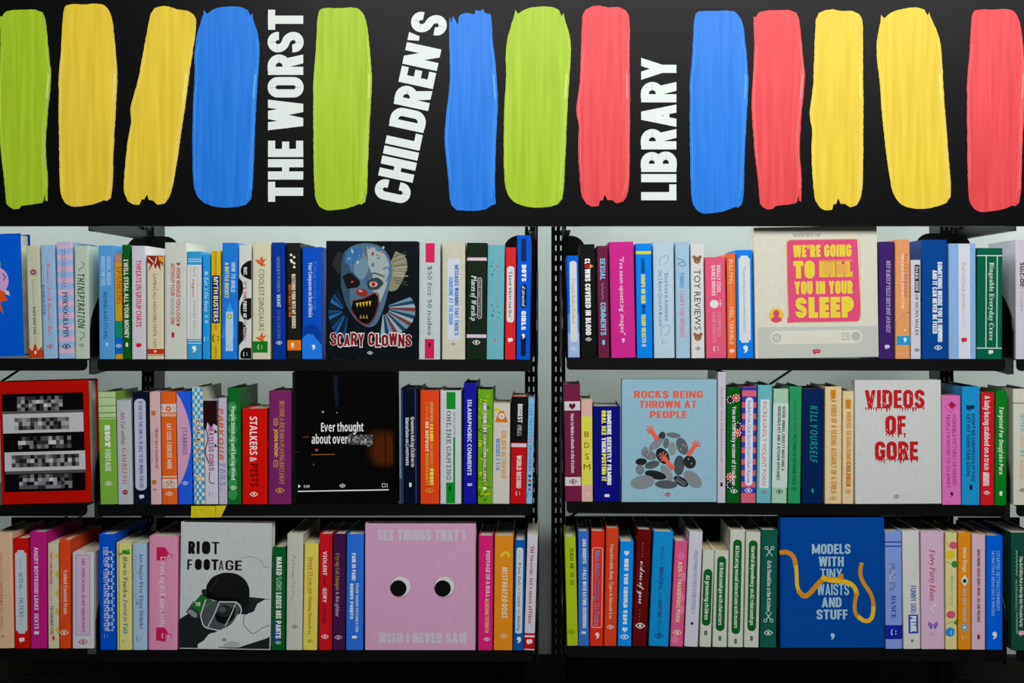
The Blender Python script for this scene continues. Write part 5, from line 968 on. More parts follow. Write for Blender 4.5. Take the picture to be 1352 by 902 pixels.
# clown cover: a plain made-up clown
def clown():
    rnd = random.Random(3); L = []
    L += [('p', fillet([(522, 332), (535, 338), (538, 350), (534, 366), (524, 384), (512, 386), (514, 350)], 5), '8b8a76')]
    L += [('s', [(520+rnd.uniform(-2, 2), 340+i*3), (535+rnd.uniform(-3, 4), 333+i*4)], .8, rnd.choice(['c9c6ae', '55574a', 'a8a68f'])) for i in range(12)]
    L += [('p', fillet([(438, 350), (446, 332), (452, 334), (448, 364)], 4), '2a3030')]
    for i in range(15):   # ruff on the right
        a = math.radians(-28+i*8.5); c = ['6f93a8', '29475e', '96b0bd', '7a3c36'][i % 4]
        L += [('p', [(506+8*math.cos(a-.05), 408+8*math.sin(a-.05)), (506+42*math.cos(a-.08), 411+34*math.sin(a-.08)), (506+43*math.cos(a+.07), 411+35*math.sin(a+.07)), (506+8*math.cos(a+.05), 408+8*math.sin(a+.05))], c)]
    for i in range(11):   # ruff on the left
        a = math.radians(110+i*12); c = ['1f4a78', '14283c', '2f6a9e'][i % 3]
        L += [('p', [(462+10*math.cos(a-.06), 412+8*math.sin(a-.06)), (464+30*math.cos(a-.09), 414+38*math.sin(a-.09)), (464+30*math.cos(a+.07), 414+38*math.sin(a+.07)), (462+10*math.cos(a+.06), 412+8*math.sin(a+.06))], c)]
    L += [('p', fillet([(450, 352), (453, 334), (466, 324), (486, 321), (504, 326), (515, 340), (518, 360), (512, 388), (506, 410), (497, 430), (486, 434), (470, 424), (456, 402), (450, 378)], 9), '54728a'), ('p', fillet([(450, 352), (453, 334), (462, 327), (462, 400), (472, 424), (456, 402), (450, 378)], 7), '3b5568'), ('p', fillet([(466, 340), (478, 330), (488, 352), (480, 372), (468, 366)], 6), '7391a3')]
    L += [('p', fillet([(484, 326), (502, 329), (512, 342), (515, 360), (508, 386), (500, 404), (492, 396), (494, 370), (486, 350)], 8), 'a3aeae')]
    L += [('p', fillet([(456, 334), (468, 326), (480, 330), (476, 344), (464, 352), (455, 348)], 6), '3d73a6')]
    for i in range(26):
        x, y = rnd.uniform(458, 508), rnd.uniform(327, 352)
        L += [('e', x, y, rnd.uniform(1, 3.4), rnd.uniform(.7, 2), rnd.choice(['8e4a4a', '5c7fa0', 'a9b8c0', '9b6663', '3f73ab']), rnd.uniform(0, 180))]
    L += [('p', fillet([(452, 366), (462, 360), (476, 372), (474, 380), (458, 382)], 4), '14171c'), ('p', fillet([(484, 372), (498, 366), (508, 374), (498, 384), (486, 382)], 4), '39454d')]
    L += [('sc', [(452, 362), (462, 358), (474, 370)], 2.4, '36566e', 5), ('sc', [(482, 370), (492, 360), (508, 366)], 2, '55626a', 5)]
    L += [('c', 493, 376, 5, 3.6, 'c9cfd0'), ('c', 493, 376, 3.2, 3.2, 'c8432c'), ('c', 493, 376, 1.2, 1.2, 'k'), ('c', 465, 373, 2, 1.5, 'b8432c')]
    L += [('e', 478, 387, 8, 5, '8e3430', 10), ('e', 476, 385, 3, 1.6, 'c98a83', 10)]
    L += [('p', fillet([(466, 398), (480, 394), (498, 386), (500, 402), (494, 420), (486, 430), (474, 424), (464, 410)], 6), '0c0c0e')]
    L += [('sc', [(465, 398), (480, 395), (499, 385), (501, 404), (494, 422), (486, 431), (474, 425), (464, 410)], 1.4, '7c2e2c', 5)]
    L += [('p', [(470+i*4.2, 401-i*.6), (473.4+i*4.2, 400.4-i*.6), (472+i*4.2, 407-i*.4)], 'cdb04a') for i in range(5)]+[('p', [(475+i*4, 421), (478+i*4, 421), (476.5+i*4, 416)], 'a8964a') for i in range(3)]
    L += [('sc', [(506, 356), (512, 352), (515, 360), (510, 372)], 1.6, '3c7dbb', 3)]
    for wgt, dy, c, k in ((34, 1.2, 'e9e9e9', 0), (20, 0, '7c1d22', 1)):
        x = 436.5
        for j, (ch, dx) in enumerate(zip('SCARY CLOWNS', (9, 9, 9, 9.5, 9, 4.5, 9.5, 8, 10, 12, 9.5, 9))):
            if ch != ' ': L += [('T', ch, x+.2-(1-k)*.7, x+dx-1+(1-k)*.7, 440.5+(j % 3)-dy, 456.5+(j*5 % 3)+dy, c, 'C%d' % wgt)]
            x += dx
    L += [('m', 'E', 489, 466.5, 'dfe3e6', .7)]
    return L
F('1b', 430, 552, 319, 429, 551.5, '11181f', 'black face-out book SCARY CLOWNS with a snarling clown', clown(), th=.032)
B('1b', 553.5, 581.5, 321, 552.5, 581.5, 'c0cccc', 'pale grey book reading $50 for 50 nudes with pink end bars', [
    ('r', -5.5, 6.5, 321.5, 347, 'cf2f63'), ('r', -6.2, 6.2, 448, 474, 'c72a5c'), ('t', '$50 for 50 nudes', 352, 443, .5, 6, '23282a', 'M'), ('m', 'V', 0, 456, '571429', .8)])
B('1b', 583, 615, 320, 583.5, 614, 'cbc8b6', 'cream book with a pale blue label MESSAGES WARNING', [
    ('r', -8, 8.5, 342, 449, 'cfd6e0', 3), ('t', 'MESSAGES WARNING THAT THERE’S', 350, 443, 4, 5.5, '2a5aa8', 'C17'), ('t', 'SOMEONE AT THE DOOR', 366, 429, -3.5, 5.5, '3f8fd0', 'C17'), ('m', 'E', 0, 454.5, '6b6f73', .5)])
B('1b', 616, 643.5, 321, 615.5, 642, '1c2c1f', 'very dark green book Places of Worship with two pale bands', [
    ('b', 340.5, 344.5, 'd9c6d4'), ('b', 442, 446.5, 'd9c6d4'), ('t', 'Places of Worship', 364, 424, -3.5, 7, 'e9ece9', 'RI'), ('o', 1.5, 6.5, 367, 421, 'd3cbd2', .8, 2.4), ('t', 'ONLINE THREATS TO BLOW UP', 369, 419, 4, 2.6, 'c9c3c8', 'S'), ('m', 'E', 0, 452.5, 'd9dcd9', 1)])
B('1b', 643.5, 667, 324, 642, 665, '72b1bb', 'teal book with faint pink lettering and ink spatter', [
    ('t', 'This has been making the school lie', 343, 440, .5, 2.8, 'b99aa8', 'S'), ('m', 'V', 0, 450.5, 'd06d7c', .7)]+[('c', dx, y, r_, r_, '2f8f9c', 9) for dx, y, r_ in ((-4, 347, 1), (-6, 352, 1.3), (-3, 357, 1), (3, 360, 1), (-5, 363, 1.8), (3, 353, .8), (-5, 404, 1.3), (-4, 417, 1.8), (2, 405, 1), (5, 413, 1.2), (4, 420, 1.2), (-3, 411, .9), (0, 400, .7))])
B('1b', 667.5, 681.5, 327, 666, 681, 'd43039', 'slim red book with a rounded white label by the gap', [
    ('r', -4.8, 4.8, 352, 426, 'd9dedd', 3.5), ('t', '“I know where you live”', 357, 422, 0, 4.8, '24382f', 'R'), ('m', 'M', 0, 449, 'f0e6e6', 1)])
B('1b', 682, 702, 311, 682, 699.5, '0a5cd0', 'tall blue book BOYS AND GIRLS with dark capsule marks', [
    ('r', -3.6, 3, 315, 346, '0c2d5a', 3), ('r', -3.4, 3.4, 440, 471, '0c2040', 3), ('t', 'BOYS', 350, 372, .2, 6, 'eef2f5', 'C30'), ('r', -3.8, 3.8, 376, 407, '0c2040', 3), ('t', 'distracted', 378, 405, 0, 4.4, 'e8ecf0', 'RI'), ('t', 'GIRLS', 411, 436, .2, 6, 'eef2f5', 'C30'), ('m', 'Q', 0, 444, 'f0f4f6', 1)], dep=.17)
# ---- upper shelf, right bay
B('1c', 747.5, 764.5, 338, 750, 765.5, '1266d2', 'short blue book with a long white label, right of the gap', [
    ('b', 440, 472, '9fb6d8'), ('b', 415, 440, '5a90d8'), ('r', -4.2, 5.2, 345, 452, 'd3d7da', 4), ('t', 'People Being Bullied', 369, 427, .5, 5.4, 'b8a652', 'S'), ('m', 'E', 0, 461, 'd8e2f0', .8)])
B('1c', 765.5, 785, 323, 767, 788, '191a1a', 'black book reading CLOWNS COVERED IN BLOOD', [
    ('t', 'CL', 342, 349, 0, 7, 'eeeeee', 'C24'), ('t', 'O', 349.6, 354.6, 0, 7, 'c5202a', 'C30'), ('t', 'WNS COVERED IN BLOOD', 355.5, 443, 0, 7, 'eeeeee', 'C24'), ('p', [(3, 349), (8, 352), (3, 355)], 'd9a23c'), ('m', 'E', 0, 448.5, 'd9dcd9', .8)])
B('1c', 787.5, 803, 325, 790, 804.5, '6c2a47', 'maroon book with pale blue SEXUAL COMMENTS', [
    ('t', 'SEXUAL', 341.5, 370, 0, 7, '8cc4e2', 'C16'), ('sc', [(1, 374), (-2, 377), (1, 380), (-2, 383), (1, 386), (-2, 389), (1, 392), (-2, 395), (0, 397)], .8, '7a93ad', 1.5), ('t', 'COMMENTS', 400, 443, 0, 7, '8cc4e2', 'C16'), ('m', 'V', 0, 453, '8cc4e2', .9)])
B('1c', 804, 836.5, 320, 806.5, 840, 'c9358f', 'thick magenta book, white handwriting on upsetting images', [
    ('t', '"I’ve seen upsetting images"', 340, 443, 0, 6, 'f2dcea', 'S'), ('m', 'Q', 0, 450, 'f2dcea', .8)])
B('1c', 838.5, 860.5, 322, 841, 862, '1386e4', 'bright blue book with a yellow stripe near its top', [
    ('b', 332, 336, 'd6d03a'), ('t', 'CARVING', 341.5, 361, -1, 5, '123a72', 'C22'), ('t', 'BUMPS ON SKIN', 363, 401, -1, 5.4, 'dbd45c', 'C26'), ('t', 'WITH', 403, 414, -1, 5, '123a72', 'C22'), ('t', 'SHARP OBJECTS', 416, 453, -1, 5.4, 'dbd45c', 'C26'), ('m', 'E', -1, 456.5, 'e4ecf0', .6)])
B('1c', 861.5, 890, 320, 863.5, 891, 'b9cfdd', 'pale blue book Doctors Answer Online Questions', [
    ('t', 'Doctors Answer', 361, 425, 4, 5.5, '35649d', 'M'), ('t', 'Online Questions', 357, 431, -4, 5.5, '6277b8', 'M'), ('sc', [(-5, 352), (-5, 340), (7, 337), (6, 346), (0, 350)], 1.2, '9db2bf', 4), ('sc', [(-4, 444), (-4, 432), (8, 429), (7, 440), (0, 444)], 1.2, '9db2bf', 4), ('m', 'U', 0, 452, '6d8fb8', .9)])
B('1c', 891, 910.5, 320, 892.5, 911.5, 'a5c3d8', 'light blue book THINGS I CAN’T LIVE WITHOUT', [
    ('s', [(-7, 341), (3, 345)], .9, '3c82c0'), ('s', fillet([(-6, 349), (-2, 352), (4, 351), (4, 347), (-1, 346), (-6, 349)], 2), .9, '3c82c0'), ('t', 'THINGS', 360, 381, -1, 6, '4c9bd0', 'C16'), ('t', 'I CAN’T LIVE WITHOUT', 384, 446, -1, 6, 'c88ba2', 'C15')])
def bear(y): return [('c', 0, y, 4.6, 4.6, '8f6540'), ('c', -4, y-4.2, 2.2, 2.2, '8f6540'), ('c', 4, y-4.2, 2.2, 2.2, '8f6540'), ('c', 0, y+1.4, 2, 1.6, 'b58a62'), ('c', 0, y+.8, .7, .7, '2e2118')]
B('1c', 911.5, 929, 322, 912.5, 931, 'd7d9d8', 'white book TOY REVIEWS with two brown bears', [('t', 'TOY REVIEWS', 356, 436, 0, 8.5, '2c4148', 'S'), ('m', 'E', 0, 460.5, '41525a', .7)]+bear(344)+bear(446))
B('1c', 930, 958, 340, 932.5, 959.5, 'db6283', 'pink book REALLY COOL DANCE MOVES with a white dot', [
    ('t', 'REALLY COOL', 351, 387, 4.5, 4.8, 'f1dfe6', 'B'), ('t', 'DANCE MOVES', 351, 391, -2.5, 4.8, 'f1dfe6', 'B'), ('c', -2, 402, 5.6, 5.6, 'e3dcdf'), ('s', [(3, 402), (9, 402)], .7, 'f1dfe6'), ('s', [(6, 396), (6, 406)], .7, 'f1dfe6'),
    ('t', 'TO IMPRESS', 412, 445, 4.5, 4.4, 'eba9bd', 'D'), ('t', 'YOUR PARENTS', 412, 453, -2.5, 4.4, 'eba9bd', 'D'), ('m', 'U', 0, 461, 'f1dfe6', 1.1)])
B('1c', 959, 971.5, 335.5, 960.5, 972.5, 'e0743a', 'slim orange book about bullying', [('t', 'BULLYING', 343, 375, 0, 5, 'ecd2bf', 'S'), ('t', 'someone online to make', 378, 404, 0, 2.4, 'e9c4a8', 'S'), ('t', 'FEEL TERRIBLE', 406, 455, 0, 5, 'ecd2bf', 'S'), ('m', 'M', 0, 463.5, 'ecd2bf', 1)])
B('1c', 971.5, 993.5, 330.5, 973, 995, '1483ea', 'bright blue book with a notched pale label and comma', [
    ('p', [(-4.5, 338), (4.5, 338), (5.5, 341), (7.5, 342), (7.5, 449), (5.5, 450), (4.5, 453), (-4.5, 453), (-5.5, 450), (-7.5, 449), (-7.5, 342), (-5.5, 341)], 'd3dade'), ('t', '"People asking about how skinny they are"', 352, 440, 0, 3.8, '7d8a94', 'S'), ('m', 'Q', .5, 461, 'e9eff2', 1.4)])
F('1c', 993, 1159, 301, 998, 1159, 'd8d5c7', 'cream face-out book with a pink speech bubble warning', [
    ('r', 999.5, 1158, 433, 474, 'bfc3bb'), ('p', fillet([(1039, 318), (1131, 318), (1133, 320), (1136, 414), (1134, 427), (1041, 427)], 5, True), 'd9577f'), ('o', 1039.5, 1136, 318, 427.2, 'c8b65a', .9, 6), ('p', [(1039, 419), (1039, 427.6), (1047, 427.6)], 'd9577f'),
    ('T', 'SHARED WITH YOU', 1048, 1084, 309.5, 314, 'b3b0a4', 'C26'),
    ('T', "WE'RE GOING", 1048, 1125, 325, 341, 'e3cf4e', 'C27'), ('T', 'TO', 1048, 1076, 346, 369, 'e3cf4e', 'C32'), ('T', 'KILL', 1082, 1126, 346, 368, 'dfbf4c', 'C36'), ('r', 1083, 1126, 345, 347.5, 'dd8a66'), ('r', 1088, 1100, 348, 365, 'dfae55'), ('r', 1105, 1119, 351, 364, 'e0a858'),
    ('T', 'YOU IN YOUR', 1049, 1126, 373, 390, 'e3cf4e', 'C27'), ('T', 'SLEEP', 1050, 1127, 394, 421.5, 'e3cf4e', 'C30'),
    ('c', 1024.5, 417.5, 10, 10, 'dfc04e'), ('c', 1024.5, 415, 4.2, 4.6, 'cf5478'), ('p', fillet([(1016.5, 424), (1019, 420), (1024.5, 418.5), (1030, 420), (1032.5, 424), (1024.5, 427.6)], 2, True), 'cf5478'),
    ('r', 1016, 1138, 438, 456, 'd8d6c9', 8.8), ('c', 1024.5, 447, 6, 6, 'b5b5ab'), ('c', 1024.5, 447, 3.4, 3.4, 'cfcdc1'), ('c', 1024.5, 447, 1.4, 1.4, 'b5b5ab'), ('c', 1129, 446.5, 6, 6, 'b5b5ab'), ('r', 1110, 1121, 442, 443.5, 'b5b5ab'), ('r', 1110, 1113, 445, 447, 'b5b5ab'), ('r', 1115, 1121, 445, 447, 'b5b5ab'), ('r', 1110, 1121, 449, 451, 'b5b5ab'),
    ('r', 1072, 1082, 463, 467.8, 'bb2f3c', 1.2), ('p', [(1073.5, 467.5), (1076.5, 467.5), (1074, 470)], 'bb2f3c'), ('c', 1074.6, 465.4, .6, .6, 'w', 6), ('c', 1077, 465.4, .6, .6, 'w', 6), ('c', 1079.4, 465.4, .6, .6, 'w', 6)], th=.034)
B('1c', 1160.5, 1181, 319.5, 1160, 1180.5, '44296b', 'dark purple book with ragged pale lettering', [('t', 'MEN MAKEUP TELLS SHE’S HOT AND SEXY', 344, 440, 2.5, 5.5, 'cdbfd8', 'RI'), ('m', 'M', 1, 458, 'cfc8da', 1)])
B('1c', 1181.5, 1201.5, 316.5, 1182, 1202, 'dc9d6a', 'tan orange book Scroll Trances with a bright blue patch', [
    ('t', 'Scroll Trances', 335, 392, 5, 5, 'b0544a', 'M'), ('t', 'Once you start, you can’t stop', 336, 408, .5, 4.2, 'e9d6c4', 'I'), ('r', -8, 9.7, 444, 456, '2a9cc8'), ('m', 'Q', 3, 449, 'e8eef0', .9), ('m', 'Q', 3, 436.5, 'ecd9c8', .5)]+[('c', -8+i*1.5, 428-math.sin(i/11*1.7)*15, .5, .5, '6b4a30', 6) for i in range(12)])
B('1c', 1202, 1216, 343.5, 1202.5, 1216, 'cbcbd6', 'short pale grey book DARK SIDE OF SIGMA MALES', [('r', -1.5, 5, 350, 387, '26282a'), ('t', 'DARK SIDE', 352, 385, 1.7, 4.2, 'e2e4e6', 'R'), ('t', 'OF SIGMA MALES', 389, 443, 1.5, 4.4, '3a3b40', 'R'), ('m', 'E', 1.5, 462.5, '3a3b40', .7)])
B('1c', 1216.5, 1251, 317, 1217.5, 1251, '0f4a8f', 'thick dark blue book SOMETHING INSIDE YOU IS BROKEN', [
    ('t', 'SOMETHING INSIDE YOU IS', 346, 427, 7, 6, 'dce4ee', 'C22'), ('mos', 4, 10, 429, 452, 2, 'b9c7d8', 'eef2f6'), ('t', 'AND IT CAN NEVER BE FIXED', 357, 441, .2, 6, 'dce4ee', 'C22'), ('m', 'E', 4.5, 459.5, 'dce4ee', 1)])
B('1c', 1252, 1289, 322, 1253, 1289, '8fb0dc', 'blue and white striped book Don’t tell your parents', [
    ('r', -5, 10, 322.5, 474, 'd3d9df'), ('t', 'Don’t tell your parents', 347, 409, 2, 4.8, 'c87385', 'S'), ('t', 'about me', 411, 434, 2, 4.2, 'cfb6c4', 'S'), ('m', 'M', 2, 449, 'c23a50', 1.2)])
B('1c', 1289.5, 1325, 328, 1290, 1323, '0b6048', 'deep green book with a white line frame', [
    ('b', 337.3, 338.6, 'cfdcd6'), ('b', 459.5, 460.8, 'cfdcd6'), ('s', [(-5, 338), (-5, 460)], 1.2, 'cfdcd6'), ('s', [(9.5, 338), (9.5, 460)], 1.2, 'cfdcd6'), ('t', 'Bingeable Everyday Crave', 347, 450, 2.5, 6, 'cfe0da', 'R'), ('m', 'M', 1.5, 465, 'cfe0da', 1)])
B('1d', 1340.5, 1372, 317, 1341, 1372, 'cbc6d2', 'lilac-grey book on the upper shelf cut by the right edge', [('t', 'suicide:', 347, 381, -6, 7, '24252a', 'B'), ('t', 'a laughing', 385, 411, -7, 3.4, '8b8894', 'M')])

# ---- middle shelf, left edge
F('2a', -3, 117, 505, 1.5, 121, 'b3190f', 'red face-out book with five pixelated title strips', [
    ('r', 4, 111.5, 521, 650.5, '0e0e10'), ('r', 4.5, 111, 547, 573, 'c3c5c8'), ('r', 5.5, 112, 598, 623, 'c3c5c8'),
    ('r', 4, 111, 544, 547.5, '5a5b5e'), ('r', 6, 112, 623, 627, '55565a'), ('mos', 24, 84, 525, 544, 5, '101114', 'c9cccf'), ('mos', 20, 92, 553, 569, 5, '26272a', 'c3c5c8'), ('mos', 24, 94, 578, 594, 5, '101114', 'c9cccf'), ('mos', 15, 104, 602, 618, 5, '26272a', 'c3c5c8'), ('mos', 24, 94, 628, 647, 5, '101114', 'c9cccf')], th=.055, pages='bfc2b6')
# ---- middle shelf, left bay
B('2b', 128, 152.5, 518, 132.5, 155, '7fae4a', 'green book RIOT FOOTAGE with a paler ribbed top', [
    ('b', 518.3, 554, 'b7cf9d'), ('b', 525, 525.8, '5e8350'), ('b', 536, 537, '5e8350'), ('b', 545, 546.2, '5e8350'), ('b', 551.5, 552.5, '5e8350'), ('t', 'RIOT', 562, 591, .3, 7, 'eef4ea', 'C38'), ('t', 'FOOTAGE', 594, 623, .3, 7, 'e2ecda', 'C14'), ('m', 'E', .3, 639, 'd8e4cc', 1)])
B('2b', 152.5, 173.5, 529, 156, 175, 'b9c0c6', 'silver-grey book Ads for online GAMBLING in red', [('t', 'Ads for online', 543, 588, -1, 6, 'a34c52', 'RI'), ('t', 'GAMBLING', 592, 640, 0, 6.4, 'b06a5c', 'RI'), ('c', 0, 650.5, 4, 3.2, 'a63038'), ('s', [(-4, 650.5), (4, 650.5)], .5, 'd9cfd2')])
B('2b', 174.5, 195.5, 518, 176.5, 198, '15192e', 'navy book with a tall rounded lilac label', [
    ('r', -8, 7, 527, 648, 'c0c3dc', 6), ('t', 'IF YOU CLICK THIS LINK I’LL BE ABLE TO SEE WHERE YOU LIVE', 531, 645, 0, 5, '33407a', 'C12'), ('m', 'M', 0, 656, 'd5d8ea', 1)])
B('2b', 196.5, 211.5, 518, 199, 213, 'd7b7ba', 'pale pink book Make me a Sandwich with toast marks', [
    ('r', -4.5, 1, 543, 549, 'b5763c', 1.2), ('r', -5, .6, 634, 640, 'b5763c', 1.2), ('t', '“Make me a Sandwich”', 565, 620, 2, 4.4, 'a44a55', 'I'), ('t', 'Sexist talk you hear today', 571, 611, -3.2, 2.4, 'b77a82', 'S'), ('m', 'E', -1, 647, '8a5a60', .5)])
def bike(cx, cy): return [('s', [(cx+s*4.2+3.2*math.cos(a*math.pi/5), cy+1.2+3.2*math.sin(a*math.pi/5)) for a in range(10)], .7, 'b8653c', True) for s in (-1, 1)]+[('s', [(cx-4.2, cy+1.2), (cx-1.5, cy-3.4), (cx+2.6, cy-3.4), (cx, cy+1.2), (cx-4.2, cy+1.2)], .7, 'b8653c'), ('s', [(cx+4.2, cy+1.2), (cx+2.4, cy-4.6), (cx+4, cy-5)], .7, 'b8653c')]
B('2b', 211.5, 232.5, 518, 214, 234, 'dd6a2f', 'orange book EAT LESS EXERCISE MORE with a bicycle', [
    ('b', 534, 545, 'd9cfc9'), ('c', 0, 540, 3.6, 3.6, 'd85a30'), ('c', 0, 540, 1.8, 1.8, 'e9b9a4'), ('s', [(-7.5, 536), (-7.5, 542)], .7, '9d5a40'), ('s', [(7, 536), (7, 542)], .7, '9d5a40'), ('b', 546.8, 547.8, 'e9d8cc'), ('b', 549, 550, 'e9d8cc'), ('t', 'EAT LESS, EXERCISE MORE', 560, 620, .5, 6, 'f0ddd2', 'C12'), ('b', 629.3, 630.8, 'e9d8cc'), ('b', 633, 645, 'd9cfc9'), ('m', 'E', 0, 652.5, 'ecd2c2', .9)]+bike(0, 639))
B('2b', 232.5, 252, 518, 235, 254.5, '2f62dd', 'blue book STABBINGS with a pink half disc', [
    ('p', [(-9.2, 519)]+[(-9.2+18.2*math.sin(math.pi*i/16)**.8, 519+124*i/16) for i in range(1, 16)]+[(-9.2, 643)], 'd3a3bf'), ('t', 'STABBINGS', 565, 601, .5, 6.4, '33479a', 'S'), ('m', 'E', .3, 638.5, 'c9d6f4', .8)])
B('2b', 252, 268.2, 512, 256.5, 270, 'd6d8c6', 'blue and cream chequered book CHESS', [
    ('p', [(-7.2+3.6*c_, 512.5+5.1*r_), (-3.6+3.6*c_, 512.5+5.1*r_), (-3.6+3.6*c_, 517.6+5.1*r_), (-7.2+3.6*c_, 517.6+5.1*r_)], '3f9fd8') for r_ in range(30) for c_ in range(4) if (r_+c_) % 2]+[q for i, ch in enumerate('CHESSC') for q in (('r', -3, 4, 554+i*12.3+(12 if i == 5 else 0), 561.5+i*12.3+(12 if i == 5 else 0), 'd9d2bb'), ('t', ch, 555+i*12.3+(12 if i == 5 else 0), 560.5+i*12.3+(12 if i == 5 else 0), .5, 5, ['7a3b2b', 'c9a64a'][i == 5], 'B'))])
B('2b', 268.5, 286.5, 529, 270.5, 288, 'cfccdb', 'white book Heatless CURLS under black hair artwork', [
    ('p', [(-9, 529.3), (9, 529.3), (9, 563), (4, 560), (1, 566), (-4, 558), (-6, 568), (-9, 566)], '2c1216'), ('t', 'Heatless CURLS', 563, 622, .5, 6.6, 'b0488c', 'C17'), ('p', [(5, 567), (9, 571), (5, 573)], '1b1014'), ('p', [(5, 586), (9, 590), (5, 591)], '1b1014'),
    ('sc', [(-6, 566), (-3, 580), (-8, 596), (-3, 612)], 1.2, '1b1014', 5), ('sc', [(-2, 624), (-3, 636), (2, 640), (4, 638)], 1, '1b1014', 3), ('m', 'U', 0, 652, '8d86a0', .9)])
B('2b', 287.5, 299.5, 526, 289, 300, 'c1bdd2', 'slim lilac-grey book PARKOUR FAILS', [('t', 'PARKOUR', 539, 608, -2, 6.4, 'd2662f', 'I'), ('t', 'FAILS', 613, 642, 0, 6.6, '5470b4', 'D'), ('m', 'U', 0, 646.5, 'b4707a', .8)])
B('2b', 299.5, 318, 512.5, 300.5, 318, '1d6a30', 'dark green book People Smoking and Eating Weed', [('c', -2, 538+i*14.4, 6, 7.4, '3f9455') for i in range(9)]+[('t', 'People Smoking and Eating Weed', 537, 634, -1, 5, 'dfeee2', 'B'), ('m', 'E', -1, 644.5, 'dfeee2', .9)])
B('2b', 319, 353, 540, 320, 352.5, 'cf1c16', 'bright red book STALKERS & PESTS', [('t', 'STALKERS &', 550.5, 610, -1.5, 9.5, 'f0ecea', 'B'), ('t', 'PESTS', 613, 643, -.5, 9.5, '5f1212', 'B'), ('m', 'E', -1, 653, 'efe4e2', 1)])
B('2b', 354.5, 385, 516.5, 354.5, 384.5, '7b2f68', 'plum book with yellow title JOIN NOW', [
    ('t', 'BECOME A RICH MAN PLAYING BACCARAT', 530, 640, 2.5, 6, 'd8a43a', 'D'), ('t', 'JOIN NOW!', 567, 604, -5, 4.6, 'e8c83e', 'B'), ('o', -8, -3, 553, 562, 'd8a43a', .8, 2), ('o', -8, -3, 608, 617, 'd8a43a', .8, 2), ('s', [(-5.5, 554), (-5.5, 561)], .7, 'd8a43a'), ('s', [(-5.5, 609), (-5.5, 616)], .7, 'd8a43a'), ('m', 'E', 0, 648, 'd8a43a', 1.1)])
F('2b', 385.5, 525, 491.5, 387, 525, '0b0b0c', 'black face-out book styled as a video, Ever thought about', [
    ('r', 386.5, 390.5, 492, 665, '171718'), ('p', [(440, 496), (446, 496), (447, 538), (443, 538)], '132236'), ('p', fillet([(482, 568), (498, 564), (521, 566), (522, 621), (492, 620), (480, 602)], 10, True), '180d08'), ('p', fillet([(486, 571), (499, 567), (520, 568), (521, 619), (494, 618), (484, 601)], 9, True), '2a1509'), ('p', fillet([(490, 574), (500, 570), (518, 571), (520, 617), (496, 616), (488, 600)], 8, True), '3e1e0a'), ('p', fillet([(496, 580), (504, 576), (518, 577), (518, 613), (500, 612), (493, 600)], 7, True), '50260a'), ('s', [(509, 566), (509, 618)], 1.4, '120c08'),
    ('c', 426.5, 544.5, 1.6, 1.2, 'd8a860'), ('c', 445, 545.5, 1, .8, 'b98a4c'), ('c', 418, 594.5, 1.4, 1.6, 'd9c0a8'), ('c', 418, 594, 3, 1, '8c2a14'), ('s', [(411, 601), (442, 600.5)], 1, 'a0662a'), ('s', [(400, 578), (408, 577)], .9, '7c5522'), ('s', [(388, 597), (396, 597)], .9, '6a2214'), ('c', 414, 614, 1, 1.4, '4d5b66'),
    ('T', 'Ever thought', 424, 480, 559, 570.5, 'eceeef', 'B'), ('T', 'about over', 411.5, 459, 574.5, 586.5, 'eceeef', 'B'), ('T', 'dosing?', 459, 492.5, 574.5, 586.5, '8b8c8e', 'B'), ('mos', 460, 492, 575, 588, 2.6, '3b3c3e', 'b9babb'),
    ('p', [(393.5, 640), (397, 642.5), (393.5, 645)], 'eceeef'), ('T', '0:00', 401, 408.5, 641, 644.5, 'd0d1d2', 'B'), ('m', 'E', 452, 642, 'e0e2e4', .8), ('o', 504.5, 508.5, 639.5, 644, 'd0d1d2', .8, .1), ('s', [(511, 639.5), (511, 644.5)], .8, 'd0d1d2'), ('s', [(393, 649.3), (513, 647.7)], 1.5, 'eceeef')], th=.034)
B('2b', 528.5, 553, 513, 530, 554, '101528', 'near-black navy book with blue edge lines', [
    ('s', [(-10, 514), (-10, 665)], 1.4, '2b4a8c'), ('s', [(7.5, 514), (7.5, 665)], 1.4, '2b4a8c'), ('t', 'Groomers Asking Children to', 551, 617, 3.6, 4.6, 'dfe2ea', 'B'), ('t', 'Masturbate on Livestreams', 552, 615, -3.4, 4.6, 'dfe2ea', 'B'), ('m', 'V', 0, 641, 'e3e5ea', .8)])
B('2b', 554, 580.5, 516, 555, 580, 'dc4d27', 'orange-red book advertising a free casino bonus', [
    ('t', 'EXCLUSIVE OFFER!', 531, 558, 2.5, 4, 'e0a86a', 'C20'), ('t', 'CASINO', 560, 583, 2.5, 4.6, 'f0d048', 'C34'), ('t', '250 COMPLETELY', 585, 617, 2.5, 3.6, 'e0a04a', 'C14'), ('t', 'FREE!', 619, 641, 2.5, 4.8, 'f0dc60', 'C34'),
    ('t', 'CLAIM NOW', 531, 555, -3.5, 4, 'cf8a38', 'C14'), ('t', 'NO DEPOSIT', 557, 597, -3.5, 4.4, 'ecc9a8', 'C26'), ('t', 'NECESSARY!', 599, 641, -3.5, 4.4, 'd99a34', 'C26'), ('m', 'E', -.5, 648, 'd99a34', 1.1)])
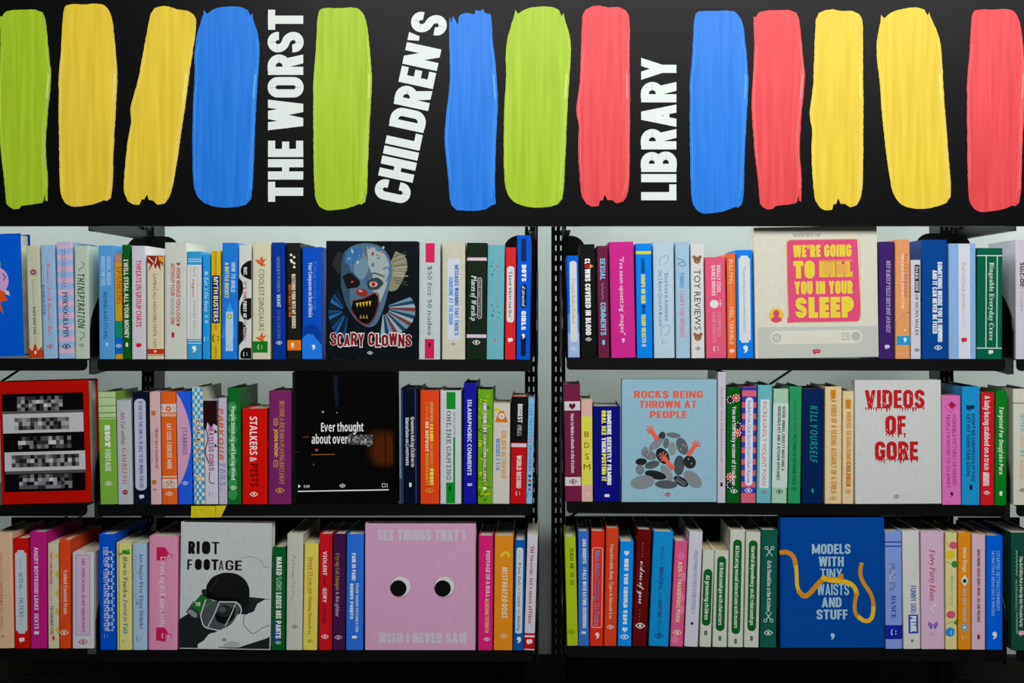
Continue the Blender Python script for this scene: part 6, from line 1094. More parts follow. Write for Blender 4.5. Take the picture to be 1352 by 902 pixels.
B('2b', 580.5, 609.5, 516, 581, 609, 'c9cfd2', 'white and green book ONLINE GAMING', [
    ('r', -5.5, 6.5, 518, 540.5, '1b8a35'), ('r', -6, 6, 637.5, 665, '128a2c'), ('r', 3.4, 6, 577.5, 637.5, '1b8a35'), ('t', 'ABUSIVE CHAT IN', 544, 575, 5, 3, '7d8486', 'S'), ('t', 'ONLINE GAMING', 543, 634, -2, 6.5, '22282a', 'M'), ('m', 'V', -1, 645.5, '0c3d18', .8)])
B('2b', 611.5, 629.5, 506, 612, 628.5, '20229a', 'tall royal blue book ISLAMAPHOBIC COMMENTS', [('t', 'ISLAMAPHOBIC COMMENTS', 528, 628, -.5, 5.2, 'e4e6f2', 'B'), ('r', -3, 3, 638.5, 642, 'b9bee0')])
def grass():
    rnd = random.Random(5)
    return [('p', [(x_, y_), (x_+rnd.uniform(4, 9), y_+rnd.uniform(-5, 5)), (x_+rnd.uniform(1, 3), y_+2.5)], rnd.choice(['c2cf3c', '3f7a1c', 'a8c22e'])) for x_, y_ in [(rnd.uniform(-10, 1), rnd.uniform(520, 660)) for _ in range(60)]]
B('2b', 630.5, 651, 515, 630.5, 650.5, '6fa52a', 'leaf-patterned green book END YOUR LIFE', grass()+[('t', 'END YOUR LIFE', 532, 572, -.5, 5.6, '10180c', 'C42'), ('t', 'COUNTDOWN CHALLENGES', 573, 638, -.5, 5.2, '14300f', 'C42'), ('t', 'END YOUR LIFE', 532.5, 571.5, -.5, 4.8, 'f0f2ea', 'C20'), ('t', 'COUNTDOWN CHALLENGES', 574, 637, -.5, 4.2, 'd8e6b8', 'C17'), ('m', 'M', -.5, 645, 'e2ecd0', .8)])
B('2b', 651, 674, 533, 649.8, 673, 'cfcbc3', 'white book GOLDEN RETRIEVER with an orange party hat', [
    ('p', [(-9, 558), (8.5, 558), (3, 543), (-3, 543)], 'd47a28'), ('c', 0, 550, 4, 4, 'e3e1da'), ('T', 'H', -1.6, 1.6, 548.3, 552, '5d7f9c', 'B'), ('p', [(-9+(5 if i % 2 else 2.4)*math.cos(i*math.pi/7)+3, 541+(4.5 if i % 2 else 2.2)*math.sin(i*math.pi/7)) for i in range(14)], 'd8c840'),
    ('t', 'GOLDEN RETRIEVER', 569, 632, 3, 6.5, 'd4a040', 'C17'), ('t', 'RESCUES 7 Y/O', 580, 621, -4.5, 5.2, '3f86c8', 'C17')])
B('2b', 675, 697, 524, 673.5, 694.5, 'bb1f22', 'black over red book BIGGEST WORLD RECORD', [
    ('b', 524.3, 585, '161516'), ('b', 586, 590.8, 'd8c6cc'), ('t', 'BIGGEST', 534, 558.5, 1, 6.2, 'e9e6e6', 'C18'), ('mos', -2.5, 3.5, 561, 576, 2, '57585c', 'a9a9ac'), ('t', 'WORLD RECORD', 602, 645, .5, 6.2, 'eadadb', 'C18'), ('m', 'U', 0, 652, 'eadadb', .9)])
B('2b', 697, 706.5, 527, 694.8, 702.5, '86bde0', 'slim light blue book CARD TRICKS by the gap', [('t', 'CARD TRICKS', 534, 573, 0, 4, '4a7fb6', 'R'), ('t', 'FOR', 575, 586, 0, 4, 'b4506a', 'R'), ('t', 'BEGINNERS', 588, 622, 0, 4, '3f78b4', 'R'), ('m', 'H', 0, 629, '2a2c30', .7), ('m', 'H', 0, 635, 'b03040', .7), ('m', 'H', 0, 641, '2a2c30', .7), ('m', 'H', 0, 647, 'b03040', .6), ('m', 'U', 0, 654, '2d5f96', .8)])
# ---- middle shelf, right bay
B('2c', 744, 766.5, 508, 746, 767.5, '74294a', 'burgundy book with two white bands and a spade', [
    ('b', 530.5, 542.5, 'd4cdd2'), ('b', 630.5, 642, 'd4cdd2'), ('m', 'H', 0, 537, '59203c', 1.5), ('s', [(0, 537), (0, 541)], 1, '59203c'), ('t', 'How to Make a Bomb in the Kitchen', 547, 625, 0, 4.2, 'e4d6dc', 'B'), ('m', 'E', 0, 636.5, '59203c', 1)])
B('2c', 766.8, 782.3, 528, 767.5, 783, 'd8d35c', 'yellow and pink book BDSM in upright letters', [('b', 528.3, 550, 'd9b2ac'), ('b', 640.5, 662, 'd9b2ac'), ('T', 'B', -3, 3, 570, 577.5, '8c4a20', 'S'), ('T', 'D', -3.4, 3.2, 584.5, 592, '8c4a20', 'S'), ('T', 'S', -2.6, 2.6, 599, 607, '8c4a20', 'S'), ('T', 'M', -4.4, 4.4, 613, 620.5, '8c4a20', 'S'), ('m', 'E', 0, 652.5, 'e8d4a8', .6)])
B('2c', 783, 819.5, 537, 783.5, 819.5, '15187a', 'thick navy book with white and yellow capitals', [
    ('t', 'SOMEONE SECRETLY FILMING', 542.5, 641, 3, 5.6, 'eceef4', 'C24'), ('t', 'ORAL SEX', 542.5, 575, -4, 5.8, 'eee64a', 'C26'), ('t', 'THEN', 578, 598, -4, 5.6, 'eceef4', 'C22'), ('t', 'POSTING IT', 599.5, 636, -4, 5.8, 'eee64a', 'C26'), ('r', -3.2, 3.2, 653, 656.8, 'd9dbe4')])
ROCKS = [(864, 658-70, 10.6, 7, 40), ]
def rocks():
    L = [('T', 'ROCKS BEING', 837, 928, 517, 526.5, 'd9695a', 'C19'), ('T', 'THROWN AT', 844, 920, 530, 539.5, 'd9695a', 'C19'), ('T', 'PEOPLE', 858, 907, 543.5, 553, 'd9695a', 'C19')]
    R = [(874, 576.5, 4.5, 5.8, '3d4246', 20), (889, 575.5, 9.6, 3.6, '6f777b', 8), (866, 587.5, 11.5, 4.8, '7b8387', -38), (879.5, 586, 4, 7, '6a7276', 8), (900.5, 590, 7.2, 11.8, '5f666a', -22), (887.5, 593.5, 5, 9, '8d9498', 2),
         (851, 597.5, 4.5, 7, '82898d', 12), (858, 602, 9, 6, '767c80', 18), (875, 603, 7.8, 11.6, '26292c', -32), (846.5, 610.5, 7.6, 4.6, '2a2d30', -4), (861, 614.5, 10, 5, '565d61', -16), (845, 621, 5.6, 6.6, '767c80', 0), (896.5, 615.5, 7, 13.4, '4f565a', 4), (910.5, 611, 8, 9, '2e3134', -35),
         (880, 625, 12, 5.5, '878e92', 55), (865.5, 628, 14.4, 5.6, '26292c', 13), (914.5, 633.5, 14.5, 8.6, '858c90', 42), (899, 636.5, 10.8, 5.4, '2a2d30', 32), (848.5, 637.5, 16, 9, '868d91', -8), (879.5, 640.5, 14.8, 5.6, '565d61', 3)]
    for x, y, a, b, c, r_ in R:
        L += [('e', x, y, a, b, c, r_)]
    for x, y, a, b, c, r_ in R[2:20:3]:
        for k in (-.35, .1, .45):
            q = math.radians(r_); L += [('s', [(x-a*.7*math.cos(q)-b*k*math.sin(q), y-a*.7*math.sin(q)+b*k*math.cos(q)), (x+a*.7*math.cos(q)-b*k*math.sin(q), y+a*.7*math.sin(q)+b*k*math.cos(q))], .5, 'a4abaf')]
    for x, y in ((902, 588), (899, 594), (905, 590), (855, 601), (860, 605), (909, 607), (913, 613), (857, 598)): L += [('c', x, y, .9, .9, 'b4babd')]
    for (bx, by), (hx, hy), a in (((868, 581), (861, 571), -65), ((908, 602), (917, 590), -60), ((889, 620), (878, 607), -115)):
        dx, dy = hx-bx, hy-by; l = math.hypot(dx, dy); nx, ny = -dy/l, dx/l
        L += [('p', [(bx+nx*3.2, by+ny*3.2), (bx-nx*3.2, by-ny*3.2), (hx-nx*2.4, hy-ny*2.4), (hx+nx*2.4, hy+ny*2.4)], 'e2695a'), ('c', hx, hy, 3, 3, 'e2695a')]
        a0 = math.atan2(dy, dx)
        for k, ln in ((-1.25, 6), (-.6, 8.5), (-.15, 10), (.3, 9.5), (.75, 8)):
            q = a0+k; L += [('s', [(hx+2*math.cos(q), hy+2*math.sin(q)), (hx+ln*.6*math.cos(q), hy+ln*.6*math.sin(q)), (hx+ln*math.cos(q+.15), hy+ln*math.sin(q+.15))], 1.4, 'e2695a')]
    return L+[('m', 'E', 881.5, 653.5, 'c05a50', .8)]
F('2c', 820.3, 946.5, 502, 820.3, 946.5, '97bccd', 'light blue face-out book ROCKS BEING THROWN AT PEOPLE', rocks(), th=.03)
B('2c', 947.2, 959, 491.5, 947.2, 957.8, 'c8c3d0', 'tall slim pale book You don’t have friends', [('t', "You don't have friends because", 511, 612, .5, 4, '85818c', 'M'), ('t', 'you’re weird', 615, 634, .5, 4, 'a3a0aa', 'M'), ('m', 'V', 0, 640.5, '26272a', .8)])
def chip(x, y, c): return [('c', x, y, 5.2, 5.2, c), ('c', x, y, 2.2, 2.2, 'c9b0a8' if c != 'k' else '3a3a3c')]+[('c', x+4.4*math.cos(k), y+4.4*math.sin(k), .9, .9, 'eeeeea', 7) for k in [i*math.pi/4 for i in range(8)]]
B('2c', 959.5, 978.5, 512, 958.8, 977, '0f5c22', 'green book with poker chips, lucky winner', chip(-4.5, 528.5, 'k')+chip(3, 526, 'c3202c')+chip(5.5, 563, 'k')+chip(5, 572, 'c3202c')+chip(-4, 630, 'c3202c')+chip(-4, 641, 'k')+[('t', 'You are the lucky winner of $1 million!', 537, 641, .6, 5, 'e4ece2', 'B'), ('m', 'E', 1, 649, 'e4ece2', .9)])
B('2c', 979.5, 999.5, 511, 978, 998, 'd06a7e', 'pink and blue striped book Stealing From Chain Stores', [('b', 511.3+i*15.1, 516+i*15.1, '3a45a8') for i in range(1)]+[('b', 524+i*15, 531.5+i*15, '3a45a8') for i in range(9)]+[
    ('r', -4.8, 5.2, 525, 642, 'd8dcec', 5), ('t', 'Stealing From Chain Stores Doesn’t Hurt Anyone', 529, 638, .2, 4.6, '3a4a96', 'S'), ('m', 'E', 0, 648, 'f0e0e4', 1)])
B('2c', 1000.3, 1020.3, 509, 998.8, 1017.8, '70b3bd', 'teal book with a white label INCREASINGLY VIOLENT PORN', [('r', -5.8, 6.2, 528, 645, 'd4dcdc', 1), ('t', 'INCREASINGLY VIOLENT PORN', 531, 641, 0, 5.8, 'b4636c', 'S'), ('m', 'E', 0, 650.5, 'b4525c', .7)])
B('2c', 1021.2, 1041.8, 514, 1018.5, 1039, 'a3c8ae', 'pale green book with dark title on animal cruelty', [
    ('r', -10, 10, 533, 644.5, 'c6d6cf'), ('t', 'SEVERE ANIMAL CRUELTY INVOLVING A', 537, 622, 4, 4, '39443f', 'C16'), ('t', 'HOUSEHOLD PET AND A KITCHEN APPLIANCE', 537, 635, -2, 4, '39443f', 'C16'), ('m', 'E', 0, 649.5, '22342b', .9)])
B('2c', 1042.3, 1059.3, 511, 1040, 1057, '349463', 'mid green book with dim dark green lettering', [('t', 'BEFORE AND AFTER', 529, 572, -.5, 4.2, '216f49', 'S'), ('t', 'PICTURES OF EXTREME DIETS', 574, 641, -.5, 4.2, '14472f', 'B'), ('m', 'E', 0, 646, '1c6040', .8)])
B('2c', 1060, 1087.8, 514, 1058.5, 1087, '0e2a55', 'dark navy book with brushed teal lettering', [('t', 'KILL YOURSELF', 536, 612, 1, 9.5, '178a7c', 'I'), ('m', 'V', 0, 649, '23908a', .8)])
def camc(y, s=1): return [('r', -4, 3.2, y-4, y+4, 'c4872c', 1.2), ('p', [(-3, y+4), (2.4, y+4), (3.4, y+8), (-4, y+8)], 'c4872c')]
B('2c', 1089, 1112, 511, 1089, 1111.3, 'dec9a2', 'cream book A VIDEO OF A SEXUAL ASSAULT, amber capitals', camc(519)+[('t', 'A VIDEO OF A SEXUAL ASSAULT OF A CHILD', 528, 652, .5, 7, 'bd8430', 'C18'), ('m', 'E', 0, 658.5, 'bd8430', .9)])
B('2c', 1112.4, 1128, 517, 1112, 1127.2, 'dec9a2', 'narrower cream book VIDEOS SEXUALISING, amber capitals', camc(532)+[('t', 'VIDEOS SEXUALISING', 544, 609, .5, 6, 'bd8430', 'C15'), ('t', 'CHILDREN', 610, 643, .5, 6, 'b87820', 'C26'), ('m', 'E', 0, 649.5, 'bd8430', .9)])
def gore():
    rnd = random.Random(11); L = []
    for s, x0, x1, y0, y1 in (('VIDEOS', 1142, 1221, 516, 540), ('OF', 1169, 1196, 550, 574), ('GORE', 1155, 1212, 584, 608)):
        L += [('T', s, x0, x1, y0, y1, 'b8282c', 'C21')]
        n = int((x1-x0)/3.4)
        for i in range(n):
            x = x0+1.5+(x1-x0-3)*i/(n-1); w = rnd.uniform(.8, 1.5); l = rnd.uniform(0, 5)
            L += [('p', [(x-w, y1-1.2), (x+w, y1-1.2), (x+w*.4, y1+l), (x-w*.4, y1+l)], 'b8282c')]
        for i in range(int(n*.8)):
            x = x0+rnd.uniform(1, x1-x0-1); y = y0+rnd.uniform(3, 18); L += [('p', [(x-.5, y), (x+.5, y), (x+.2, y+rnd.uniform(2, 6))], 'd8d8d6')]
    return L+[('m', 'E', 1183, 656, 'b89a9c', .8)]
F('2c', 1128.5, 1241.7, 503, 1128, 1243.7, 'cdcfce', 'pale grey face-out book VIDEOS OF GORE in dripping red', gore(), th=.03)
B('2c', 1242.3, 1269, 523, 1244.3, 1269, 'd878b8', 'pink book HORRIBLE PICTURES with a red diamond', [
    ('s', [(-1, 530), (7, 537), (0, 545), (-8, 538)], .7, 'b44a8a', True), ('p', [(1, 530.5), (6.5, 535.5), (1, 541), (-4, 535.5)], 'a52350'), ('t', 'HORRIBLE PICTURES OF NAKED', 548, 641, 4, 5.2, '8c2c66', 'S'), ('t', 'PEOPLE I WANTED TO GO AWAY', 548, 645, -4, 5.2, '8c2c66', 'S'), ('m', 'Q', 0, 653, '5d1c44', .9)])
B('2c', 1269.6, 1294.7, 511, 1270, 1293.8, '2a93c8', "blue book DON'T BE SURPRISED with a dark fist mark", [
    ('p', fillet([(-7, 535), (-2, 536), (4, 535), (5, 540), (-1, 541), (0, 543), (-6, 541)], 1, True), '123a5c'), ('t', 'DON’T BE SURPRISED IF YOU', 547, 636, 3, 4.6, '123f62', 'B'), ('t', 'GET HIT SOMETIME SOON', 547, 629, -3.6, 4.6, '123f62', 'B'), ('m', 'V', 0, 644.5, '0e2c48', 1)], dep=.2)
B('2c', 1295.2, 1313.4, 519, 1294.5, 1313.2, 'c82430', 'red book A lady being stabbed on a train', [('t', 'A lady being stabbed on a train', 523, 621, -1, 7, 'eedfe0', 'B'), ('mos', -6, 2, 624, 642, 2, 'd9a0a4', 'f4eaea'), ('m', 'E', -1, 651, 'eedfe0', .8)])
B('2c', 1314, 1330.5, 517, 1313.8, 1329, '147a28', 'bright green book Targeted For Deepfake Porn', [('t', 'Targeted For Deepfake Porn', 538, 627, 0, 5.4, 'e2ecda', 'I'), ('m', 'V', 0, 652.5, 'dfe8d8', .9)])
B('2d', 1337, 1366, 514, 1338, 1366, 'd0d0c2', 'off-white book on the middle shelf cut by the right edge', [('b', 532, 533.2, '6b6d66'), ('t', 'GETTING', 546, 571, -2, 5, '5a9cbc', 'S'), ('t', 'HIGH', 574, 591, -2, 5, 'dba98a', 'S'), ('t', 'BY', 595, 604, -2, 5, '5a9cbc', 'S'), ('t', 'MONSTERS', 607, 635, -3, 4.4, 'cf9a78', 'S'), ('m', 'E', -2, 647.5, '4a4c48', .8)])

# ---- lower shelf, left edge
B('3a', -12, 16.5, 705, -8, 18, 'dcbb9b', 'peach book on the lower shelf cut by the left edge', [('t', 'VIDEOS OF AN', 730, 766, -2, 4, 'b98a6a', 'R'), ('t', 'ANGELHAIRS', 768, 800, -2, 4.6, 'b04a2a', 'R'), ('t', 'ON A MANIAC', 802, 832, -2, 4, 'b07a5c', 'R'), ('m', 'E', -1, 841, 'a0502c', .5)])
B('3a', 16.5, 37.5, 711.5, 19, 39, 'c41f18', 'red book with a notched pale blue plaque', [
    ('p', [(-4, 727), (4, 727), (5, 730), (7.5, 731), (7.5, 833), (5, 834), (4, 837), (-4, 837), (-5, 834), (-7.5, 833), (-7.5, 731), (-5, 730)], 'c3d1d8'), ('t', 'Instead of', 738, 753, 0, 2.4, '7f8a94', 'S'), ('t', 'ACTUAL', 756, 779, 0, 5.6, '3a6aa4', 'R'), ('t', 'and a', 781, 788, 0, 2.4, '7f8a94', 'S'), ('t', 'OUTCRY', 790, 816, 0, 5.6, '4a78ac', 'R'), ('t', 'Story', 818, 826, 0, 2.4, '7f8a94', 'S'), ('m', 'M', 0, 845, 'eae2e0', 1.1)])
B('3a', 38.3, 61.5, 703, 40.3, 61.5, 'b82a82', 'magenta book ANGRY BOYFRIEND LEAKS SEXTS', [('t', 'ANGRY BOYFRIEND LEAKS', 723, 806, -2.5, 5.2, 'ead9e4', 'B'), ('t', 'SEXTS', 810.5, 831, -2.5, 5.2, 'ead9e4', 'B'), ('r', -5.5, .5, 834, 838, 'e0d4dc')], dep=.2)
B('3a', 62.3, 77.2, 718, 63.3, 77.5, 'd3cbb0', 'cream book with yellow triangles down its side', [('p', [(7, 729+i*24.5), (1.5, 734+i*24.5), (7, 739+i*24.5)], 'd9be3a') for i in range(5)]+[('t', 'FOOT-LONG WEAPONS', 729, 772, -2.5, 3.6, 'a2502f', 'B'), ('t', 'BREAKING', 774, 798, -2.5, 3.2, 'b3ab9a', 'S'), ('t', 'TO CHANGE YOU', 800, 838, -1.8, 3.8, '23406c', 'B'), ('m', 'Q', 0, 843, 'b4432c', .9)])
B('3a', 78, 92.5, 713.5, 78.5, 93, 'd8512c', 'orange-red book Violent Content From Cartel Zones', [('t', 'Violent Content From', 753, 811, 1, 5, 'efd5ca', 'B'), ('t', 'Cartel Zones', 772, 796, -4, 3.4, 'd99a80', 'S'), ('s', [(-4, 748), (-4, 770)], .4, 'e09a80'), ('s', [(-4, 798), (-4, 816)], .4, 'e09a80'), ('m', 'E', -1, 835.5, 'f0d8cc', 1.1)], dep=.2)
B('3a', 95, 124, 730, 95.2, 124, 'cfcdd2', 'short white book with a dotted lilac label and red eye', [
    ('r', -9.5, 9, 733, 839, 'cdb9d6'), ('o', -9.5, 9, 733, 839, '8f84a4', .7, 1.5), ('t', 'GIRL FROM SCHOOL IN HER UNDERPANTS', 738, 835, .5, 4.2, 'b8547a', 'C15'), ('m', 'E', 0, 848, 'b03848', 1.1)], dep=.13)
# ---- lower shelf, left bay
def daisies():
    return [q for i in range(11) for q in [('c', 4+4*math.cos(k*math.pi/3), 733+i*9.6+4*math.sin(k*math.pi/3), 1.5, 1.5, 'b7cbe8', 6) for k in range(6)]+[('c', 4, 733+i*9.6, 2.6, 2.6, '0a58c4', 8)]]
B('3b', 129.5, 152.3, 706, 132.3, 152.8, '0a58cc', 'blue book with white flower chain and game skins title', daisies()+[('t', 'THE NEW VIDEO GAME SKINS REVIEW', 722, 834, -1.5, 6, 'd5def0', 'R'), ('m', 'U', -2, 840, '9fb8e0', .8)], dep=.2)
B('3b', 153, 173.5, 717, 154.3, 174.3, 'd6d68c', 'yellow-green book How to Teach a Parrot to Talk', [
    ('s', [(-6.5, 718), (-6.5, 858)], .8, '8a5a2c'), ('e', 3, 729.5, 5.5, 2.6, '3f8a2c', 15), ('c', 6, 727.5, 2, 2, '5aa83a'), ('s', [(-8, 731), (8, 732)], .8, '6b4a22'), ('s', [(-1, 730), (-6, 734)], 1.6, '3f8a2c'),
    ('t', 'How to Teach a', 735, 789, 2, 5.6, '3b3f3a', 'RI'), ('t', 'Parrot to Talk', 792, 838, 2, 5.6, '3c6ca0', 'RI'), ('m', 'U', .5, 847, '8a8a60', .8)])
B('3b', 174.2, 193.8, 718, 175.3, 194, 'abc3dc', 'light blue book on sugar free fizzy drinks', [('t', 'Are Sugar Free Fizzy Drinks', 731, 831, 2.5, 5.2, '33609f', 'R'), ('t', 'Actually healthy?', 731, 793, -4, 4.4, '8ba6ca', 'K'), ('s', [(-5, 795), (-2, 797), (-5, 799)], 1, '25457c'), ('m', 'U', -1, 844, '4c6c98', 1)])
def shirt(y): return [('p', [(-9, y-9), (2, y-9), (7, y-2), (3, y+10), (-9, y+8)], 'c42a62'), ('sc', [(6, y-1), (12, y+1), (11, y+5)], 1, 'c42a62', 2)]
B('3b', 195, 236.5, 709, 196.8, 233, 'dc98b8', 'thick pink book Dressing My Sister with crimson shirts', shirt(732)+shirt(838)+[('t', 'Dressing', 736, 771, 0, 7, 'e3d9e0', 'S'), ('t', 'My', 773, 782, -.5, 7, 'e3d9e0', 'RI'), ('t', 'Sister', 783, 804, -.5, 8, 'e9e0e6', 'RI'), ('t', 'Like Me', 806, 828, -.5, 7, 'e3d9e0', 'S'), ('m', 'U', 2, 840, 'ecdfe6', 1)], dep=.2)
def riot():
    L = [('p', [(237, 820), (262, 804), (300, 790), (340, 800), (357, 842), (357, 857.5), (237, 857.5)], '24282a'),
         ('p', fillet([(262, 858), (262, 852), (270, 848), (277, 838), (288, 836), (290, 824), (303, 826), (310, 812), (326, 812), (333, 824), (345, 822), (357, 830), (357, 842), (310, 858)], 4, True), 'c9cdce'),
         ('p', fillet([(357, 790), (346, 791), (337, 798), (337, 808), (325, 812), (322, 824), (328, 832), (336, 840), (345, 836), (357, 828)], 4, True), 'c9cdce'),
         ('sc', [(323, 812), (322, 826), (333, 838), (339, 836), (346, 830), (357, 826)], .7, '1a1c1e', 4), ('sc', [(356, 792), (346, 791), (337, 798), (336, 806), (326, 811)], .7, '1a1c1e', 4),
         ('p', [(328, 789), (352, 791), (340, 798), (336, 808), (326, 800)], '2b2f31'),
         ('p', [(252, 803), (266, 786), (280, 794), (264, 815)], '256b2e'), ('e', 256.5, 811, 9.5, 5, '3b4042', 40), ('e', 255, 812, 7, 3.4, '8d9496', 40), ('T', '18', 258, 265, 797, 802, 'cfe0cc', 'B'), ('s', [(256, 796), (247, 810), (252, 814)], 1.4, '3a3e40'),
         ('p', fillet([(272, 787), (272, 775), (280, 763), (295, 757), (312, 758), (324, 766), (330, 778), (329, 800), (322, 806), (318, 796)], 6, True), '1c1e20'),
         ('p', fillet([(267, 780), (274, 780), (284, 788), (318, 793), (320, 797), (300, 799), (276, 792), (267, 787)], 3, True), '101213'),
         ('e', 270, 783, 4, 3.5, '2b2e30', 20), ('sc', [(276, 782), (284, 772), (288, 763)], .7, '3c4042', 4),
         ('p', fillet([(272, 793), (266, 815), (271, 830), (290, 834), (306, 826), (318, 806), (319, 797), (296, 797)], 4, True), '515659'),
         ('p', fillet([(284, 812), (292, 806), (304, 806), (312, 800), (310, 818), (298, 826), (286, 822)], 4, True), '191b1d'), ('c', 297, 808, 9, 8, '2b2e30'), ('c', 294, 806, 5, 4, '55595c'),
         ('sc', [(283, 812), (292, 819), (308, 814)], 1.8, '0e0f10', 4),
         ('sc', [(272, 793), (265, 815), (270, 830), (290, 834)], 1.3, 'd8dcdd', 5), ('sc', [(290, 796), (284, 812), (275, 830)], 1.3, 'cdd1d2', 4), ('sc', [(312, 797), (306, 812), (298, 828)], 1.1, 'cdd1d2', 4), ('sc', [(290, 796), (314, 796), (320, 806), (314, 822)], 1.3, 'd8dcdd', 4), ('s', [(272, 802), (282, 796)], 1.1, '3f9a48'),
         ('sc', [(318, 738), (331, 735), (345, 740), (348, 751), (356, 748)], .6, '9da1a2', 5), ('e', 307, 853, 11, 5, 'aab0b2', -6), ('s', [(290, 856), (332, 857)], .9, '2f3436'), ('m', 'E', 297, 846, '2a2c2e', .6)]
    for ch, x0, x1, y0, y1, w in (('R', 248, 257, 716.5, 733, 26), ('I', 259, 263, 716.5, 733, 26), ('O', 266, 277, 716.5, 733, 32), ('T', 279, 289, 717, 733, 13), ('F', 247, 253.5, 740.5, 754, 14), ('O', 257, 266, 740, 754, 34), ('O', 268.5, 277, 740, 754, 34), ('T', 279, 288, 740, 754, 20), ('A', 288.5, 295, 741, 754, 11), ('G', 297.5, 308, 741, 754, 13), ('E', 310, 319, 741, 754, 16)):
        L += [('T', ch, x0, x1, y0, y1, '1a1b1d', 'C%d' % w)]
    L += [('s', [(256.5, 757-22), (256.5, 735)], .1, '1a1b1d')]
    return L
F('3b', 238.3, 359.5, 691.5, 235.5, 357.5, 'c6cacc', 'white face-out book RIOT FOOTAGE with a helmet drawing', riot(), th=.03, back=0)
B('3b', 360, 377.5, 723, 358.5, 376, '126030', 'green book LOSES HIS PANTS with a blurred word', [('r', -5, 1.2, 822, 848, '2a46a8'), ('t', 'NAKED', 736, 760, 0, 7, 'e8efe8', 'C20'), ('mos', -3.5, 3.5, 762, 781, 2.2, '3f7a50', 'b6c8ba'), ('t', 'LOSES HIS PANTS', 783, 843.5, 0, 7, 'e8efe8', 'C20'), ('m', 'E', 0, 849, 'c9dcc9', .7)])
B('3b', 378, 401.5, 706, 378, 398.3, 'c6c8bd', 'pale grey-beige book Extreme Dieting in dim script', [('t', 'Extreme', 733, 765, -1, 5.4, '8f908a', 'K'), ('t', 'Dieting', 767, 794, -1, 5.4, 'b0ac8c', 'K'), ('m', 'E', .5, 828, '5f6360', .8)], dep=.19)
B('3b', 402, 420.5, 718.5, 399, 418.8, 'dcd060', 'yellow book Drunk 11 year olds in red serif', [('t', 'Drunk 11 year olds filming themselves', 736, 838, 0, 4.8, 'a25a2a', 'R'), ('s', [(-4, 736), (-4, 784)], .6, 'b0702e'), ('m', 'E', 0, 847, '8f7f3a', .7)])
B('3b', 421.5, 438.8, 705.5, 420.5, 438.3, 'c3232e', 'crimson book VIOLENT and GORY film clips', [('t', 'VIOLENT', 728.5, 760, -1, 5, 'efe0e2', 'B'), ('t', 'and', 763, 774, -1, 4, '6a1620', 'I'), ('t', 'GORY', 777, 796, -1, 5, 'efe0e2', 'B'), ('t', 'film clips', 799, 823, -1, 4.4, '6a1620', 'I'), ('s', [(6, 706), (6, 858)], .8, '9c1a26'), ('m', 'E', -.5, 841, 'efe0e2', .9)])
B('3b', 439.5, 457, 705.5, 438.8, 455.3, '46204c', 'deep purple book Crying Cat Images in gold', [('t', 'Crying Cat Images', 731, 780, -2, 5, 'b08c3c', 'I'), ('t', '& Neighbor', 782, 815, -2, 4.6, 'b9a3b6', 'I'), ('m', 'E', -.5, 842, 'd0c2d0', .9)])
B('3b', 457.7, 480.3, 706, 456, 479.5, '3a75d6', 'bright blue book FAIR IS FAIR BONUS POINTS', [('t', 'FAIR IS FAIR!', 731, 767, -1.5, 5, 'dfe7f4', 'C24'), ('t', 'TRADE NAKED PICTURES FOR', 770, 835, 3.2, 3.6, 'c3d3ee', 'C17'), ('t', 'BONUS POINTS', 771, 818, -4, 4.4, 'cfdcf0', 'C26'), ('r', -3.2, 3.2, 840, 843.5, 'dfe7f4')], dep=.19)
F('3b', 481.5, 628, 692, 481, 628, 'd2a5c4', 'pale pink face-out book with two googly eyes', [
    ('T', 'SEX THINGS THAT I', 498, 614, 700, 714.5, 'ccc4d2', 'C26'), ('T', 'WISH I NEVER SAW', 500, 617, 836, 850, 'ccc4d2', 'C26'),
    ('c', 528.5, 775.5, 14, 14, 'a8809c', 30), ('c', 528.8, 775, 13.2, 13.2, 'd5d8d8', 30), ('c', 526, 777.5, 10.8, 10.8, '141415', 30), ('c', 586.5, 775.5, 14, 14, 'a8809c', 30), ('c', 586.8, 775, 13.2, 13.2, 'd5d8d8', 30), ('c', 584.5, 777.5, 10.8, 10.8, '141415', 30)], th=.034, pages='b9bd9a')
B('3b', 631, 652, 708, 631.3, 650, 'd2307c', 'magenta book FOOTAGE OF A BULL BLEEDING', [('t', 'FOOTAGE OF A BULL', 728, 789, 3, 5, 'eed5e2', 'B'), ('t', 'BLEEDING TO DEATH', 791, 836, 2, 4.8, 'e3c59a', 'B'), ('m', 'E', 2, 844.5, 'eed5e2', .8)])
B('3b', 653, 678, 708, 651, 677, 'dd8f2c', 'orange book MISTREATED DOGS', [('sc', [(-4, 736), (0, 730), (5, 730), (7, 736)], 3, 'd8c93c', 2), ('t', 'MISTREATED DOGS', 749, 817, 1.5, 7, 'efe0cc', 'I'), ('m', 'E', 1, 840, 'e8cfa8', .9)], dep=.19)
B('3b', 679, 694.5, 714, 677.8, 691, '1a5ea8', 'blue book with a long rounded pale label and comma', [('r', -4.4, 4.4, 723.5, 837, 'ccd6dc', 3), ('t', 'A Complete', 727, 741, 0, 3, '8795a0', 'K'), ('t', 'Whole Body', 743, 774, 0, 4, '2d5a94', 'RI'), ('t', 'or', 776, 781, 0, 3, '8795a0', 'I'), ('t', 'Crushed', 783, 802, 0, 4, '2d5a94', 'RI'), ('t', 'into a', 804, 811, 0, 3, '8795a0', 'I'), ('t', 'Building', 813, 834, 0, 4, '2d5a94', 'RI'), ('m', 'Q', .5, 845, 'e9edf0', 1.2)])
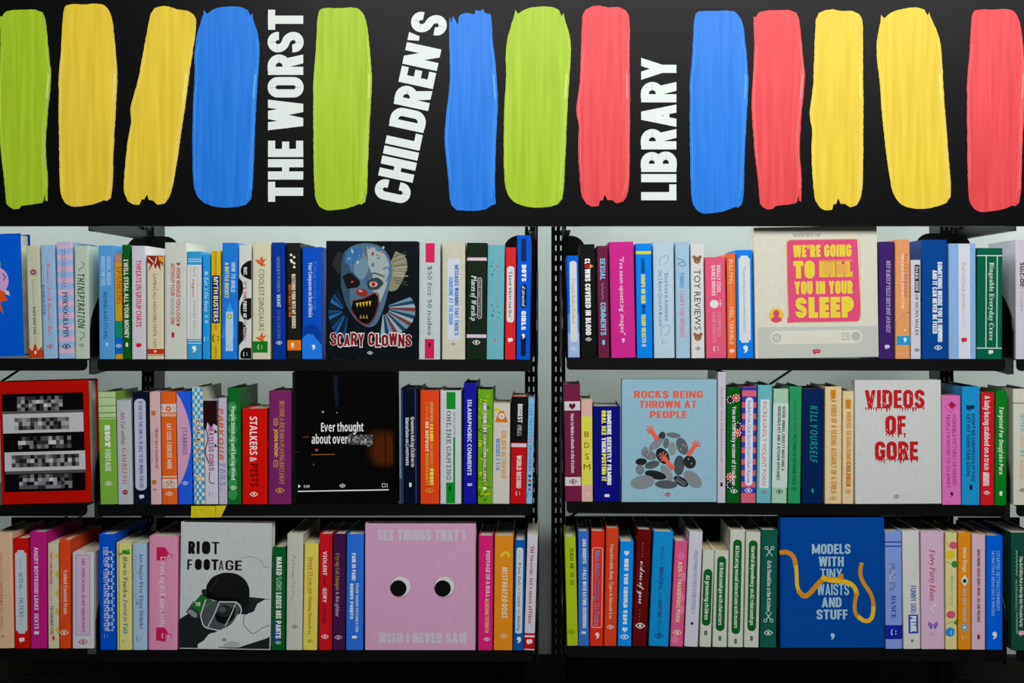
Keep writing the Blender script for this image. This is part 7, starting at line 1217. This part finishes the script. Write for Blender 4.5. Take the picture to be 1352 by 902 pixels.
B('3b', 695.5, 711, 706.5, 691.8, 705.5, 'd2cdd8', 'white book with a red foot, Hi Sweetie, by the gap', [('t', '“Hi Sweetie, let’s meet offline”', 719, 828, .3, 5, 'a52836', 'R'), ('b', 836.5, 857.5, 'b51d28'), ('b', 839.5, 842, 'd8cfd6'), ('m', 'M', 0, 847.5, 'ecdfe2', 1.2)])
# ---- lower shelf, right bay
B('3c', 744, 761.5, 709.5, 749.5, 762.3, 'a8bc28', 'lime book by the gap with thin black capitals', [('t', 'TEACH_ME_TO_GG', 724, 773, 1.5, 5, '2f3a12', 'C11'), ('m', 'E', -1, 835, '75841c', 1)], dep=.16)
B('3c', 762.5, 778.3, 702, 764, 777.3, '4273c2', 'blue book PALS WITH EATING DISORDERS', [('t', '“ANA BUDDYS” | PALS WITH EATING DISORDERS', 712, 830, 1.2, 5, 'd3def0', 'C20'), ('r', -3, 3, 834, 837.5, 'c3d2ea')])
B('3c', 780, 799, 702, 778.5, 796.3, 'd23a2c', 'red book with an outlined title frame and comma', [('o', -6.5, 6.5, 724, 829, 'e6b8b0', .9, 2.5), ('t', 'Man Masturbating, He Posts', 728, 826, 0, 5.6, 'cfd8ee', 'B'), ('t', 'Man Masturbating, He Posts', 728.4, 825.6, 0, 5, '3556a0', 'B'), ('m', 'Q', 1, 839.5, 'eadcd8', 1.2)])
B('3c', 800, 817.3, 698, 797.2, 814, 'cf4a2c', 'red-orange book Unachievable Body Types & Steroid Use', [('t', 'Unachievable Body Types & Steroid Use', 719, 818, 0, 4.4, 'eccbbf', 'R'), ('m', 'E', 0, 828.5, 'ecd0c4', .9)])
B('3c', 818.3, 837.3, 716, 815.3, 833.5, '1b8ce4', 'bright blue book WHY YOU SHOULD VAPE with hearts', [('m', 'H', 0, 731, 'd6e6f2', 1.2), ('t', 'WHY YOU SHOULD VAPE', 738, 825, 0, 5.4, 'd6e6f2', 'C36'), ('m', 'H', 0, 832, 'd6e6f2', 1.2), ('m', 'E', 0, 841.5, 'd6e6f2', 1.1)])
B('3c', 840.5, 861.3, 700, 835, 853, '641418', 'dark maroon book videos of gore in white script', [('t', '. . . . . .', 718, 736, 0, 3, 'd9c9c9', 'S'), ('t', 'videos of gore', 742, 798, 0, 7, 'f0e8e8', 'K'), ('t', '. . . .', 806, 820, 0, 3, 'd9c9c9', 'S'), ('m', 'E', 0, 827, 'f0e8e8', 1.2)])
B('3c', 862.3, 890, 703, 856.5, 882.5, '1e8fcc', 'azure book with dark purple lettering', [('t', 'PRAISED', 722, 740, -.5, 4.6, '24609a', 'S'), ('t', 'AS', 742, 748, -.5, 3, '24609a', 'S'), ('t', 'BEAUTIFUL', 750, 780, -.5, 5.4, '33305e', 'B'), ('t', 'AND', 782, 791, -.5, 4, '24609a', 'S'), ('t', 'HURTING', 793, 816, -.5, 5.4, '33305e', 'I'), ('t', 'MYSELF', 818, 837, -.5, 4.6, '24609a', 'S'), ('m', 'E', 0, 840.5, '12406a', 1.1)])
B('3c', 891, 908.5, 715.5, 884.3, 902, 'd4608e', 'mottled pink book with pale yellow capitals', [('c', 1, 735, 4, 5, 'dd79a2'), ('c', 3, 790, 5, 7, 'dd79a2'), ('c', 4, 806, 4, 6, 'dc84aa'), ('c', -2, 846, 5, 5, 'dd79a2'), ('c', 5, 762, 3, 6, 'dc84aa'), ('t', 'ADS', 742, 756, 0, 5, 'e9dc9a', 'B'), ('t', 'for', 758, 763, 0, 3, 'e9dc9a', 'B'), ('t', 'TRANSEXUAL PORN', 765, 822, 0, 5, 'e9dc9a', 'B'), ('m', 'E', 0, 836, 'ecd8b0', 1.1)])
B('3c', 909.7, 928.5, 703, 903.3, 921.5, 'cdccd8', 'tall pale grey book with thin blue lettering', [('t', 'WHAT’S WHAT DO I NEXT GAME INITIAL A', 728, 811, 1.2, 5, '6d7fae', 'R'), ('c', 0, 824, 2, 2, '2a3a78', 8)], dep=.2)
def aibook(x0, x1, y, a0, a1, p0, p1, s, lb, dep=.15):
    B('3c', x0, x1, y, a0, a1, 'c9cdc2', lb, [('r', -5.8, 5.8, p0, p1, '17602a', 5.6), ('t', s, p0+8, p1-8, 0, 4.8, 'e4ece2', 'B'), ('m', 'V', 0, p1+10, '174a26', .9), ('s', [(0, p1+8), (0, p1+12)], .5, 'a9c4ae')], dep, 'd9c59a')
aibook(929, 942.7, 727, 922.3, 940, 752, 827, 'AI grooming children', 'shortest pale book with a green capsule, AI grooming children', .12)
aibook(943.3, 963, 728, 940.5, 959.8, 735, 834, 'AI Relationships with characters', 'pale book with green capsule AI Relationships with characters', .12)
aibook(964, 984.3, 700.5, 960.8, 981.2, 713, 838, 'AI Initiating sexual interactions with minors', 'tall pale book with green capsule AI Initiating interactions')
aibook(985, 1004.6, 703.5, 981.8, 1002.2, 714, 834, 'Harmful dependency on AI relationships', 'pale book with green capsule Harmful dependency on AI')
def sciss(y, s): return [('s', [(-4, y-5*s), (3, y+5*s)], 1, 'c6d6d0'), ('s', [(4, y-5*s), (-3, y+5*s)], 1, 'c6d6d0'), ('s', [(-4+2*math.cos(k), y+6*s+2*math.sin(k)) for k in [i*math.pi/4 for i in range(8)]], .8, 'c6d6d0', True), ('s', [(4+2*math.cos(k), y+6*s+2*math.sin(k)) for k in [i*math.pi/4 for i in range(8)]], .8, 'c6d6d0', True)]
B('3c', 1005.2, 1027.3, 700.5, 1003, 1025.3, '1e5c50', 'dark teal green book Girls Should be in the Kitchen', sciss(730, -1)+sciss(814, 1)+[('t', 'Girls Should be in the Kitchen', 741, 808, 0, 5, 'd3dfdb', 'B'), ('m', 'E', 0, 836, 'd8e2de', 1.1)])
def ribbon():
    W_ = [('T', 'MODELS', 1072, 1123, 719.5, 732.5, 'a3c1d2', 'C19'), ('T', 'WITH', 1081, 1114, 736, 749, 'a3c1d2', 'C19'), ('T', 'TINY', 1083, 1112, 752, 765, 'a3c1d2', 'C15'), ('T', 'WAISTS', 1079, 1121, 772, 787, 'a3c1d2', 'C15'), ('T', 'AND', 1085, 1111, 790, 803, 'a3c1d2', 'C19'), ('T', 'STUFF', 1078, 1119, 806, 819, 'a3c1d2', 'C19')]
    lo, hi = 'c98e24', 'e0b52e'
    return W_+[('sc', [(1029.5, 731), (1040, 729), (1049, 737), (1051, 750)], 6, lo, 7), ('sc', [(1051, 748), (1052, 762), (1052, 776), (1057, 785)], 5, hi, 8), ('sc', [(1054, 781), (1062, 790), (1070, 784), (1078, 774), (1086, 766), (1094, 765)], 6.5, lo, 6),
        ('p', [(1092, 764), (1105, 763), (1113, 758), (1114, 765), (1100, 771)], lo), ('sc', [(1085, 762), (1091, 767), (1103, 768), (1121, 770), (1130, 778), (1131, 788)], 6, hi, 8), ('sc', [(1131, 784), (1128, 800), (1129, 812), (1136, 819)], 5, lo, 6), ('sc', [(1133, 815), (1141, 822), (1150, 820), (1153, 810), (1153, 798)], 5.5, hi, 8), ('sc', [(1153, 802), (1152, 788), (1138, 768), (1135, 756), (1138, 744)], 5.2, lo, 9), ('m', 'Q', 1099, 841, 'b5cbdc', 1.2)]
F('3c', 1029.5, 1167.5, 684.5, 1030, 1167.5, '0f4c98', 'large blue face-out book with a gold ribbon round its title', ribbon(), th=.036)
B('3c', 1168.2, 1190.5, 702, 1169, 1191.8, '869edb', 'periwinkle book with navy bands and a navy block', [('b', 715.5, 717, '2a3c9c'), ('b', 721, 722.5, '2a3c9c'), ('mos', -5.5, 2.5, 744, 781, 2.4, '6f82b4', 'b4c1de'), ('t', 'DANCE', 787, 817, 0, 6.4, '26398c', 'R'), ('b', 826, 844.5, '20309a'), ('m', 'U', 0, 835.5, 'd8def4', 1.2)])
B('3c', 1191, 1213.8, 701.5, 1192.6, 1216, 'd2d2d0', 'off-white book FUNNY DOG PRANK in blue', [('t', 'FUNNY DOG', 774, 810, 2.5, 7, '3a57a4', 'C13'), ('r', -4.5, 8.5, 812, 837, '2f4ea8'), ('t', 'PRANK', 814, 835, 2, 8, 'e4e6ea', 'C24'), ('r', -1.5, 2, 845, 848.5, '7d7f84')])
B('3c', 1214.8, 1247, 702.5, 1216.8, 1247.4, 'd3b6cc', 'pale pink book Fairy Party Ideas with a butterfly', [('t', 'Fairy Party Ideas', 726, 794, 0, 7.5, 'b0284c', 'RI'), ('p', [(0, 825), (-6, 821), (-7, 826), (-3, 830)], '9a6ab0'), ('p', [(0, 825), (6, 821), (7, 826), (3, 830)], '9a6ab0'), ('p', [(0, 826), (-5, 829), (-2, 832)], '4a74b8'), ('p', [(0, 826), (5, 829), (2, 832)], '4a74b8'), ('c', 3, 800, 2, 2, 'e3d0dd'), ('c', -2, 804, 1.4, 1.4, 'e3d0dd'), ('c', 1, 808, 1.4, 1.4, 'e3d0dd'), ('c', -2, 720, 1, 1, 'e3d0dd'), ('m', 'U', 0, 838, 'a08aa0', .8)])
B('3c', 1248, 1264, 704, 1248.3, 1264, 'd8cf98', 'pale yellow book with balloons', [('c', 2.5, 720.5, 5, 5, 'cf5a78'), ('s', [(-6, 716), (-3, 722), (-1, 720)], .6, '3c7a3a'), ('c', -1.6, 732.5, 6, 6, 'd6c23c'), ('c', 4, 745.5, 3.8, 4.6, '3c8a48'), ('s', [(-7, 742), (0, 745)], .6, '3c7a3a'), ('t', 'Birthday Cards', 761, 799, 1, 4, '8fa8a4', 'S'), ('c', -.5, 812, 6, 5, 'cf5a78'), ('s', [(-7, 825), (0, 821), (6, 824)], .6, '3c7a3a'), ('p', [(7, 818), (3, 823), (7, 826)], '3c8a48'), ('c', -1.5, 835, 6.4, 6, '3a8ed0'), ('m', 'U', 2, 836, 'dfe9ef', .8)])
B('3c', 1265, 1282.3, 704, 1264.8, 1282.3, 'dc8e22', 'orange book How Dogs See the World with an eye', [('t', 'How Dogs', 724, 756, .3, 4.8, 'e8dcc8', 'B'), ('p', [(0, 759), (5, 767), (0, 775), (-5, 767)], 'e3e2da'), ('c', 0, 767.5, 2.8, 2.8, '2d6a90'), ('c', 0, 767.5, 1.2, 1.2, 'k'), ('t', 'See the World', 777, 821, .3, 4.6, 'a6c4da', 'B'), ('p', [(-5.5, 825), (5.5, 825), (4, 832), (0, 836), (-4, 832)], '7fa6c0'), ('c', 0, 829, 1.6, 1.6, 'e6ecee'), ('m', 'U', 0, 842, 'ecdcc0', .9)])
B('3c', 1283, 1301.6, 706.5, 1282.8, 1301.2, 'd8b7c6', 'pink book MUM FINDING VIDEOS ABOUT DRUGS', [('t', 'MUM FINDING VIDEOS ABOUT DRUGS, SEX AND VIOLENCE', 726, 822, 0, 4, '7a2c40', 'C17'), ('m', 'V', 0, 842, '8c2434', .9)], pages='cdb98e')
B('3c', 1302.4, 1324.3, 708, 1302, 1324.3, '0f66d6', 'blue book on comments about being gay, comma at foot', [('t', 'I STARTED GETTING COMMENTS', 728, 807, 4.5, 4.4, '9dc0ea', 'S'), ('t', 'SAYING THAT BEING GAY IS WRONG', 728, 814, -2, 4.4, '9dc0ea', 'S'), ('m', 'Q', 0, 839, 'dfe4d8', 1.4)], pages='cdb98e', dep=.2)
B('3d', 1334.5, 1366, 704, 1335.5, 1366, '1c4f40', 'dark green book on the lower shelf cut by the right edge', [('sc', [(-8+(1.2 if i % 2 else -1.2), 727+i*2.6) for i in range(14)], .7, 'b9c9c0', 1), ('t', 'AND OTHER INTERNET RESULTS', 765, 807, -8.5, 2.6, 'a9bdb2', 'S'), ('sc', [(-8+(1.2 if i % 2 else -1.2), 809+i*2.6) for i in range(12)], .7, 'b9c9c0', 1), ('t', 'The Girl Who Put a Pen Up Her Private Parts', 735, 828, -2.3, 4, 'e0e6e2', 'B'), ('m', 'M', -2, 836, 'd9b9bc', 1.2)])

# ------------------------------------------------------------------ yellow tape on the middle shelf
def tape(pts, label):
    g = Geo(); g.prism([(wx(x), wz(y)) for x, y in pts], lambda p: (p[0], -.0024, p[1]), lambda p: (p[0], -.0017, p[1]))
    g2 = Geo()
    o = g.out('tape', mat('e2d21c', 'tape')); o['label'] = label; o['category'] = 'tape'; o['group'] = 'yellow tape on the middle shelf edge'
tape([(253, 668), (284.6, 668), (285.2, 683), (252.5, 683.6)], 'wider piece of yellow tape stuck on the middle shelf edge')
tape([(285.2, 667.6), (299.5, 667.4), (292, 682.8), (285.6, 683.2)], 'small slanted end piece of yellow tape on the shelf edge')
